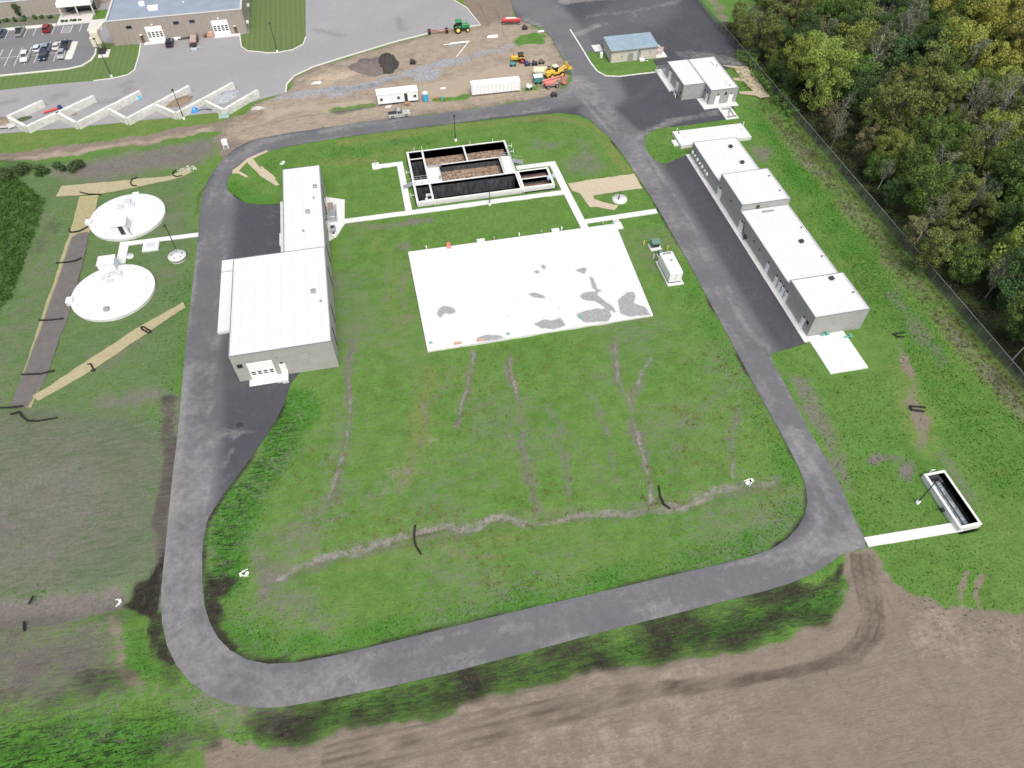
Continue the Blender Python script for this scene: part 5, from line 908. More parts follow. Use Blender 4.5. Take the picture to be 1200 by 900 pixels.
for i, (x, y, lab) in enumerate(((51.9, 110.2, 'yellow post on the grass left of the transformer'), (56.3, 107.6, 'yellow post on the grass between transformer and road'), (52.5, 105.6, 'white post beside the small green cabinet'))):
    setp(MB().tube((x, y, -.1), (x, y, 1.2), .1, .1, 8).lathe((x, y, 1.2), [(.1, 0), (.01, .06)], 8).build('bollard', (YELP, YELP, WHITE)[i], at=(x, y, 0)), lab, 'bollard')
x, y = G(726, 233.5); t = thing('round_pad', 'round white concrete pad with valve stems on the grass beside the straw matting', 'pad', (x, y, 0)); q = MB(); q.lathe((x, y, -.2), [(1.7, 0), (1.7, .4), (.01, .42)], 28); q.build('slab', CONC, t); q = MB(); q.tube((x-.3, y-.2, .2), (x-.3, y-.2, .9), .15); q.tube((x+.1, y+.5, .2), (x+.1, y+.5, 1.6), .06); q.tube((x-.5, y-.2, .9), (x-.1, y-.2, .9), .12); q.build('valve_stem', DARK, t)
x, y = wx1-5.8, yN+.3; t = thing('sampling_station', 'small white square pad with a post at the end of the short path', 'pad', (x, y, 0)); q = MB(); q.bbox((x, y, .05), (1.4, 2.0, .2), .04); q.build('slab', CONC, t); q = MB(); q.tube((x+.1, y, .2), (x+.1, y, 1.3), .06); q.box(x-.1, x+.3, y-.1, y+.1, 1.0, 1.4); q.build('post', GALV, t)
x, y = G(713, 262); setp(MB().bbox((G(721.8, 260)[0], G(722, 261)[1], 0), (1.3, 1.6, .35), .04).build('valve_pad', CONC, at=(G(721.8, 260)[0], G(722, 261)[1], 0)), 'small white square block just beyond the far right corner of the big slab', 'concrete block')
x, y = G(265.5, 173); t = thing('utility_cabinet', 'white utility cabinet on bare soil outside the road curve', 'cabinet', (x, y, 0)); q = MB(); q.bbox((x, y, -.1), (1.3, 1.1, 2.2), .06); q.build('cabinet', WHITE, t); q = MB(); q.box(x-.45, x+.45, y-.62, y-.56, .1, 1.0); q.build('vent', GREYM, t)
def culvert(px, py, rz, lab):
    x, y = G(px, py); z = ground_z(x, y); t = thing('culvert_end', lab, 'culvert end', (x, y, z), 'white flared culvert ends', R(rz), True); t.scale = (.68, .68, .68); q = MB()
    for s in (-1, 1): q.add([(0, s*.35, -.1), (1.3, s*.85, -.1), (1.3, s*.95, -.1), (0, s*.5, -.1), (0, s*.35, .75), (1.3, s*.85, .12), (1.3, s*.95, .12), (0, s*.5, .75)], [(0, 1, 5, 4), (1, 2, 6, 5), (2, 3, 7, 6), (3, 0, 4, 7), (4, 5, 6, 7)] if s < 0 else [(4, 5, 1, 0), (5, 6, 2, 1), (6, 7, 3, 2), (7, 4, 0, 3), (7, 6, 5, 4)])
    q.box(0, 1.3, -.4, .4, -.15, -.02); q.build('flare', WHITE, t); q = MB(); n = 14
    for k in range(n):
        a0, a1 = 2*math.pi*k/n, 2*math.pi*(k+1)/n
        q.add([(-.5, .5*math.cos(a0), .35+.5*math.sin(a0)), (.05, .5*math.cos(a0), .35+.5*math.sin(a0)), (.05, .5*math.cos(a1), .35+.5*math.sin(a1)), (-.5, .5*math.cos(a1), .35+.5*math.sin(a1)), (.05, .36*math.cos(a0), .35+.36*math.sin(a0)), (.05, .36*math.cos(a1), .35+.36*math.sin(a1))], [(0, 1, 2, 3), (1, 4, 5, 2)])
    q.build('pipe', CONC, t); q = MB(); q.tube((.0, 0, .35), (.045, 0, .35), .36, .36, 14); q.build('opening', DARK, t)
culvert(284, 673, 10, 'white culvert end in the green verge inside the left road bend'); culvert(136, 701, 195, 'white culvert end at the black ditch left of the road'); culvert(880, 563, 200, 'white culvert end at the right end of the silt track'); culvert(333, 191.5, 160, 'white culvert end on the grass above the left building wing')
def lamp(px, py, h, lab, arm=0, m=DARK):
    x, y = G(px, py); t = thing('lamp_post', lab, 'lamp post', (x, y, 0), 'lamp posts'); q = MB(); q.lathe((x, y, -.2), [(.32, 0), (.32, .75), (.01, .77)], 14); q.build('base', CONC, t)
    q = MB(); q.tube((x, y, .5), (x, y, h), .11, .07, 8); q.build('pole', m, t); q = MB(); q.box(x-.25+arm, x+.25+arm, y-.75, y+.1, h-.02, h+.13); q.build('lamp_head', m, t)
lamp(1075, 589, 7.4, 'dark lamp post beside the narrow open tank at far right'); lamp(574, 240, 6.0, 'dark lamp post on the path in front of the open basins'); lamp(534, 165, 6.9, 'dark lamp post on the grass behind the open basins'); lamp(208, 295, 7.1, 'dark lamp post near the small round tank lid'); lamp(131, 90, 10.6, 'tall dark lamp post on the grass strip by the car park'); lamp(215.7, 139.5, 8.0, 'dark lamp post behind the block storage bins'); lamp(325, 61, 8.3, 'dark lamp post on the striped mown lawn')

# ================================================================== straw matting, silt socks
def straw_mat():
    m, nt, b, co = newmat('straw_matting'); mud, mossy, a3, a4 = attrnode(nt, 'zone'); nS = noise(nt, mapping(nt, co, R(8), (1, 4, 1)), 1.2, 5, .7); nM = noise(nt, co, .7, 5, .65)
    c = mixc(nt, ramp(nt, nS, .3, .7), (.36, .29, .20), (.52, .45, .33)); ms = mixc(nt, ramp(nt, nS, .3, .7), (.19, .17, .07), (.36, .33, .16)); c = mixc(nt, mossy, c, ms)
    md = mixc(nt, nM, (.085, .075, .075), (.16, .145, .135)); c = mixc(nt, ramp(nt, math_(nt, 'ADD', mud, math_(nt, 'MULTIPLY', math_(nt, 'ADD', nM, nS), .4)), .7, 1.05), c, md)
    lk(nt, c, b.inputs['Base Color']); b.inputs['Roughness'].default_value = .95; bump(nt, b, nS, .4, .05); return m
STRAW = straw_mat()
def mat_sheet(px, lab, mossy=0., mud=(), z=.09):
    L = GL(px); cx = sum(p[0] for p in L)/len(L); cy = sum(p[1] for p in L)/len(L)
    # ragged outline
    D = []
    for i in range(len(L)):
        a, b = L[i], L[(i+1) % len(L)]; n = max(1, int(math.hypot(b[0]-a[0], b[1]-a[1])/1.5))
        for k in range(n): D.append((a[0]+(b[0]-a[0])*k/n+random.uniform(-.12, .12), a[1]+(b[1]-a[1])*k/n+random.uniform(-.12, .12)))
    def f(x, y):
        A = np.zeros(x.shape)
        for pts, wd, so, v in mud: stroke(A, x, y, pts, wd, so, v)
        return A, A*0+mossy, A*0, A*0
    o = sheet('straw_mat', [D], [], z, STRAW, step=.6, skirt=.12, fields=f)
    # drape on the ground
    me = o.data
    for v in me.vertices: v.co.z += max(-.06, ground_z(v.co.x, v.co.y)) + .03
    setp(o, lab, 'erosion mat', 'straw erosion mats')
mat_sheet([(66, 230), (72, 218), (120, 214), (199, 207), (213, 201), (222, 196), (224, 203), (214, 208), (160, 220), (117, 228)], 'long straw mat running up right beyond the farther round tank', .55, [([(150, 214), (215, 203)], 1, 2, .3)], .10)
mat_sheet([(94, 230), (82, 272), (70, 308), (50, 370), (28, 435), (12, 478), (36, 478), (55, 440), (78, 375), (86, 350), (98, 304), (106, 266), (116, 229)], 'long muddy straw mat running downhill left of the round tanks', .8, [([(96, 280), (84, 320), (62, 385), (42, 440), (15, 480)], 3.0, 1.6, 1.0)], .08)
mat_sheet([(215, 354), (218, 360), (170, 392), (112, 432), (45, 470), (38, 465), (100, 425), (160, 385)], 'narrow diagonal straw mat below the nearer round tank', .6, (), .10)
mat_sheet([(665.5, 215.3), (697.8, 210), (743.3, 203.9), (752.8, 220.5), (694.5, 229), (696.7, 233.3), (706.7, 236.7), (724.5, 241), (720, 246), (699, 242), (691, 242.8), (679, 226.7), (670, 223.3)], 'wide pale straw mat from the path corner to the east road', .0)
mat_sheet([(313, 176), (314, 178), (296, 186), (305, 196), (308, 195.5), (323.5, 209), (322, 210), (328, 216.5), (323, 218), (305, 206), (290, 190), (280, 200), (290.5, 207), (289, 208.5), (279, 203), (272, 203.5), (273, 200), (290, 186)], 'pale forked straw mat inside the upper left road bend', .05)
mat_sheet([(845.3, 76.7), (876, 78), (886.7, 93.3), (902.7, 113.3), (890.7, 114.7), (885.3, 112), (866.7, 110), (866, 107.3), (882.7, 106.7), (870.7, 94.7), (860, 94), (858.7, 91.3), (868, 91.3), (860, 80)], 'pale ladder shaped straw mat right of the L shaped building', .15)
def sock(px, lab, r=.16):
    L = GL(px); q = MB(); pts = []
    for i in range(len(L)-1):
        a, b = L[i], L[i+1]; n = max(1, int(math.hypot(b[0]-a[0], b[1]-a[1])/.7))
        for k in range(n+(i == len(L)-2)): x = a[0]+(b[0]-a[0])*k/n; y = a[1]+(b[1]-a[1])*k/n; pts.append((x+random.uniform(-.05, .05), y+random.uniform(-.05, .05), max(.06, ground_z(x, y))+r*.7+.06))
    for a, b in zip(pts[:-1], pts[1:]): q.tube(a, b, r*random.uniform(.85, 1.15), r*random.uniform(.85, 1.15), 7)
    setp(q.build('silt_sock', BLK, at=(pts[0][0], pts[0][1], 0)), lab, 'silt sock', 'black silt socks')
sock([(94, 226), (105, 228.5), (119, 229)], 'black silt sock at the junction of the two upper left straw mats')
sock([(161, 209), (155, 211), (153, 215), (156, 218.5), (161, 219)], 'curled black silt sock across the upper straw mat beyond the round tank')
sock([(207, 200), (203, 203), (203, 206), (207, 208), (214, 207)], 'curled black silt sock near the stones at the upper mat end')
sock([(81, 269), (83, 273), (93, 272), (104, 266)], 'black silt sock left of the farther round tank'); sock([(67, 309), (80, 308), (90, 306), (96, 303)], 'black silt sock level with the gap between the round tanks')
sock([(46, 376), (60, 376), (75, 374)], 'black silt sock left of the nearer round tank'); sock([(26, 439.5), (48, 439), (55, 437), (64, 435)], 'long black silt sock above the mat junction at far left'); sock([(-4, 479), (14, 478), (28, 476.5)], 'straight black silt sock cut by the left picture edge')
sock([(13, 486.5), (24, 483), (26, 489), (33, 494), (45, 494), (68, 490)], 'wavy black silt sock below the mat junction'); sock([(165, 384.5), (169, 384), (177, 389), (175, 391), (166, 386)], 'looped black silt sock on the upper part of the diagonal mat'); sock([(103, 428), (107, 427), (111, 435), (108, 435)], 'looped black silt sock on the lower part of the diagonal mat')
sock([(487, 616), (485.5, 628), (487, 640), (493.5, 650)], 'black silt sock across the silt track, left of two in the lawn'); sock([(772, 570), (773.5, 583), (778, 592), (785, 597)], 'black silt sock across the silt track, right of two in the lawn')
sock([(1060, 390), (1046, 392.5), (1052, 396), (1059, 395.5)], 'V shaped black silt sock at the upper right swale'); sock([(1084, 478), (1066, 476.5), (1068, 481), (1083, 483)], 'double black silt sock across the right swale'); sock([(40, 699), (34.5, 709)], 'short dark silt sock on the far bank of the left ditch'); sock([(29, 729), (29.5, 740)], 'short dark silt sock on the near bank of the left ditch')
def rocks(px, n, rad, lab, mat, sz=(.15, .5)):
    x, y = G(px[0], px[1]); q = MB()
    for i in range(n):
        a = random.uniform(0, 6.28); d = rad*math.sqrt(random.random()); s = random.uniform(*sz); cx, cy, cz = x+math.cos(a)*d*1.5, y+math.sin(a)*d, 0; cz = ground_z(cx, cy)
        base = [(-1, -1), (1, -1), (1.1, .9), (-.9, 1.1)]; vs = [(cx+p[0]*s/2*random.uniform(.7, 1.1), cy+p[1]*s/2*random.uniform(.7, 1.1), cz-.05) for p in base]+[(cx+p[0]*s/3*random.uniform(.6, 1.1), cy+p[1]*s/3*random.uniform(.6, 1.1), cz+s*random.uniform(.35, .6)) for p in base]
        q.add(vs, [(4, 5, 6, 7), (0, 1, 5, 4), (1, 2, 6, 5), (2, 3, 7, 6), (3, 0, 4, 7)])
    o = q.build('rock_pile', mat, at=(x, y, 0)); setp(o, lab, 'rocks', kind='stuff'); return o
ROCK = M('pale_rock', (.45, .42, .38), .9, .3, 2)
rocks((220, 199), 60, 1.5, 'pale riprap stones at the right end of the upper straw mat', ROCK)

# ================================================================== concrete block bins
BT = 1.8
def blockwall(a, b, q, seed):
    rr = random.Random(seed); d = Vector((b[0]-a[0], b[1]-a[1])); L = d.length; d.normalize(); n = Vector((-d.y, d.x)); k = max(1, round(L/1.5))
    for row in range(3):
        for i in range(k+(row == 1)):
            t0 = L*(i-(.5 if row == 1 else 0))/k; t1 = t0+L/k-.03; t0 = max(0, t0); t1 = min(L-.0, t1)
            if t1-t0 < .2: continue
            o = rr.uniform(-.03, .03); w2 = .42; z0 = row*.6; z1 = z0+.585
            P4 = [(a[0]+d.x*t+n.x*(s*w2+o), a[1]+d.y*t+n.y*(s*w2+o)) for t, s in ((t0, -1), (t1, -1), (t1, 1), (t0, 1))]; q.prism(P4, z0-(.1 if row == 0 else 0), z1)
def w18(px, py): return G(px, py, BT)
LW = [((8, 136), (49.3, 117.3)), ((30, 148), (109.5, 111.5)), ((89.3, 143.5), (163.3, 106)), ((148, 138.5), (221, 100)), ((206, 132), (272.5, 96.5)), ((262, 128), (301.5, 105))]
SW_ = [((9.5, 137), (29, 147)), ((66.5, 131), (88, 143)), ((126.5, 126.5), (147, 138)), ((181.5, 121.8), (205, 131.8)), ((240.5, 117.8), (261, 127.6))]
BLOCK = M('concrete_block', (.60, .59, .55), .9, .28, .9, bmp=.3)
blabs = ['leftmost short block wall of the zigzag bins', 'block wall of the bin with the red pipe at its corner', 'third block wall from the left beside the empty bin', 'block wall right of the bin with one blue drum pile', 'block wall with the blue tarp at its foot', 'rightmost block wall beside the grey stone bin']
for i, (a, b) in enumerate(LW):
    t = thing('block_wall', blabs[i], 'storage wall', (*w18(*a), 0), 'zigzag storage bin walls'); q = MB(); blockwall(w18(*a), w18(*b), q, i); q.build('long_run', BLOCK, t)
    if i: q = MB(); blockwall(w18(*SW_[i-1][0]), w18(*SW_[i-1][1]), q, 20+i); q.build('short_run', BLOCK, t)
def mound(px, py, rx, ry, h, mat, name, lab, cat, rz=0, rough_=.35, world=None):
    x, y = world or G(px, py); n = 22; q = MB(); vs = []; rr = random.Random(int(px*7+py)); rows = 7
    off = [rr.uniform(1-rough_*.5, 1+rough_*.4) for _ in range(n)]
    for j in range(rows+1):
        t_ = j/rows
        for i in range(n):
            a = 2*math.pi*i/n; o = off[i]*(1-t_)**.75*(1+rr.uniform(-.08, .08)); lx, ly = rx*o*math.cos(a), ry*o*math.sin(a)
            vs.append((lx*math.cos(rz)-ly*math.sin(rz), lx*math.sin(rz)+ly*math.cos(rz), -.15+h*t_**.85*(1+rr.uniform(-.12, .12)*(0 < j))))
    fs = [(k*n+i, k*n+(i+1) % n, (k+1)*n+(i+1) % n, (k+1)*n+i) for k in range(rows) for i in range(n)]
    q.add(vs, fs, True); me_o = q.build(name, mat); me_o.location = (x, y, 0); setp(me_o, lab, cat); return me_o
GRAVEL = M('grey_stone_gravel', (.33, .34, .36), .9, .6, 2.2, bmp=1.0); DIRT = M('brown_dirt', (.22, .165, .115), .95, .3, 1, bmp=1.0); BLKSOIL = M('black_topsoil', (.05, .042, .038), .95, .35, 1.2, bmp=1.0); GSOIL = M('grey_soil', (.14, .12, .11), .95, .3, 1, bmp=1.0); BRUSH = M('brush_green', (.06, .08, .035), .95, .5, 1.5, bmp=1.0)
mound(263, 114, 5.0, 3.1, 1.3, GRAVEL, 'gravel_pile', 'grey stone pile inside the rightmost bin', 'gravel pile', R(42)); mound(211, 119, 4.2, 2.6, .9, DIRT, 'dirt_pile', 'brown earth pile in the bin left of the stone pile', 'dirt pile', R(42)); mound(135, 128.5, 3.4, 1.8, .5, M('grey_tan_soil', (.33, .28, .23), .95, .3, 1, bmp=1.0), 'dirt_pile', 'low grey tan soil heap in the bin beside the blue drums', 'dirt pile', R(42))
mound(27, 140.5, 2.8, 1.4, .8, BRUSH, 'brush_pile', 'dark green brush heap in the leftmost bin', 'brush pile', R(30)); mound(88, 134.5, 1.0, .8, .5, DIRT, 'dirt_pile', 'tiny tan soil heap at the corner of the third bin', 'dirt pile'); mound(-4, 143, 4.5, 2.2, 1.2, DIRT, 'dirt_pile', 'tan earth heap cut by the left picture edge beside the bins', 'dirt pile')
mound(292, 137, 4.5, 1.4, .45, DIRT, 'dirt_pile', 'low brown earth ridge below the rightmost block wall', 'dirt pile', R(35))
def drums(px, py, n, lab):
    x, y = G(px, py); t = thing('blue_drums', lab, 'drums', (x, y, 0)); rr = random.Random(int(px))
    for i in range(n):
        a, b = x+(i % 3-1)*.75+rr.uniform(-.1, .1), y+(i//3)*.75+rr.uniform(-.1, .1); q = MB(); q.lathe((a, b, 0), [(.3, 0), (.32, .3), (.3, .32), (.32, .6), (.3, .62), (.3, .95), (.01, .96)], 12); q.build('drum', (BLUE, M('dark_blue_plastic', (.02, .06, .3), .4, .1), CYAN)[i % 3], t)
drums(160.5, 117, 6, 'bright blue drums against the third block wall'); 
x, y = G(228, 130); o = mound(228, 130, 1.3, 1.2, 1.5, BLUE, 'blue_tarp', 'bright blue tarp bundle below the fourth long block wall', 'tarp', 0, .5)
x, y = G(44, 127.5); o = MB().bbox((x, y, 0), (1.3, .9, 1.1), .06).bbox((x-1.2, y-.6, 0), (1.0, .8, .6), .05).build('plastic_crate', CYAN, at=(x, y, 0)); setp(o, 'pale cyan plastic crates at the end of the leftmost block wall', 'crate')
x, y = G(60, 131); t = thing('red_pipe', 'red pipe with dark blue fitting lying against the second block wall', 'pipe', (x, y, 0)); q = MB(); q.tube((x-1.6, y-.7, .35), (x+1.6, y+.8, .35), .32, .32, 10); q.build('pipe', RED, t); q = MB(); q.bbox((x+2.1, y+1.1, 0), (.8, .9, .9), .08); q.build('fitting', M('navy_paint', (.03, .04, .16), .5, .2), t)
for i, (px, py, w_) in enumerate(((12, 150, 3), (247, 127, 3.5), (238, 124, 2.5))):
    x, y = G(px, py); q = MB(); rr = random.Random(i)
    for k in range(9): a = rr.uniform(-.7, .7); p = (x+rr.uniform(-1, 1)*w_*.5, y+rr.uniform(-.6, .6)*w_*.4, .1+k*.06); L_ = rr.uniform(.8, 1.8); q.add(*(lambda c, s: ([(p[0]+dx*c-dy*s, p[1]+dx*s+dy*c, p[2]+dz) for dz in (0, .12) for dx, dy in ((-L_, -.35), (L_, -.35), (L_, .35), (-L_, .35))], [(3, 2, 1, 0), (4, 5, 6, 7), (0, 1, 5, 4), (1, 2, 6, 5), (2, 3, 7, 6), (3, 0, 4, 7)]))(math.cos(a), math.sin(a)))
    setp(q.build('slab_scrap', (CONCD, GREYM)[i % 2], at=(x, y, 0)), ('broken slab scraps left of the leftmost bin', 'leaning grey slab scraps under the stone bin wall', 'grey sheet scraps beside the blue tarp')[i], 'scrap pile')
x, y = G(263, 137); setp(MB().bbox((x, y, 0), (2.6, 1.6, .5), .05).bbox((x+.3, y+.2, .5), (1.8, 1.0, .4), .05).build('pallet_stack', M('pale_green_metal', (.3, .42, .36), .6, .2), at=(x, y, 0)), 'pale green sheeted stack below the corner of the stone bin', 'stack')
x, y = G(302, 126.5); setp(mound(302, 126.5, 1.6, .9, .7, ROCK, 'concrete_rubble', 'pale rubble heap at the right end of the bins', 'rubble', 0, .7), kind=None) if False else mound(302, 126.5, 1.6, .9, .7, ROCK, 'concrete_rubble', 'pale rubble heap at the right end of the bins', 'rubble', 0, .7)

# ================================================================== vehicles
def paint(name, c): return M('car_paint_'+name, c, .3, .05, 1, .3)
def wheel_set(t, xs, ys, r, w_, n='wheel', rimm=None):
    for x in xs:
        for s in (-1, 1):
            q = MB(); q.tube((x, s*ys-s*w_, r), (x, s*ys, r), r, r, 16); wv = q.build(n, RUB, t); q = MB(); q.tube((x, s*ys-.0, r), (x, s*(ys+.02), r), r*.58, r*.5, 12); q.build('rim', rimm or GALV, wv)
def car(x, y, rz, col, kind, lab, grp, z=.06):
    """length along local x (front +x)"""
    t = thing('parked_car', lab, 'car', (x, y, z), grp, rz, True); q = MB()
    L, W_, hb, hr = {'sedan': (4.7, 1.82, .92, 1.42), 'suv': (4.8, 1.92, 1.05, 1.75), 'pickup': (5.7, 2.0, 1.08, 1.82), 'hatch': (4.3, 1.8, .95, 1.5)}[kind]
    prof = [(-L/2, .45), (-L/2+.03, hb-.1), (-L/2+.25, hb), (L*.22, hb), (L/2-.35, hb-.14), (L/2, hb-.32), (L/2+.02, .42), (L/2-.2, .25), (-L/2+.2, .25)]
    a = W_/2
    ys = ((-a, .03), (-a+.1, 0), (a-.1, 0), (a, .03)); n = len(prof); vs = []
    for yy, ins in ys:
        for (px_, pz) in prof: vs.append((px_*(1-ins), yy, pz-(ins and .05)))
    fs = []
    for k in range(3):
        for i in range(n): fs.append((k*n+i, k*n+(i+1) % n, (k+1)*n+(i+1) % n, (k+1)*n+i))
    fs.append(tuple(range(n-1, -1, -1))); fs.append(tuple(range(3*n, 4*n))); q.add(vs, fs, False); body = q.build('body', col, t)
    cf, cb = {'sedan': (.14, .33), 'suv': (.17, .46), 'pickup': (.17, .07), 'hatch': (.16, .44)}[kind]
    x0, x1 = -L*cb, L*cf; r0, r1 = x0+(.35 if kind in ('sedan',) else .14), x1-.62
    def cab(name, ins, z0, z1, m, grow=0):
        q = MB(); w1, w2 = W_/2-.08-ins, W_/2-.24-ins
        q.add([(x0+ins, -w1, z0), (x1-ins, -w1, z0), (x1-ins, w1, z0), (x0+ins, w1, z0), (r0, -w2, z1), (r1, -w2, z1), (r1, w2, z1), (r0, w2, z1)], [(4, 5, 6, 7), (0, 1, 5, 4), (1, 2, 6, 5), (2, 3, 7, 6), (3, 0, 4, 7)]); return q.build(name, m, t)
    cab('windows', 0, hb-.03, hr-.06, GLASS); q = MB(); w2 = W_/2-.24; q.box(r0-.05, r1+.06, -w2-.02, w2+.02, hr-.07, hr); q.build('roof', col, t)
    q = MB()
    for s in (-1, 1):
        for xx, xt in ((x1, r1), (x0, r0), ((x0+x1)/2, (r0+r1)/2)): q.tube((xx, s*(W_/2-.09), hb-.03), (xt, s*(w2+.005), hr-.06), .045, .045, 4)
    q.build('pillar', col, t)
    if kind == 'pickup': q = MB(); q.box(-L/2+.12, x0-.1, -a+.16, a-.16, hb-.02, hb+.012); q.build('bed', DARK, t)
    wheel_set(t, (L*.31, -L*.31), W_/2+.01, .36 if kind != 'pickup' else .4, .24)
    for s in (-1, 1):
        q = MB(); q.box(L/2-.12, L/2+.03, s*(a-.32)-.18, s*(a-.32)+.18, hb-.36, hb-.2); q.build('headlight', M('lamp_glass', (.7, .7, .7), .15, .05), t)
        q = MB(); q.box(-L/2-.02, -L/2+.1, s*(a-.2)-.12, s*(a-.2)+.12, hb-.36, hb-.15); q.build('tail_light', M('tail_lamp', (.4, .02, .02), .3, .05), t)
    return t
N_ = R(90); S_ = R(-90)
Gc = 'cars in the upper left car park'; SLOT = lambda k: -84.3-2.62*k-1.31
car(-104.9, 241.6, N_, paint('slate', (.10, .14, .2)), 'suv', 'slate blue car cut by the left picture edge', Gc); car(-99.7, 241.5, N_, paint('silver', (.36, .36, .36)), 'pickup', 'silver grey truck in the back row near the office shrubs', Gc); car(-92.0, 241.8, N_, paint('red', (.28, .02, .025)), 'suv', 'dark red car in the back row', Gc)
car(-92.3, 229.3, N_, paint('white', (.75, .75, .76)), 'hatch', 'white car leftmost in the middle far row', Gc); car(-89.8, 229.4, N_, paint('steel', (.25, .31, .38)), 'suv', 'steel blue car between two white cars in the middle far row', Gc); car(-87.2, 229.6, N_, paint('cream', (.72, .71, .68)), 'sedan', 'off white car beside the dark blue pickup', Gc); car(-84.6, 229.6, N_, paint('navy', (.03, .05, .09)), 'pickup', 'dark blue pickup next to the pale island', Gc)
car(-89.8, 224.1, S_, paint('midnight', (.02, .03, .06)), 'suv', 'navy car in front of the steel blue car', Gc); car(-84.9, 223.8, S_, paint('silver2', (.42, .43, .44)), 'hatch', 'silver car at the near end of the pale island', Gc); car(-94.8, 224.3, S_, paint('white', (1, 1, 1)), 'suv', 'white car nearest the camera in the car park', Gc)
car(-55.1, 224.7, N_, paint('midnight', (1, 1, 1)), 'suv', 'black blue car parked by the left white overhead door', None, .06)
car(6.3, 172.0, R(2), paint('pearl', (.5, .51, .48)), 'pickup', 'grey white pickup on the road in front of the office trailer', None, .05)
# flat bed trailer and yard clutter
t = thing('flatbed_trailer', 'red brown flatbed trailer with dark rails by the overhead doors', 'trailer', (-48.4, 225.2, .05), None, R(90), True)
q = MB(); q.box(-2.6, 2.6, -1.1, 1.1, .7, .85); q.build('deck', M('rust_deck', (.25, .12, .1), .8, .4, 2), t); q = MB(); q.tube((2.6, 1, .75), (4.2, 0, .5), .07); q.tube((2.6, -1, .75), (4.2, 0, .5), .07)
for k in range(5): q.box(-2.6+k*1.25, -2.5+k*1.25, -1.15, -1.05, .85, 1.5)
q.box(-2.6, 2.6, -1.15, -1.05, 1.45, 1.55); q.box(-4.0, -2.6, -1, 1, .5, .58); q.build('frame', DARK, t); wheel_set(t, (-.5, .5), 1.3, .35, .2)
q = MB()
for k in range(6): q.box(-2.2, 2.0, -.9+k*.32, -.7+k*.32, .86, .98)
q.build('deck_load', M('pale_timber', (.5, .42, .38), .8, .2, 3), t)
x, y = G(217, 46.5); setp(MB().tube((x-2, y, .3), (x+2, y+.3, .3), .15).tube((x-1.6, y+.4, .3), (x+1.7, y+.5, .5), .12).bbox((x+1.8, y+.3, 0), (.7, .6, .7), .05).build('steel_beam', DARK, at=(x, y, 0)), 'dark steel beam on the pavement left of the flatbed trailer', 'beam')
x, y = G(206.5, 46.5); setp(MB().bbox((x, y, .05), (3.0, .8, .5), .05).bbox((x, y, .55), (2.7, .6, .2), .05).build('storage_box', WHITE, at=(x, y, 0)), 'long white storage box right of the black blue car', 'box')
t = thing('tube_frame', 'pale blue frame of thin tubes lying on the yard pavement', 'frame', (*G(228, 59), .06)); x, y = G(228, 59); q = MB(); q.tube((x-2.9, y+.4, .6), (x+2.9, y-.0, .6), .05); q.tube((x-2.2, y-.4, .3), (x+1.6, y+.3, .8), .05); q.build('boom', GALV, t); q = MB(); q.bbox((x, y, .1), (1.5, 1.0, .5), .08); q.tube((x-.5, y, .6), (x-.5, y, 1.2), .05); q.build('carriage', M('pale_blue_metal', (1, 1, 1)), t)
x, y = G(247.5, 42.5); t = thing('pallet_of_goods', 'orange brown wrapped pallet goods left of the right overhead door', 'pallet', (x, y, 0)); q = MB(); q.box(x-1.0, x+1.0, y-.7, y+.7, .05, .18); q.build('pallet', WOOD, t); q = MB(); q.bbox((x+.2, y, .18), (1.2, 1.0, 1.3), .1); q.bbox((x-.7, y, .18), (.6, .9, .5), .05); q.build('load', M('orange_wrap', (.55, .33, .22), .6, .25, 2), t)
x, y = G(243, 44); setp(MB().lathe((x-.7, y, .05), [(.3, 0), (.3, .9), (.01, .92)], 12).lathe((x-.1, y+.3, .05), [(.3, 0), (.3, .9), (.01, .92)], 12).build('dark_drum', M('dark_brown_door', (1, 1, 1)), at=(x, y, 0)), 'two dark drums beside the orange brown pallet', 'drum')
# beige machine at the building corner
t = thing('dust_collector', 'beige dust collector on a dark frame at the corner of the ribbed building', 'machine', (-73.4, 223.6, 0)); q = MB(); q.bbox((-73.3, 223.0, -.1), (2.9, 4.2, .35), .05); q.build('pad', CONC, t); q = MB()
for a in (-1, 1):
    for b in (-1, 1): q.box(-73.6+a*.8-.08, -73.6+a*.8+.08, 223.4+b*1.1-.08, 223.4+b*1.1+.08, .2, 3.4)
q.box(-74.3, -72.9, 222.2, 224.4, .25, .9); q.build('frame', DARK, t); q = MB(); q.bbox((-73.6, 223.4, 3.3), (2.2, 2.8, 3.4), .25); q.bbox((-74.6, 222.9, 2.6), (1.3, 1.6, 2.6), .2); q.add([(-74.6, 222.2, 3.35), (-72.6, 222.2, 3.35), (-72.6, 224.6, 3.35), (-74.6, 224.6, 3.35), (-73.9, 223.0, 1.8), (-73.3, 223.0, 1.8), (-73.3, 223.8, 1.8), (-73.9, 223.8, 1.8)], [(1, 0, 4, 5), (2, 1, 5, 6), (3, 2, 6, 7), (0, 3, 7, 4), (7, 6, 5, 4)]); q.build('housing', BEIGE, t)
q = MB(); q.tube((-73.2, 224.6, 5.8), (-72.0, 228.2, 6.2), .45, .4, 12); q.build('duct', BEIGE, t)
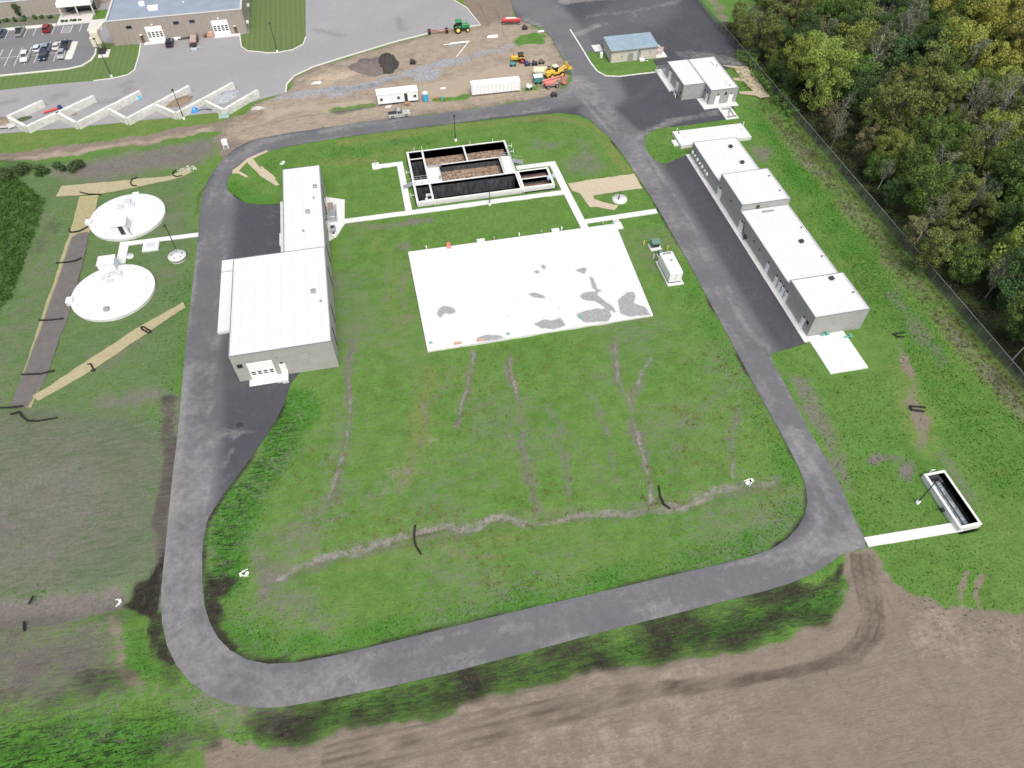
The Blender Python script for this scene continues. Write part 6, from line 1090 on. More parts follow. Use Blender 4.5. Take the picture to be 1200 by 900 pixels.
# office trees, shrubs, planters
# ------------------------------------------------------------------ construction site
t = thing('office_trailer', 'white site office trailer with three windows and dark door', 'trailer', (6.8, 178.9, 0)); q = MB(); q.bbox((6.8, 179.2, .6), (10.6, 3.0, 2.5), .06); q.build('body', M('trailer_white', (.76, .77, .77), .5, .04), t); q = MB(); q.box(1.4, 12.2, 177.6, 180.8, 3.1, 3.2); q.build('roof', WHITE, t)
for x in (2.5, 7.0, 11.3): q = MB(); q.box(x-.35, x+.35, 177.63, 177.7, 1.5, 2.2); f = q.build('window', GREYM, t); q = MB(); q.box(x-.28, x+.28, 177.6, 177.63, 1.56, 2.14); q.build('pane', GLASS, f)
q = MB(); q.box(8.55, 9.35, 177.62, 177.7, .7, 2.8); q.build('door', DARK, t); q = MB(); q.box(8.3, 9.7, 176.5, 177.5, .5, .62); q.box(8.3, 9.7, 176.2, 176.5, .25, .35); q.tube((8.3, 176.5, .6), (8.3, 176.5, 1.5), .03); q.tube((9.7, 176.5, .6), (9.7, 176.5, 1.5), .03); q.build('steps', WOOD, t); q = MB(); q.box(2, 11.6, 178.2, 180.2, .3, .6); q.build('chassis', DARK, t); wheel_x = MB(); wheel_x.tube((5.5, 177.85, .35), (5.5, 178.1, .35), .35, .35, 12).tube((6.4, 177.85, .35), (6.4, 178.1, .35), .35, .35, 12); wheel_x.build('wheels', RUB, t)
t = thing('box_trailer', 'long plain white box trailer body beside the road', 'trailer', (33, 177.9, 0), None, R(-1), True); q = MB(); q.bbox((0, .7, .35), (13.2, 2.6, 2.75), .08); bd = q.build('body', M('trailer_white', (1, 1, 1)), t); q = MB()
for k in range(13): q.box(-6.3+k*1.04, -6.25+k*1.04, -.625, -.605, .45, 3.0)
q.box(-6.55, 6.55, -.64, -.61, .36, .5); q.build('side_ribs', GALV, bd); q = MB(); q.box(6.6, 6.66, -.3, .68, .5, 2.9); q.box(6.6, 6.66, .74, 1.75, .5, 2.9); q.build('rear_door', WHITE, bd); q = MB(); q.box(-6, 6, 0, .3, 0, .35); q.box(-6, 6, 1.2, 1.5, 0, .35); q.build('skid', DARK, t)
t = thing('portable_toilet', 'bright blue portable toilet with white roof beside the office trailer', 'portable toilet', (14.0, 178.0, 0)); q = MB(); q.bbox((14.0, 178.0, .1), (1.2, 1.2, 2.0), .05); b_ = q.build('cabin', BLUE if False else M('toilet_blue', (.02, .27, .55), .45, .1), t); q = MB(); q.bbox((14.0, 178.0, 2.1), (1.3, 1.3, .25), .1); q.build('roof', WHITE, t); q = MB(); q.box(13.6, 14.4, 177.36, 177.4, .2, 1.95); q.build('door', M('toilet_blue_door', (.04, .36, .62), .45, .1), t)
setp(MB().tube((13.3, 180.0, -.2), (13.3, 180.0, 6.5), .13, .1, 8).tube((12.9, 180, 6.2), (13.7, 180, 6.2), .05).build('wooden_pole', M('pale_pole', (.5, .46, .4), .8, .2), at=(13.3, 180, 0)), 'thin pale pole standing behind the blue portable toilet', 'pole')
for x, lab in ((17.1, 'orange brown post right of the blue portable toilet'), (18.3, 'cyan drum right of the orange brown post')): setp(MB().tube((x, 177.6, -.1), (x, 177.6, 1.0), .2, .2, 8).lathe((x, 177.6, 1.0), [(.2, 0), (.01, .05)], 8).build('marker_drum', ORANGE if x < 18 else CYAN, at=(x, 177.6, 0)), lab, 'drum')
def tractor(x, y, rz, col, lab, s=1.0, rim=YELP, cab=True):
    t = thing('tractor', lab, 'tractor', (x, y, 0), None, rz, True); t.scale = (s, s, s)
    q = MB(); q.bbox((1.15, 0, 1.0), (2.2, .95, .95), .15); q.build('hood', col, t); q = MB(); q.bbox((.4, 0, .6), (3.6, .6, .5), .05); q.tube((-.9, -1.0, .9), (-.9, 1.0, .9), .15); q.tube((1.7, -.9, .6), (1.7, .9, .6), .1); q.build('chassis', DARK, t)
    q = MB()
    for sgn in (-1, 1): q.bbox((-.8, sgn*.85, 1.55), (1.7, .45, .15), .05)
    q.build('fender', col, t)
    if cab: q = MB(); q.bbox((-.5, 0, 1.5), (1.5, 1.4, 1.2), .08); q.build('cab_glass', GLASS, t); q = MB(); q.bbox((-.5, 0, 2.7), (1.7, 1.6, .2), .08); q.build('cab_roof', col, t)
    else:
        q = MB()
        for a in (-1.1, .1):
            for b in (-.6, .6): q.tube((a, b, 1.3), (a, b, 2.5), .05)
        q.box(-1.3, .3, -.7, .7, 2.5, 2.58); q.build('roll_frame', DARK, t); q = MB(); q.bbox((-.6, 0, 1.2), (.6, .6, .6), .08); q.build('seat', DARK, t)
    q = MB(); q.tube((1.5, .3, 1.9), (1.5, .3, 2.7), .06); q.build('exhaust', DARK, t)
    for sgn in (-1, 1):
        q = MB(); q.tube((-.9, sgn*.75, .85), (-.9, sgn*1.2, .85), .85, .85, 20); w_ = q.build('rear_wheel', RUB, t); q = MB(); q.tube((-.9, sgn*1.2, .85), (-.9, sgn*1.23, .85), .48, .4, 14); q.build('rim', rim, w_)
        q = MB(); q.tube((1.7, sgn*.7, .55), (1.7, sgn*1.0, .55), .55, .55, 16); w_ = q.build('front_wheel', RUB, t); q = MB(); q.tube((1.7, sgn*1.0, .55), (1.7, sgn*1.03, .55), .3, .26, 12); q.build('rim', rim, w_)
    return t
tractor(29.6, 214.8, R(2), GRN, 'green farm tractor with yellow rims at the yard kerb', 1.15)
t = thing('field_roller', 'long rust red implement hitched left of the green tractor', 'farm implement', (24, 215.3, 0), None, R(-4), True); q = MB(); q.tube((-4, 0, .8), (3.2, 0, .8), .13); q.tube((-4, -.6, .7), (2, -.6, .7), .1); q.tube((-4, -.6, .7), (-4, .6, .7), .1); q.build('frame', M('rust_red', (.3, .1, .08), .8, .3, 2), t)
for x in (-3.8, 1.4): q = MB(); q.tube((x, -1.0, .5), (x, -.7, .5), .5, .5, 14).tube((x, .7, .5), (x, 1.0, .5), .5, .5, 14); q.build('wheel', RUB, t)
q = MB()
for k in range(8): q.tube((-3.4+k*.6, -.2, .35), (-3.35+k*.6, -.2, .35), .35, .35, 12)
q.build('disc', M('rust_red', (1, 1, 1)), t)
t = thing('seed_drill', 'red seed drill on the dirt left of the junction', 'farm implement', (45.3, 216.3, 0), None, R(-10), True); q = MB(); q.bbox((0, 0, .9), (5.6, .9, .9), .15); q.build('hopper', RED, t); q = MB(); q.box(-2.8, 2.8, -.1, .1, .6, .75); q.tube((0, .5, .6), (0, 2.4, .4), .1); q.tube((-1.5, .4, .6), (0, 2.2, .4), .06); q.build('frame', RED, t); q = MB()
for k in range(12): q.tube((-2.6+k*.47, -.5, .4), (-2.52+k*.47, -.5, .4), .38, .38, 10)
q.build('disc', DARK, t); q = MB(); q.box(-1.6, 1.6, -.3, .3, 1.8, 1.86); q.build('lid', WHITE, t); wheel_set(t, (-2.4, 2.4), .75, .4, .2)
tractor(42.6, 192.9, R(175), YEL, 'old yellow open tractor on the tan dirt', 1.0, RED, False)
# wheel loader + telescopic lift
t = thing('wheel_loader', 'yellow wheel loader with raised bucket at the road corner', 'loader', (50.9, 183.1, 0), None, R(12), True); YL = M('loader_yellow', (.70, .45, .05), .45, .15)
q = MB(); q.bbox((-1.9, 0, 1.0), (2.6, 1.9, 1.2), .15); q.bbox((-.1, 0, 1.0), (1.2, 1.4, .6), .1); q.bbox((1.3, 0, .8), (1.8, 1.2, .7), .1); q.build('body', YL, t); q = MB(); q.bbox((-.3, 0, 1.6), (1.3, 1.3, 1.4), .08); q.build('cab_glass', GLASS, t); q = MB(); q.bbox((-.3, 0, 3.0), (1.5, 1.5, .14), .05); q.build('cab_roof', M('cream_white', (.68, .62, .45), .5, .1), t)
q = MB(); q.tube((.9, -.5, 1.5), (3.2, -.5, 2.3), .14); q.tube((.9, .5, 1.5), (3.2, .5, 2.3), .14); q.tube((1.5, 0, 1.3), (3.0, 0, 2.6), .08); q.build('lift_arm', YL, t)
q = MB(); q.tri_prism([(3.1, 2.0), (4.3, 1.75), (4.35, 1.85), (3.5, 2.2), (3.4, 2.9), (3.2, 3.0)], -1.35, 1.35); q.box(3.2, 4.2, -1.4, -1.34, 1.8, 2.7); q.box(3.2, 4.2, 1.34, 1.4, 1.8, 2.7); q.build('bucket', YL, t); wheel_set(t, (1.5, -1.6), 1.25, .75, .5, rimm=YL)
t = thing('dump_body', 'cream and yellow compact dumper left of the yellow loader', 'dumper', (47.3, 183.6, 0), None, R(168), True); q = MB(); q.add([(-.6, -1.1, 1.2), (2.0, -1.1, 1.2), (2.0, 1.1, 1.2), (-.6, 1.1, 1.2), (-1.2, -1.3, 2.2), (2.5, -1.3, 2.2), (2.5, 1.3, 2.2), (-1.2, 1.3, 2.2), (-.9, -1.1, 2.2), (2.2, -1.1, 2.2), (2.2, 1.1, 2.2), (-.9, 1.1, 2.2), (-.4, -.9, 1.4), (1.8, -.9, 1.4), (1.8, .9, 1.4), (-.4, .9, 1.4)], [(3, 2, 1, 0), (0, 1, 5, 4), (1, 2, 6, 5), (2, 3, 7, 6), (3, 0, 4, 7), (4, 5, 9, 8), (5, 6, 10, 9), (6, 7, 11, 10), (7, 4, 8, 11), (8, 9, 13, 12), (9, 10, 14, 13), (10, 11, 15, 14), (11, 8, 12, 15), (12, 13, 14, 15)]); q.build('skip', M('cream_white', (1, 1, 1)), t); q = MB(); q.bbox((-1.9, 0, .8), (1.2, 1.6, 1.0), .1); q.box(-2.2, 2.0, -.5, .5, .7, 1.1); q.build('chassis', YL, t); q = MB(); q.bbox((-1.7, 0, 1.8), (.9, 1.1, 1.0), .06); q.build('cab_glass', GLASS, t); wheel_set(t, (1.2, -1.5), 1.2, .6, .4, rimm=YL)
t = thing('boom_lift', 'faded red folded boom lift in front of the yellow loader', 'boom lift', (48.4, 177.9, 0), None, R(8), True); q = MB(); q.bbox((0, 0, .6), (3.4, 1.6, .5), .08); q.build('chassis', GREYM, t); q = MB(); q.bbox((-.6, 0, 1.1), (3.0, 1.9, .8), .12); q.build('turntable', SALMON, t); q = MB(); q.tube((-2.6, .2, 2.0), (2.9, .2, 2.5), .24, .2, 6); q.tube((-2.4, -.3, 1.7), (2.5, -.3, 1.9), .2, .18, 6); q.tube((2.9, .2, 2.5), (3.6, .2, 1.2), .12); q.build('boom', SALMON, t); q = MB()
for a in (3.1, 4.1):
    for b in (-.8, .8): q.tube((a, b, .6), (a, b, 1.7), .05)
for z_ in (1.15, 1.7): q.path([(3.1, -.8, z_), (4.1, -.8, z_), (4.1, .8, z_), (3.1, .8, z_), (3.1, -.8, z_)], .04)
q.box(3.1, 4.1, -.8, .8, .55, .62); q.build('basket', SALMON, t); wheel_set(t, (1.3, -1.3), 1.15, .5, .35)
t = thing('small_generator', 'teal box with white roof between the box trailer and the boom lift', 'generator', (45.3, 180.8, 0)); q = MB(); q.bbox((45.3, 180.8, .5), (2.3, 1.7, 1.4), .06); q.build('body', TEAL, t); q = MB(); q.bbox((45.3, 180.8, 1.9), (2.5, 2.0, .16), .06); q.build('roof', M('pale_roof_paint', (.6, .68, .72), .5, .1), t); q = MB(); q.tube((44.6, 179.9, .35), (44.6, 180.1, .35), .35, .35, 12); q.tube((46.0, 179.9, .35), (46.0, 180.1, .35), .35, .35, 12); q.build('wheel', RUB, t)
for i, (px, py, m, lab) in enumerate(((601, 77.5, TEAL, 'small teal pump below the old yellow tractor'), (618, 77, M('navy_paint', (1, 1, 1)), 'small navy blue compactor on the tan dirt'), (626.5, 76.5, DARK, 'dark pallet of parts right of the navy compactor'), (634.5, 74.5, M('mud_brown', (.16, .13, .1), .8, .3), 'brown pallet of parts nearest the yellow loader'), (615, 34.5, DARK, 'dark harrow frame on the dirt below the red seed drill'), (649, 113, DARK, 'dark tyres and hoses in front of the red boom lift'), (620, 104, WHITE, 'small white tank by the weeds at the box trailer end'), (484, 74.5, DARK, 'dark small trench roller beside the black soil pile'))):
    x, y = G(px, py); t = thing(('pump', 'compactor', 'parts_pallet', 'parts_pallet', 'harrow', 'tyre_stack', 'small_tank', 'trench_roller')[i], lab, ('pump', 'compactor', 'pallet', 'pallet', 'harrow', 'tyres', 'tank', 'roller')[i], (x, y, 0))
    q = MB(); q.bbox((x, y, .3), (1.5, .8, .7), .1); q.bbox((x-.3, y, 1.0), (.6, .6, .4), .08); q.build('body', m, t); q = MB()
    for a in (-.5, .5): q.tube((x+a, y-.5, .3), (x+a, y+.5, .3), .3, .3, 12)
    q.tube((x+.7, y, .6), (x+1.3, y, .4), .06); q.build('wheel', RUB, t)
mound(435, 78, 6.3, 5.2, 1.9, GSOIL, 'soil_pile', 'broad grey soil pile left of the black soil pile', 'soil pile', 0, .4); mound(453.5, 76, 3.2, 5.4, 3.2, BLKSOIL, 'soil_pile', 'steep black topsoil pile', 'soil pile', R(-12), .3); mound(395, 88, 7.5, 3.0, .6, M('tan_sand', (.36, .29, .21), .95, .2, 1, bmp=1.0), 'sand_pile', 'low tan sand spread left of the grey soil pile', 'sand pile', 0, .4)
p0 = G(535, 67); p1 = G(550, 49); setp(MB().tube((*p0, .15), (*p1, .25), .13, .13, 8).build('white_pipe', WHITE, at=(*p0, 0)), 'long white pipe lying diagonally on the dirt below the green tractor', 'pipe'); p0 = G(520, 53); p1 = G(549, 50); setp(MB().tube((*p0, .15), (*p1, .2), .12, .12, 8).tube((p0[0]+2, p0[1]+.5, .15), (p1[0], p1[1]+.5, .2), .12, .12, 8).build('white_pipe', WHITE, at=(*p0, 0)), 'white pipes lying level on the dirt left of the diagonal pipe', 'pipe')
for i, (px, py, a, lab) in enumerate(((371, 97.5, 1.4, 'white board lying on dirt left of the sand spread'), (519, 104, .8, 'white scrap on the dirt verge left of the box trailer'), (577, 43, 1.8, 'white sheeting on the dirt right of the green tractor'), (634, 37, 1.0, 'white board at the edge of the harrow'), (455, 125.5, .8, 'pale rock below the office trailer'), (100, 573-6, .1, ''))):
    if not lab: continue
    x, y = G(px, py); q = MB(); q.add([(x-a, y-a*.35, .05), (x+a*.8, y-a*.45, .05), (x+a, y+a*.3, .05), (x-a*.7, y+a*.4, .05), (x-a*.95, y-a*.3, .22), (x+a*.7, y-a*.4, .2), (x+a*.9, y+a*.25, .3), (x-a*.6, y+a*.3, .25)], [(4, 5, 6, 7), (0, 1, 5, 4), (1, 2, 6, 5), (2, 3, 7, 6), (3, 0, 4, 7)]); setp(q.build('white_scrap', WHITE, at=(x, y, 0)), lab, 'scrap')
# ================================================================== fence
t = thing('chain_link_fence', 'long grey chain link fence between the mown strip and the wood', 'fence', (105.6, 120, 0))
def fence_mat():
    m, nt, b, co = newmat('chain_link'); b.inputs['Base Color'].default_value = (.16, .17, .18, 1); b.inputs['Metallic'].default_value = .4; b.inputs['Roughness'].default_value = .5
    tr = nd(nt, 'ShaderNodeBsdfTransparent'); mx = nd(nt, 'ShaderNodeMixShader'); out = nt.nodes['Material Output']
    sp = nd(nt, 'ShaderNodeSeparateXYZ'); lk(nt, co, sp.inputs[0])
    def d_(s): u = math_(nt, 'ADD', sp.outputs[1], math_(nt, 'MULTIPLY', sp.outputs[2], s)); return math_(nt, 'LESS_THAN', math_(nt, 'FRACT', math_(nt, 'MULTIPLY', u, 12)), .2)
    a = math_(nt, 'MAXIMUM', d_(1), d_(-1)); lk(nt, a, mx.inputs[0]); lk(nt, tr.outputs[0], mx.inputs[1]); lk(nt, b.outputs[0], mx.inputs[2]); lk(nt, mx.outputs[0], out.inputs[0]); return m
q = MB(); FX = 105.6; ys_ = np.arange(30, 260, 3.0)
for a, b in zip(ys_[:-1], ys_[1:]): q.add([(FX, a, .05), (FX, b, .05), (FX, b, 2.35), (FX, a, 2.35)], [(0, 1, 2, 3)])
q.build('mesh_fabric', fence_mat(), t); q = MB(); q.tube((FX, 30, 2.4), (FX, 257, 2.4), .045, n=6); q.build('top_rail', GALV, t)
pm = None
for i, y in enumerate(ys_):
    if i == 0: q = MB(); q.tube((0, 0, -.3), (0, 0, 2.45), .04, n=6); po = q.build('fence_post', GALV, None); po.parent = t; ORG[po.name] = (0, 0, 0); po.location = (0, y-120, 0)
    else: c = po.copy(); COL.objects.link(c); c.parent = t; c.location = (0, y-120, 0)
# ================================================================== vegetation
def leafmat(name, c1, c2, c3):
    m, nt, b, co = newmat(name); at = nd(nt, 'ShaderNodeAttribute'); at.attribute_name = 'leaf'; sp = nd(nt, 'ShaderNodeSeparateColor'); lk(nt, at.outputs['Color'], sp.inputs[0]); oi = nd(nt, 'ShaderNodeObjectInfo')
    c = mixc(nt, sp.outputs[0], c1, c2); c = mixc(nt, math_(nt, 'MULTIPLY', sp.outputs[1], .55), c, c3)
    h = nd(nt, 'ShaderNodeHueSaturation'); lk(nt, c, h.inputs['Color']); lk(nt, math_(nt, 'MULTIPLY_ADD', oi.outputs['Random'], .035, .488), h.inputs['Hue']); lk(nt, math_(nt, 'MULTIPLY_ADD', oi.outputs['Random'], .45, .8), h.inputs['Value']); h.inputs['Saturation'].default_value = 1.0
    lk(nt, h.outputs[0], b.inputs['Base Color']); b.inputs['Roughness'].default_value = .7; b.inputs['Specular IOR Level'].default_value = .2
    tl = nd(nt, 'ShaderNodeBsdfTranslucent'); lk(nt, h.outputs[0], tl.inputs[0]); mx = nd(nt, 'ShaderNodeMixShader'); mx.inputs[0].default_value = .25; lk(nt, b.outputs[0], mx.inputs[1]); lk(nt, tl.outputs[0], mx.inputs[2]); lk(nt, mx.outputs[0], nt.nodes['Material Output'].inputs[0]); return m
BARK = M('dark_bark', (.12, .10, .085), .9, .3, 2); BIRCH = M('white_bark', (.5, .48, .45), .8, .25, 2)
def leaves_mesh(name, centers, radii, per, size, seed, mat, flat=.75):
    r = np.random.default_rng(seed); C = np.repeat(centers, per, 0); Rr = np.repeat(radii, per); n = len(C)
    d = r.normal(size=(n, 3)); d /= np.linalg.norm(d, axis=1)[:, None]; rad = Rr*(.55+.5*r.random(n)**.5); P_ = C+d*rad[:, None]*np.array([1, 1, flat])
    nr = d*.8+r.normal(size=(n, 3))*.6+np.array([0, 0, .5]); nr /= np.linalg.norm(nr, axis=1)[:, None]
    a = np.cross(nr, r.normal(size=(n, 3))); a /= np.linalg.norm(a, axis=1)[:, None]; b = np.cross(nr, a); s = size*(.6+.8*r.random(n)); a *= s[:, None]; b *= (s*.7)[:, None]
    V = np.stack([P_-a, P_-b*.9, P_+a, P_+b], 1).reshape(-1, 3)
    me = bpy.data.meshes.new(name); me.vertices.add(len(V)); me.vertices.foreach_set('co', V.astype(np.float32).ravel()); me.loops.add(len(V)); me.loops.foreach_set('vertex_index', np.arange(len(V), dtype=np.int32)); me.polygons.add(n); me.polygons.foreach_set('loop_start', np.arange(0, len(V), 4, dtype=np.int32)); me.update(calc_edges=True)
    cr = np.repeat(r.random(len(centers)), per)*.6+r.random(n)*.4; c2 = r.random(n)**2
    attr(me, 'leaf', np.repeat(cr, 4), np.repeat(c2, 4)); me.materials.append(mat); return me
def tree_proto(kind, seed):
    rr = random.Random(seed); p = KINDS[kind]; H, W_ = p['h'], p['w']; tr = MB(); cs, rs = [], []
    lean = (rr.uniform(-.6, .6), rr.uniform(-.6, .6)); zb = H*p.get('base', .3)
    pts = [(lean[0]*k/5, lean[1]*k/5, H*.85*k/5-.3*(k == 0)) for k in range(6)]; r0 = p.get('tr', .22)
    for k in range(5): tr.tube(pts[k], pts[k+1], r0*(1-k*.17), r0*(1-(k+1)*.17), 7)
    for i in range(p['n']):
        a = rr.uniform(0, 6.283); u = rr.random()**.6; z = zb+(H-zb)*rr.random()**.85; f = (z-zb)/(H-zb); env = W_/2*math.sin(math.pi*min(1, .18+.82*(1-f)**.8))**.7 if p.get('cone', 0) == 0 else W_/2*(1-f*.8)
        d = env*u; c = (lean[0]*f+d*math.cos(a), lean[1]*f+d*math.sin(a), z); rad = p['cr']*rr.uniform(.6, 1.25); cs.append(c); rs.append(rad)
        if rr.random() < p.get('limb', .4):
            zs = max(.12*H, z-d*.8-1); k = min(4.0, zs/(H*.85)*5); s = (lean[0]*k/5, lean[1]*k/5, zs); mid = ((s[0]+c[0])/2, (s[1]+c[1])/2, (s[2]+c[2])/2-.15*d*.3); lr = r0*.4; tr.tube(s, mid, lr, lr*.65, 5); tr.tube(mid, c, lr*.65, lr*.2, 5)
            if p.get('bare'):
                for _ in range(5): e = (c[0]+rr.uniform(-1.4, 1.4), c[1]+rr.uniform(-1.4, 1.4), c[2]+rr.uniform(0, 1.8)); tr.tube(((s[0]+c[0]*2)/3, (s[1]+c[1]*2)/3, (s[2]+c[2]*2)/3), e, lr*.35, lr*.08, 4)
    trunk = tr.build('trunk', p['bark'], None); crown_me = leaves_mesh('crown', np.array(cs), np.array(rs), p['per'], p['ls'], seed, p['mat'])
    return trunk, crown_me
LM = dict(green=leafmat('leaf_green', (.045, .09, .02), (.125, .205, .045), (.23, .30, .08)), dark=leafmat('leaf_dark', (.028, .06, .022), (.08, .14, .045), (.15, .21, .08)), olive=leafmat('leaf_olive', (.075, .10, .028), (.19, .225, .06), (.32, .32, .11)),
          yellow=leafmat('leaf_yellow', (.17, .19, .035), (.34, .335, .07), (.42, .38, .11)), lime=leafmat('leaf_lime', (.12, .17, .035), (.28, .34, .07), (.40, .43, .12)), brown=leafmat('leaf_brown', (.12, .11, .055), (.22, .195, .10), (.27, .21, .12)), grey=leafmat('leaf_greygreen', (.09, .11, .06), (.18, .205, .12), (.27, .27, .18)))
KINDS = dict(broad=dict(h=11, w=9.5, n=58, cr=1.25, per=125, ls=.19, mat=LM['green'], bark=BARK, base=.22), dark=dict(h=11.5, w=7.5, n=54, cr=1.2, per=120, ls=.18, mat=LM['dark'], bark=BARK, base=.15), olive=dict(h=11.5, w=7.8, n=50, cr=1.05, per=110, ls=.18, mat=LM['olive'], bark=BARK, base=.2, limb=.5),
             yellow=dict(h=12, w=9, n=56, cr=1.15, per=120, ls=.18, mat=LM['yellow'], bark=BARK, base=.3), lime=dict(h=13, w=12, n=85, cr=1.35, per=130, ls=.2, mat=LM['lime'], bark=BARK, base=.15), brown=dict(h=9, w=7, n=34, cr=.95, per=65, ls=.2, mat=LM['brown'], bark=BARK, base=.25, limb=.7),
             poplar=dict(h=14, w=5.2, n=28, cr=.95, per=60, ls=.2, mat=LM['grey'], bark=BIRCH, base=.45, limb=.9, tr=.2), bare=dict(h=11, w=6.5, n=30, cr=.9, per=34, ls=.17, mat=LM['grey'], bark=M('grey_bark', (.33, .31, .29), .9, .2, 2), base=.35, limb=.8, bare=1, tr=.12))
DESC = dict(broad='round mid green broadleaf tree', dark='dark green dense tree', olive='olive green uneven tree', yellow='yellow autumn tree', lime='big light green spreading tree', brown='brown tinged small tree', poplar='tall pale trunked tree with thin grey green crown', bare='nearly bare grey branched tree')
PROT = {}
def get_proto(kind, v):
    if (kind, v) not in PROT: tk, cm = tree_proto(kind, hash_(kind)+v*17); PROT[(kind, v)] = (tk.data, cm); bpy.data.objects.remove(tk)
    return PROT[(kind, v)]
def hash_(s): return sum(ord(c)*(i+3) for i, c in enumerate(s))
def place_tree(kind, x, y, s, rz, lab, grp, v=0, z=-.2):
    td, cm = get_proto(kind, v); t = thing(kind_name(kind), lab, 'tree', (x, y, z), grp, rz, True); t.scale = (s*.93, s*.93, s*random.uniform(1.0, 1.25)); o = link('trunk', td, t); o = link('crown', cm, t); return t
def kind_name(k): return dict(broad='broadleaf_tree', dark='dark_tree', olive='olive_tree', yellow='autumn_tree', lime='spreading_tree', brown='brown_tree', poplar='pale_trunk_tree', bare='bare_tree')[k]
def region_word(y):
    for lim, wd in ((70, 'level with the narrow open tank'), (88, 'by the near end of the long building'), (105, 'by the long building doors'), (122, 'level with the highest roof of the long building'), (142, 'by the far end of the long building'), (162, 'level with the raised lid slab'), (180, 'level with the L shaped building'), (200, 'level with the blue roofed building')):
        if y < lim: return wd
    return 'at the far top edge of the picture'
pts = []
def toofar(x, y): # base well outside the view
    v = np.array([x, y, 8-CH]); dd = v@FW; px = 600+CFOC*(v@RT)/dd; py = 450-CFOC*(v@UP)/dd; return px > 1290 or py < -70, px, py
def C8(k, px, py, s_, z=8): x_, y_ = G(px, py, z*s_); return (k, x_, y_, s_)
tries = 0; special = [C8('lime', 965, 95, 1.15), C8('lime', 1000, 62, 1.15), C8('lime', 935, 75, .85), C8('olive', 905, 52, 1.0, 6), C8('yellow', 1150, 30, 1.35), C8('yellow', 1185, 60, 1.3), C8('yellow', 1120, 62, 1.25), C8('yellow', 1165, 80, 1.2), C8('yellow', 1100, 20, 1.2), C8('yellow', 1195, 10, 1.3), C8('olive', 1050, 110, 1.35), C8('olive', 1085, 125, 1.3), C8('olive', 1030, 130, 1.1), C8('yellow', 1180, 105, .9),
    C8('poplar', 1090, 255, .8), C8('brown', 1078, 262, .85), C8('poplar', 1056, 35, 1.1), C8('poplar', 1066, 38, 1.0), C8('poplar', 1160, 175, .95), C8('poplar', 1145, 170, .9), C8('bare', 1150, 110, 1.3), C8('bare', 1180, 120, 1.2), C8('bare', 1060, 45, 1.1), C8('bare', 1150, 225, .9), C8('bare', 985, 145, .8), C8('brown', 975, 130, .85), C8('brown', 965, 25, 1.0), C8('brown', 1020, 40, .9), C8('brown', 1195, 110, .9), C8('bare', 890, 35, .7, 5), C8('bare', 880, 25, .6, 5), C8('dark', 1060, 72, 1.2), C8('lime', 1040, 185, .7), C8('olive', 1095, 290, .9)]
allt = []
for k, x, y, s in special: allt.append((k, x, y, s)); pts.append((x, y, 3.6*s))
while tries < 16000 and len(allt) < 298:
    tries += 1; x = random.uniform(107.6, 225); y = random.uniform(48, 232)
    if y > 198 and x < 122-(y-198)*0+6: continue
    out_, px, py = toofar(x, y)
    if out_ or py > 560: continue
    s = random.uniform(.72, 1.3); s *= .72 if x < 112 else 1
    if any((x-a)**2+(y-b)**2 < (1.75*s+c*.64)**2 for a, b, c in pts): continue
    dx = x-150; yelz = y > 178 and x > 158
    k = random.choices(['broad', 'dark', 'olive', 'brown', 'poplar', 'bare', 'yellow', 'lime'], [3.4, 3.0, 2.6, .6, 1.6, .7, 2.2 if yelz else .12, .7])[0]
    allt.append((k, x, y, s)); pts.append((x, y, 3.4*s))
for i, (k, x, y, s) in enumerate(allt):
    row = 'at the fence' if x < 113 else ('just inside the wood' if x < 121 else ('mid wood' if x < 150 else 'deep in the wood'))
    lab = f"{DESC[k].replace(' with thin grey green crown', '')} {row}, {region_word(y)}"; words = lab.split()
    if len(words) > 16: lab = ' '.join(w for w in lab.replace('of the picture', '').replace('level with', 'by').split())
    if len(lab.split()) > 15: lab = lab.replace(' uneven', '').replace(' dense', '').replace(' with thin grey green crown', '').replace(' broadleaf', '')
    lab = lab if len(lab.split()) <= 16 else lab.replace(' spreading', '').replace('nearly ', '').replace('big ', ''); place_tree(k, x, y, s, random.uniform(0, 6.28), lab, f"{DESC[k].split(' with')[0]}s {row}, {region_word(y)}", i % 3)
# understorey of the wood: one mass of low leaves
def scatter_leaves(name, xs, ys, zs, rad, per, size, seed, mat, lab, cat, flat=.6):
    me = leaves_mesh(name, np.stack([xs, ys, zs], 1), rad, per, size, seed, mat, flat); o = link(name, me); setp(o, lab, cat, kind='stuff'); return o
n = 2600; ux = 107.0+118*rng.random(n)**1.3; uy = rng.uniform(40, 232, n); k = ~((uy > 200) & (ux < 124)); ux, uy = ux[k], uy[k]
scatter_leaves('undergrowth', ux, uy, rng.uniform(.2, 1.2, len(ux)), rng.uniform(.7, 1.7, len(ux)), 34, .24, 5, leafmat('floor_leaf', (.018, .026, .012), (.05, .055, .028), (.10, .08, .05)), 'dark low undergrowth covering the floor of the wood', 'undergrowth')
n = 1500; fy = rng.uniform(30, 186, n); fx = 105.3-5.5*rng.random(n)**1.4-.02*(fy-120)*(fy > 120)*0; fz = np.array([ground_z(a, b) for a, b in zip(fx, fy)])
scatter_leaves('weed_strip', fx, fy, fz+.15, rng.uniform(.2, .6, n), 12, .12, 6, leafmat('weed_leaf', (.07, .10, .03), (.15, .17, .06), (.27, .20, .12)), 'brown green weeds along the foot of the fence', 'weeds')
xs = np.concatenate([rng.uniform(104.0, 108.5, 60)]); ys2 = rng.uniform(150, 182, 60); scatter_leaves('fence_vine', xs, ys2, rng.uniform(.5, 2.2, 60), rng.uniform(.7, 1.3, 60), 70, .2, 8, LM['green'], 'green vines over the fence beside the straw ladder mat', 'vines')
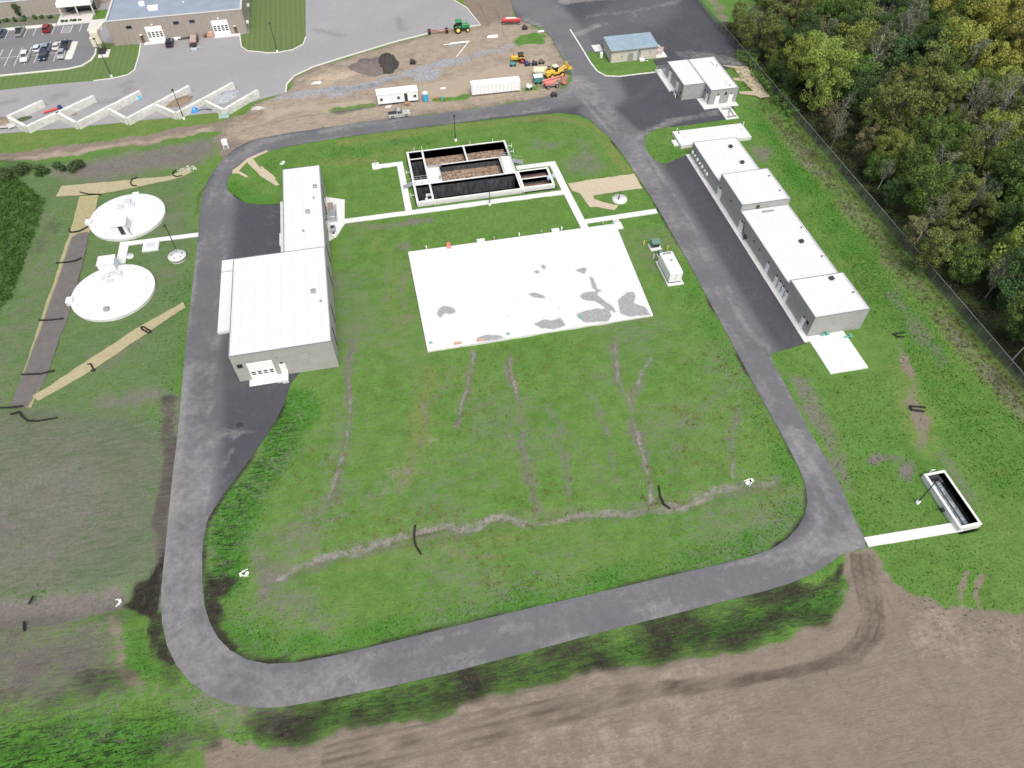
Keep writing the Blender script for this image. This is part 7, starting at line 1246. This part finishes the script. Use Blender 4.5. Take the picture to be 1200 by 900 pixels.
def bush(px, py, r, h, mat, lab, name='shrub', cat='shrub', grp=None, world=None, seed=1):
    x, y = world or G(px, py); rr = np.random.default_rng(seed+int(abs(x*3+y))); n = max(4, int(r*6)); z = max(-.1, ground_z(x, y)); cs = np.stack([rr.uniform(-r, r, n)*.7, rr.uniform(-r, r, n)*.7, h*.25+rr.uniform(0, h*.55, n)], 1)
    me = leaves_mesh('foliage', cs, np.full(n, max(.35, r*.5)), 70, .14+.03*r, seed, mat); t = thing(name, lab, cat, (x, y, z), grp, 0, True); link('foliage', me, t); q = MB()
    for k in range(3): q.tube((0, 0, -.1), tuple(cs[k]*np.array([.7, .7, 1])), .06, .02, 5)
    q.build('stem', BARK, t); return t
bush(90, 198, 1.9, 2.6, LM['dark'], 'dark round bush on the brown bank above the upper straw mat', seed=2); 
for i, (px, py, r) in enumerate(((70, 200, 1.5), (52, 204, 1.6), (30, 204, 1.9), (8, 208, 2.2), (-14, 212, 2.4))): bush(px, py, r, 1.7, LM['dark'], ['low dark shrub just left of the round bush on the bank', 'second low dark shrub left of the round bush', 'third low dark shrub left of the round bush', 'low dark shrub near the left edge on the bank', 'low dark shrub cut by the left picture edge'][i], grp='dark shrubs on the bank', seed=i)
bx_ = [(-105.6, 1), (-103, 1.1), (-100.5, 1.2), (-97.6, 1.2), (-95.2, .9), (-93.0, 1.1), (-108, 1.0)]
for i, (x, r) in enumerate(bx_): bush(0, 0, r*.8, 1.1, M('shrub_leaf', (.04, .03, .03), .8, .4) if False else LM['dark'], f'low dark shrub against the office wall, {["first", "second", "third", "fourth", "fifth", "sixth", "seventh"][[6,5,4,3,2,1,0].index(6-sorted(range(7), key=lambda q: bx_[q][0]).index(i))]} from the left', world=(x, 250.6), grp='shrubs along the office wall', seed=i)
for i, x in enumerate((-88.6, -87.4, -86.2, -85.0, -83.8)): bush(0, 0, .45, .6, LM['dark'], f'small dark planter shrub on the plaza, {["leftmost", "second from left", "middle", "second from right", "rightmost"][i]} of five', world=(x, 246.6), grp='planter shrubs on the plaza', seed=i)
place_tree('dark', *G(24, 19.5), .34, 1.0, 'small green tree against the tan office wall', None)
mound(88, 14.5, 1.6, 1.4, 1.2, M('dark_rock', (.12, .11, .11), .9, .3, 2), 'boulder', 'dark boulder on the office entrance plaza', 'boulder', 0, .5)
# tall weeds lower left of the straw mats
n = 1900; lx, ly = [], []
poly = GL([(-40, 215), (8, 200), (52, 235), (45, 262), (30, 300), (12, 350), (-40, 400)]); bbx = [min(p[0] for p in poly), max(p[0] for p in poly), min(p[1] for p in poly), max(p[1] for p in poly)]
cx_ = rng.uniform(bbx[0], bbx[1], n*2); cy_ = rng.uniform(bbx[2], bbx[3], n*2); k = inpoly(cx_, cy_, poly); cx_, cy_ = cx_[k][:n], cy_[k][:n]
scatter_leaves('tall_weeds', cx_, cy_, np.array([ground_z(a, b) for a, b in zip(cx_, cy_)])+.25, rng.uniform(.3, .8, len(cx_)), 18, .16, 9, leafmat('rank_weed', (.03, .075, .014), (.075, .165, .024), (.12, .2, .04)), 'tall rank green weeds on the far left bank', 'weeds', 1.0)
# lawn tufts (uncountable)
def tufts(name, n, region, dens, seed, c1, c2, hgt, wid, lab):
    r = np.random.default_rng(seed); x0, x1, y0, y1 = region; x = r.uniform(x0, x1, n); y = r.uniform(y0, y1, n)
    i = np.clip(np.searchsorted(gxs, x), 1, NX-1); j = np.clip(np.searchsorted(gys, y), 1, NY-1); id_ = j*NX+i; z = Z[id_]
    ok = dens(x, y, id_) > r.random(n); ok &= ~(inpoly(x, y, OUT) & ~inpoly(x, y, INN)) & ~inpoly(x, y, YARD) & (z > -3)
    for a in ((-36.5, -9, 86.5, 146), (71.8, 85.5, 68, 140.5), (2, 49.5, 89, 119), (71, 91.5, 142, 149.5), (78, 95, 152, 180.5), (3.5, 39, 133, 155), (77, 82, 35, 46.5), (52.3, 56.3, 96.5, 110.5), (66, 86, 186, 199)): ok &= ~((x > a[0]) & (x < a[1]) & (y > a[2]) & (y < a[3]))
    ok &= ((x+57)**2+(y-142.3)**2 > 8.4**2) & ((x+56.8)**2+(y-117.8)**2 > 8.4**2)
    xj, yj = x+r.uniform(-.18, .18, n), y+r.uniform(-.18, .18, n)
    for w_ in walks: ok &= ~inpoly(xj, yj, w_)
    x, y, z = x[ok], y[ok], z[ok]; m_ = len(x); a = r.uniform(0, 6.28, m_); w2 = wid*r.uniform(.5, 1.3, m_); h = hgt*r.uniform(.4, 1.3, m_); ca, sa = np.cos(a)*w2, np.sin(a)*w2; tx, ty = r.uniform(-.5, .5, m_)*h, r.uniform(-.5, .5, m_)*h
    V = np.stack([np.stack([x-ca, y-sa, z-.03], 1), np.stack([x+ca, y+sa, z-.03], 1), np.stack([x+ca*.5+tx, y+sa*.5+ty, z+h], 1), np.stack([x-ca*.7+tx, y-sa*.7+ty, z+h*.85], 1)], 1).reshape(-1, 3)
    me = bpy.data.meshes.new(name); me.vertices.add(len(V)); me.vertices.foreach_set('co', V.astype(np.float32).ravel()); me.loops.add(len(V)); me.loops.foreach_set('vertex_index', np.arange(len(V), dtype=np.int32)); me.polygons.add(m_); me.polygons.foreach_set('loop_start', np.arange(0, len(V), 4, dtype=np.int32)); me.update(calc_edges=True)
    cr = r.random(m_); attr(me, 'leaf', np.repeat(cr, 4), np.repeat(r.random(m_)**3, 4)); me.materials.append(leafmat(name+'_leaf', c1, c2, tuple(min(1, c*1.3) for c in c2))); setp(link(name, me), lab, 'grass', kind='stuff')
gd = lambda x, y, i: np.clip(1-tan[i]*1.6-soil[i]*.9-dark[i]*.5-dull[i]*.45, 0, 1)*(x < 104)
tufts('grass', 260000, (-100, 104, 20, 215), gd, 1, (.055, .115, .018), (.17, .275, .06), .11, .10, 'short uneven green grass over the whole lawn')
tufts('verge_grass', 150000, (-60, 104, 10, 170), lambda x, y, i: np.clip(lush[i]*1.3-dark[i], 0, 1)*(mow[i] < .1)*(x < 104.5), 2, (.034, .098, .012), (.08, .21, .024), .22, .12, 'taller lush green grass on the road verges and banks')
wc = rng.uniform(0, 1, (1500, 2)); wp = [G(300+a*620, 400+b*330) for a, b in wc]
wx_ = np.array([p[0] for p in wp]); wy_ = np.array([p[1] for p in wp]); ii_ = np.clip(np.searchsorted(gys, wy_), 1, NY-1)*NX+np.clip(np.searchsorted(gxs, wx_), 1, NX-1); k = inpoly(wx_, wy_, INN) & (tan[ii_] < .3) & (lush[ii_] < .5) & (vnoise(wx_, wy_, 9, 12) > .5); wx_, wy_, ii_ = wx_[k], wy_[k], ii_[k]
scatter_leaves('yellow_weeds', wx_, wy_, Z[ii_]+.1, rng.uniform(.25, .7, len(wx_)), 14, .11, 11, leafmat('yellow_weed', (.12, .16, .03), (.28, .29, .06), (.45, .36, .12)), 'scattered yellow green weed clumps on the big lawn', 'weeds', .5)
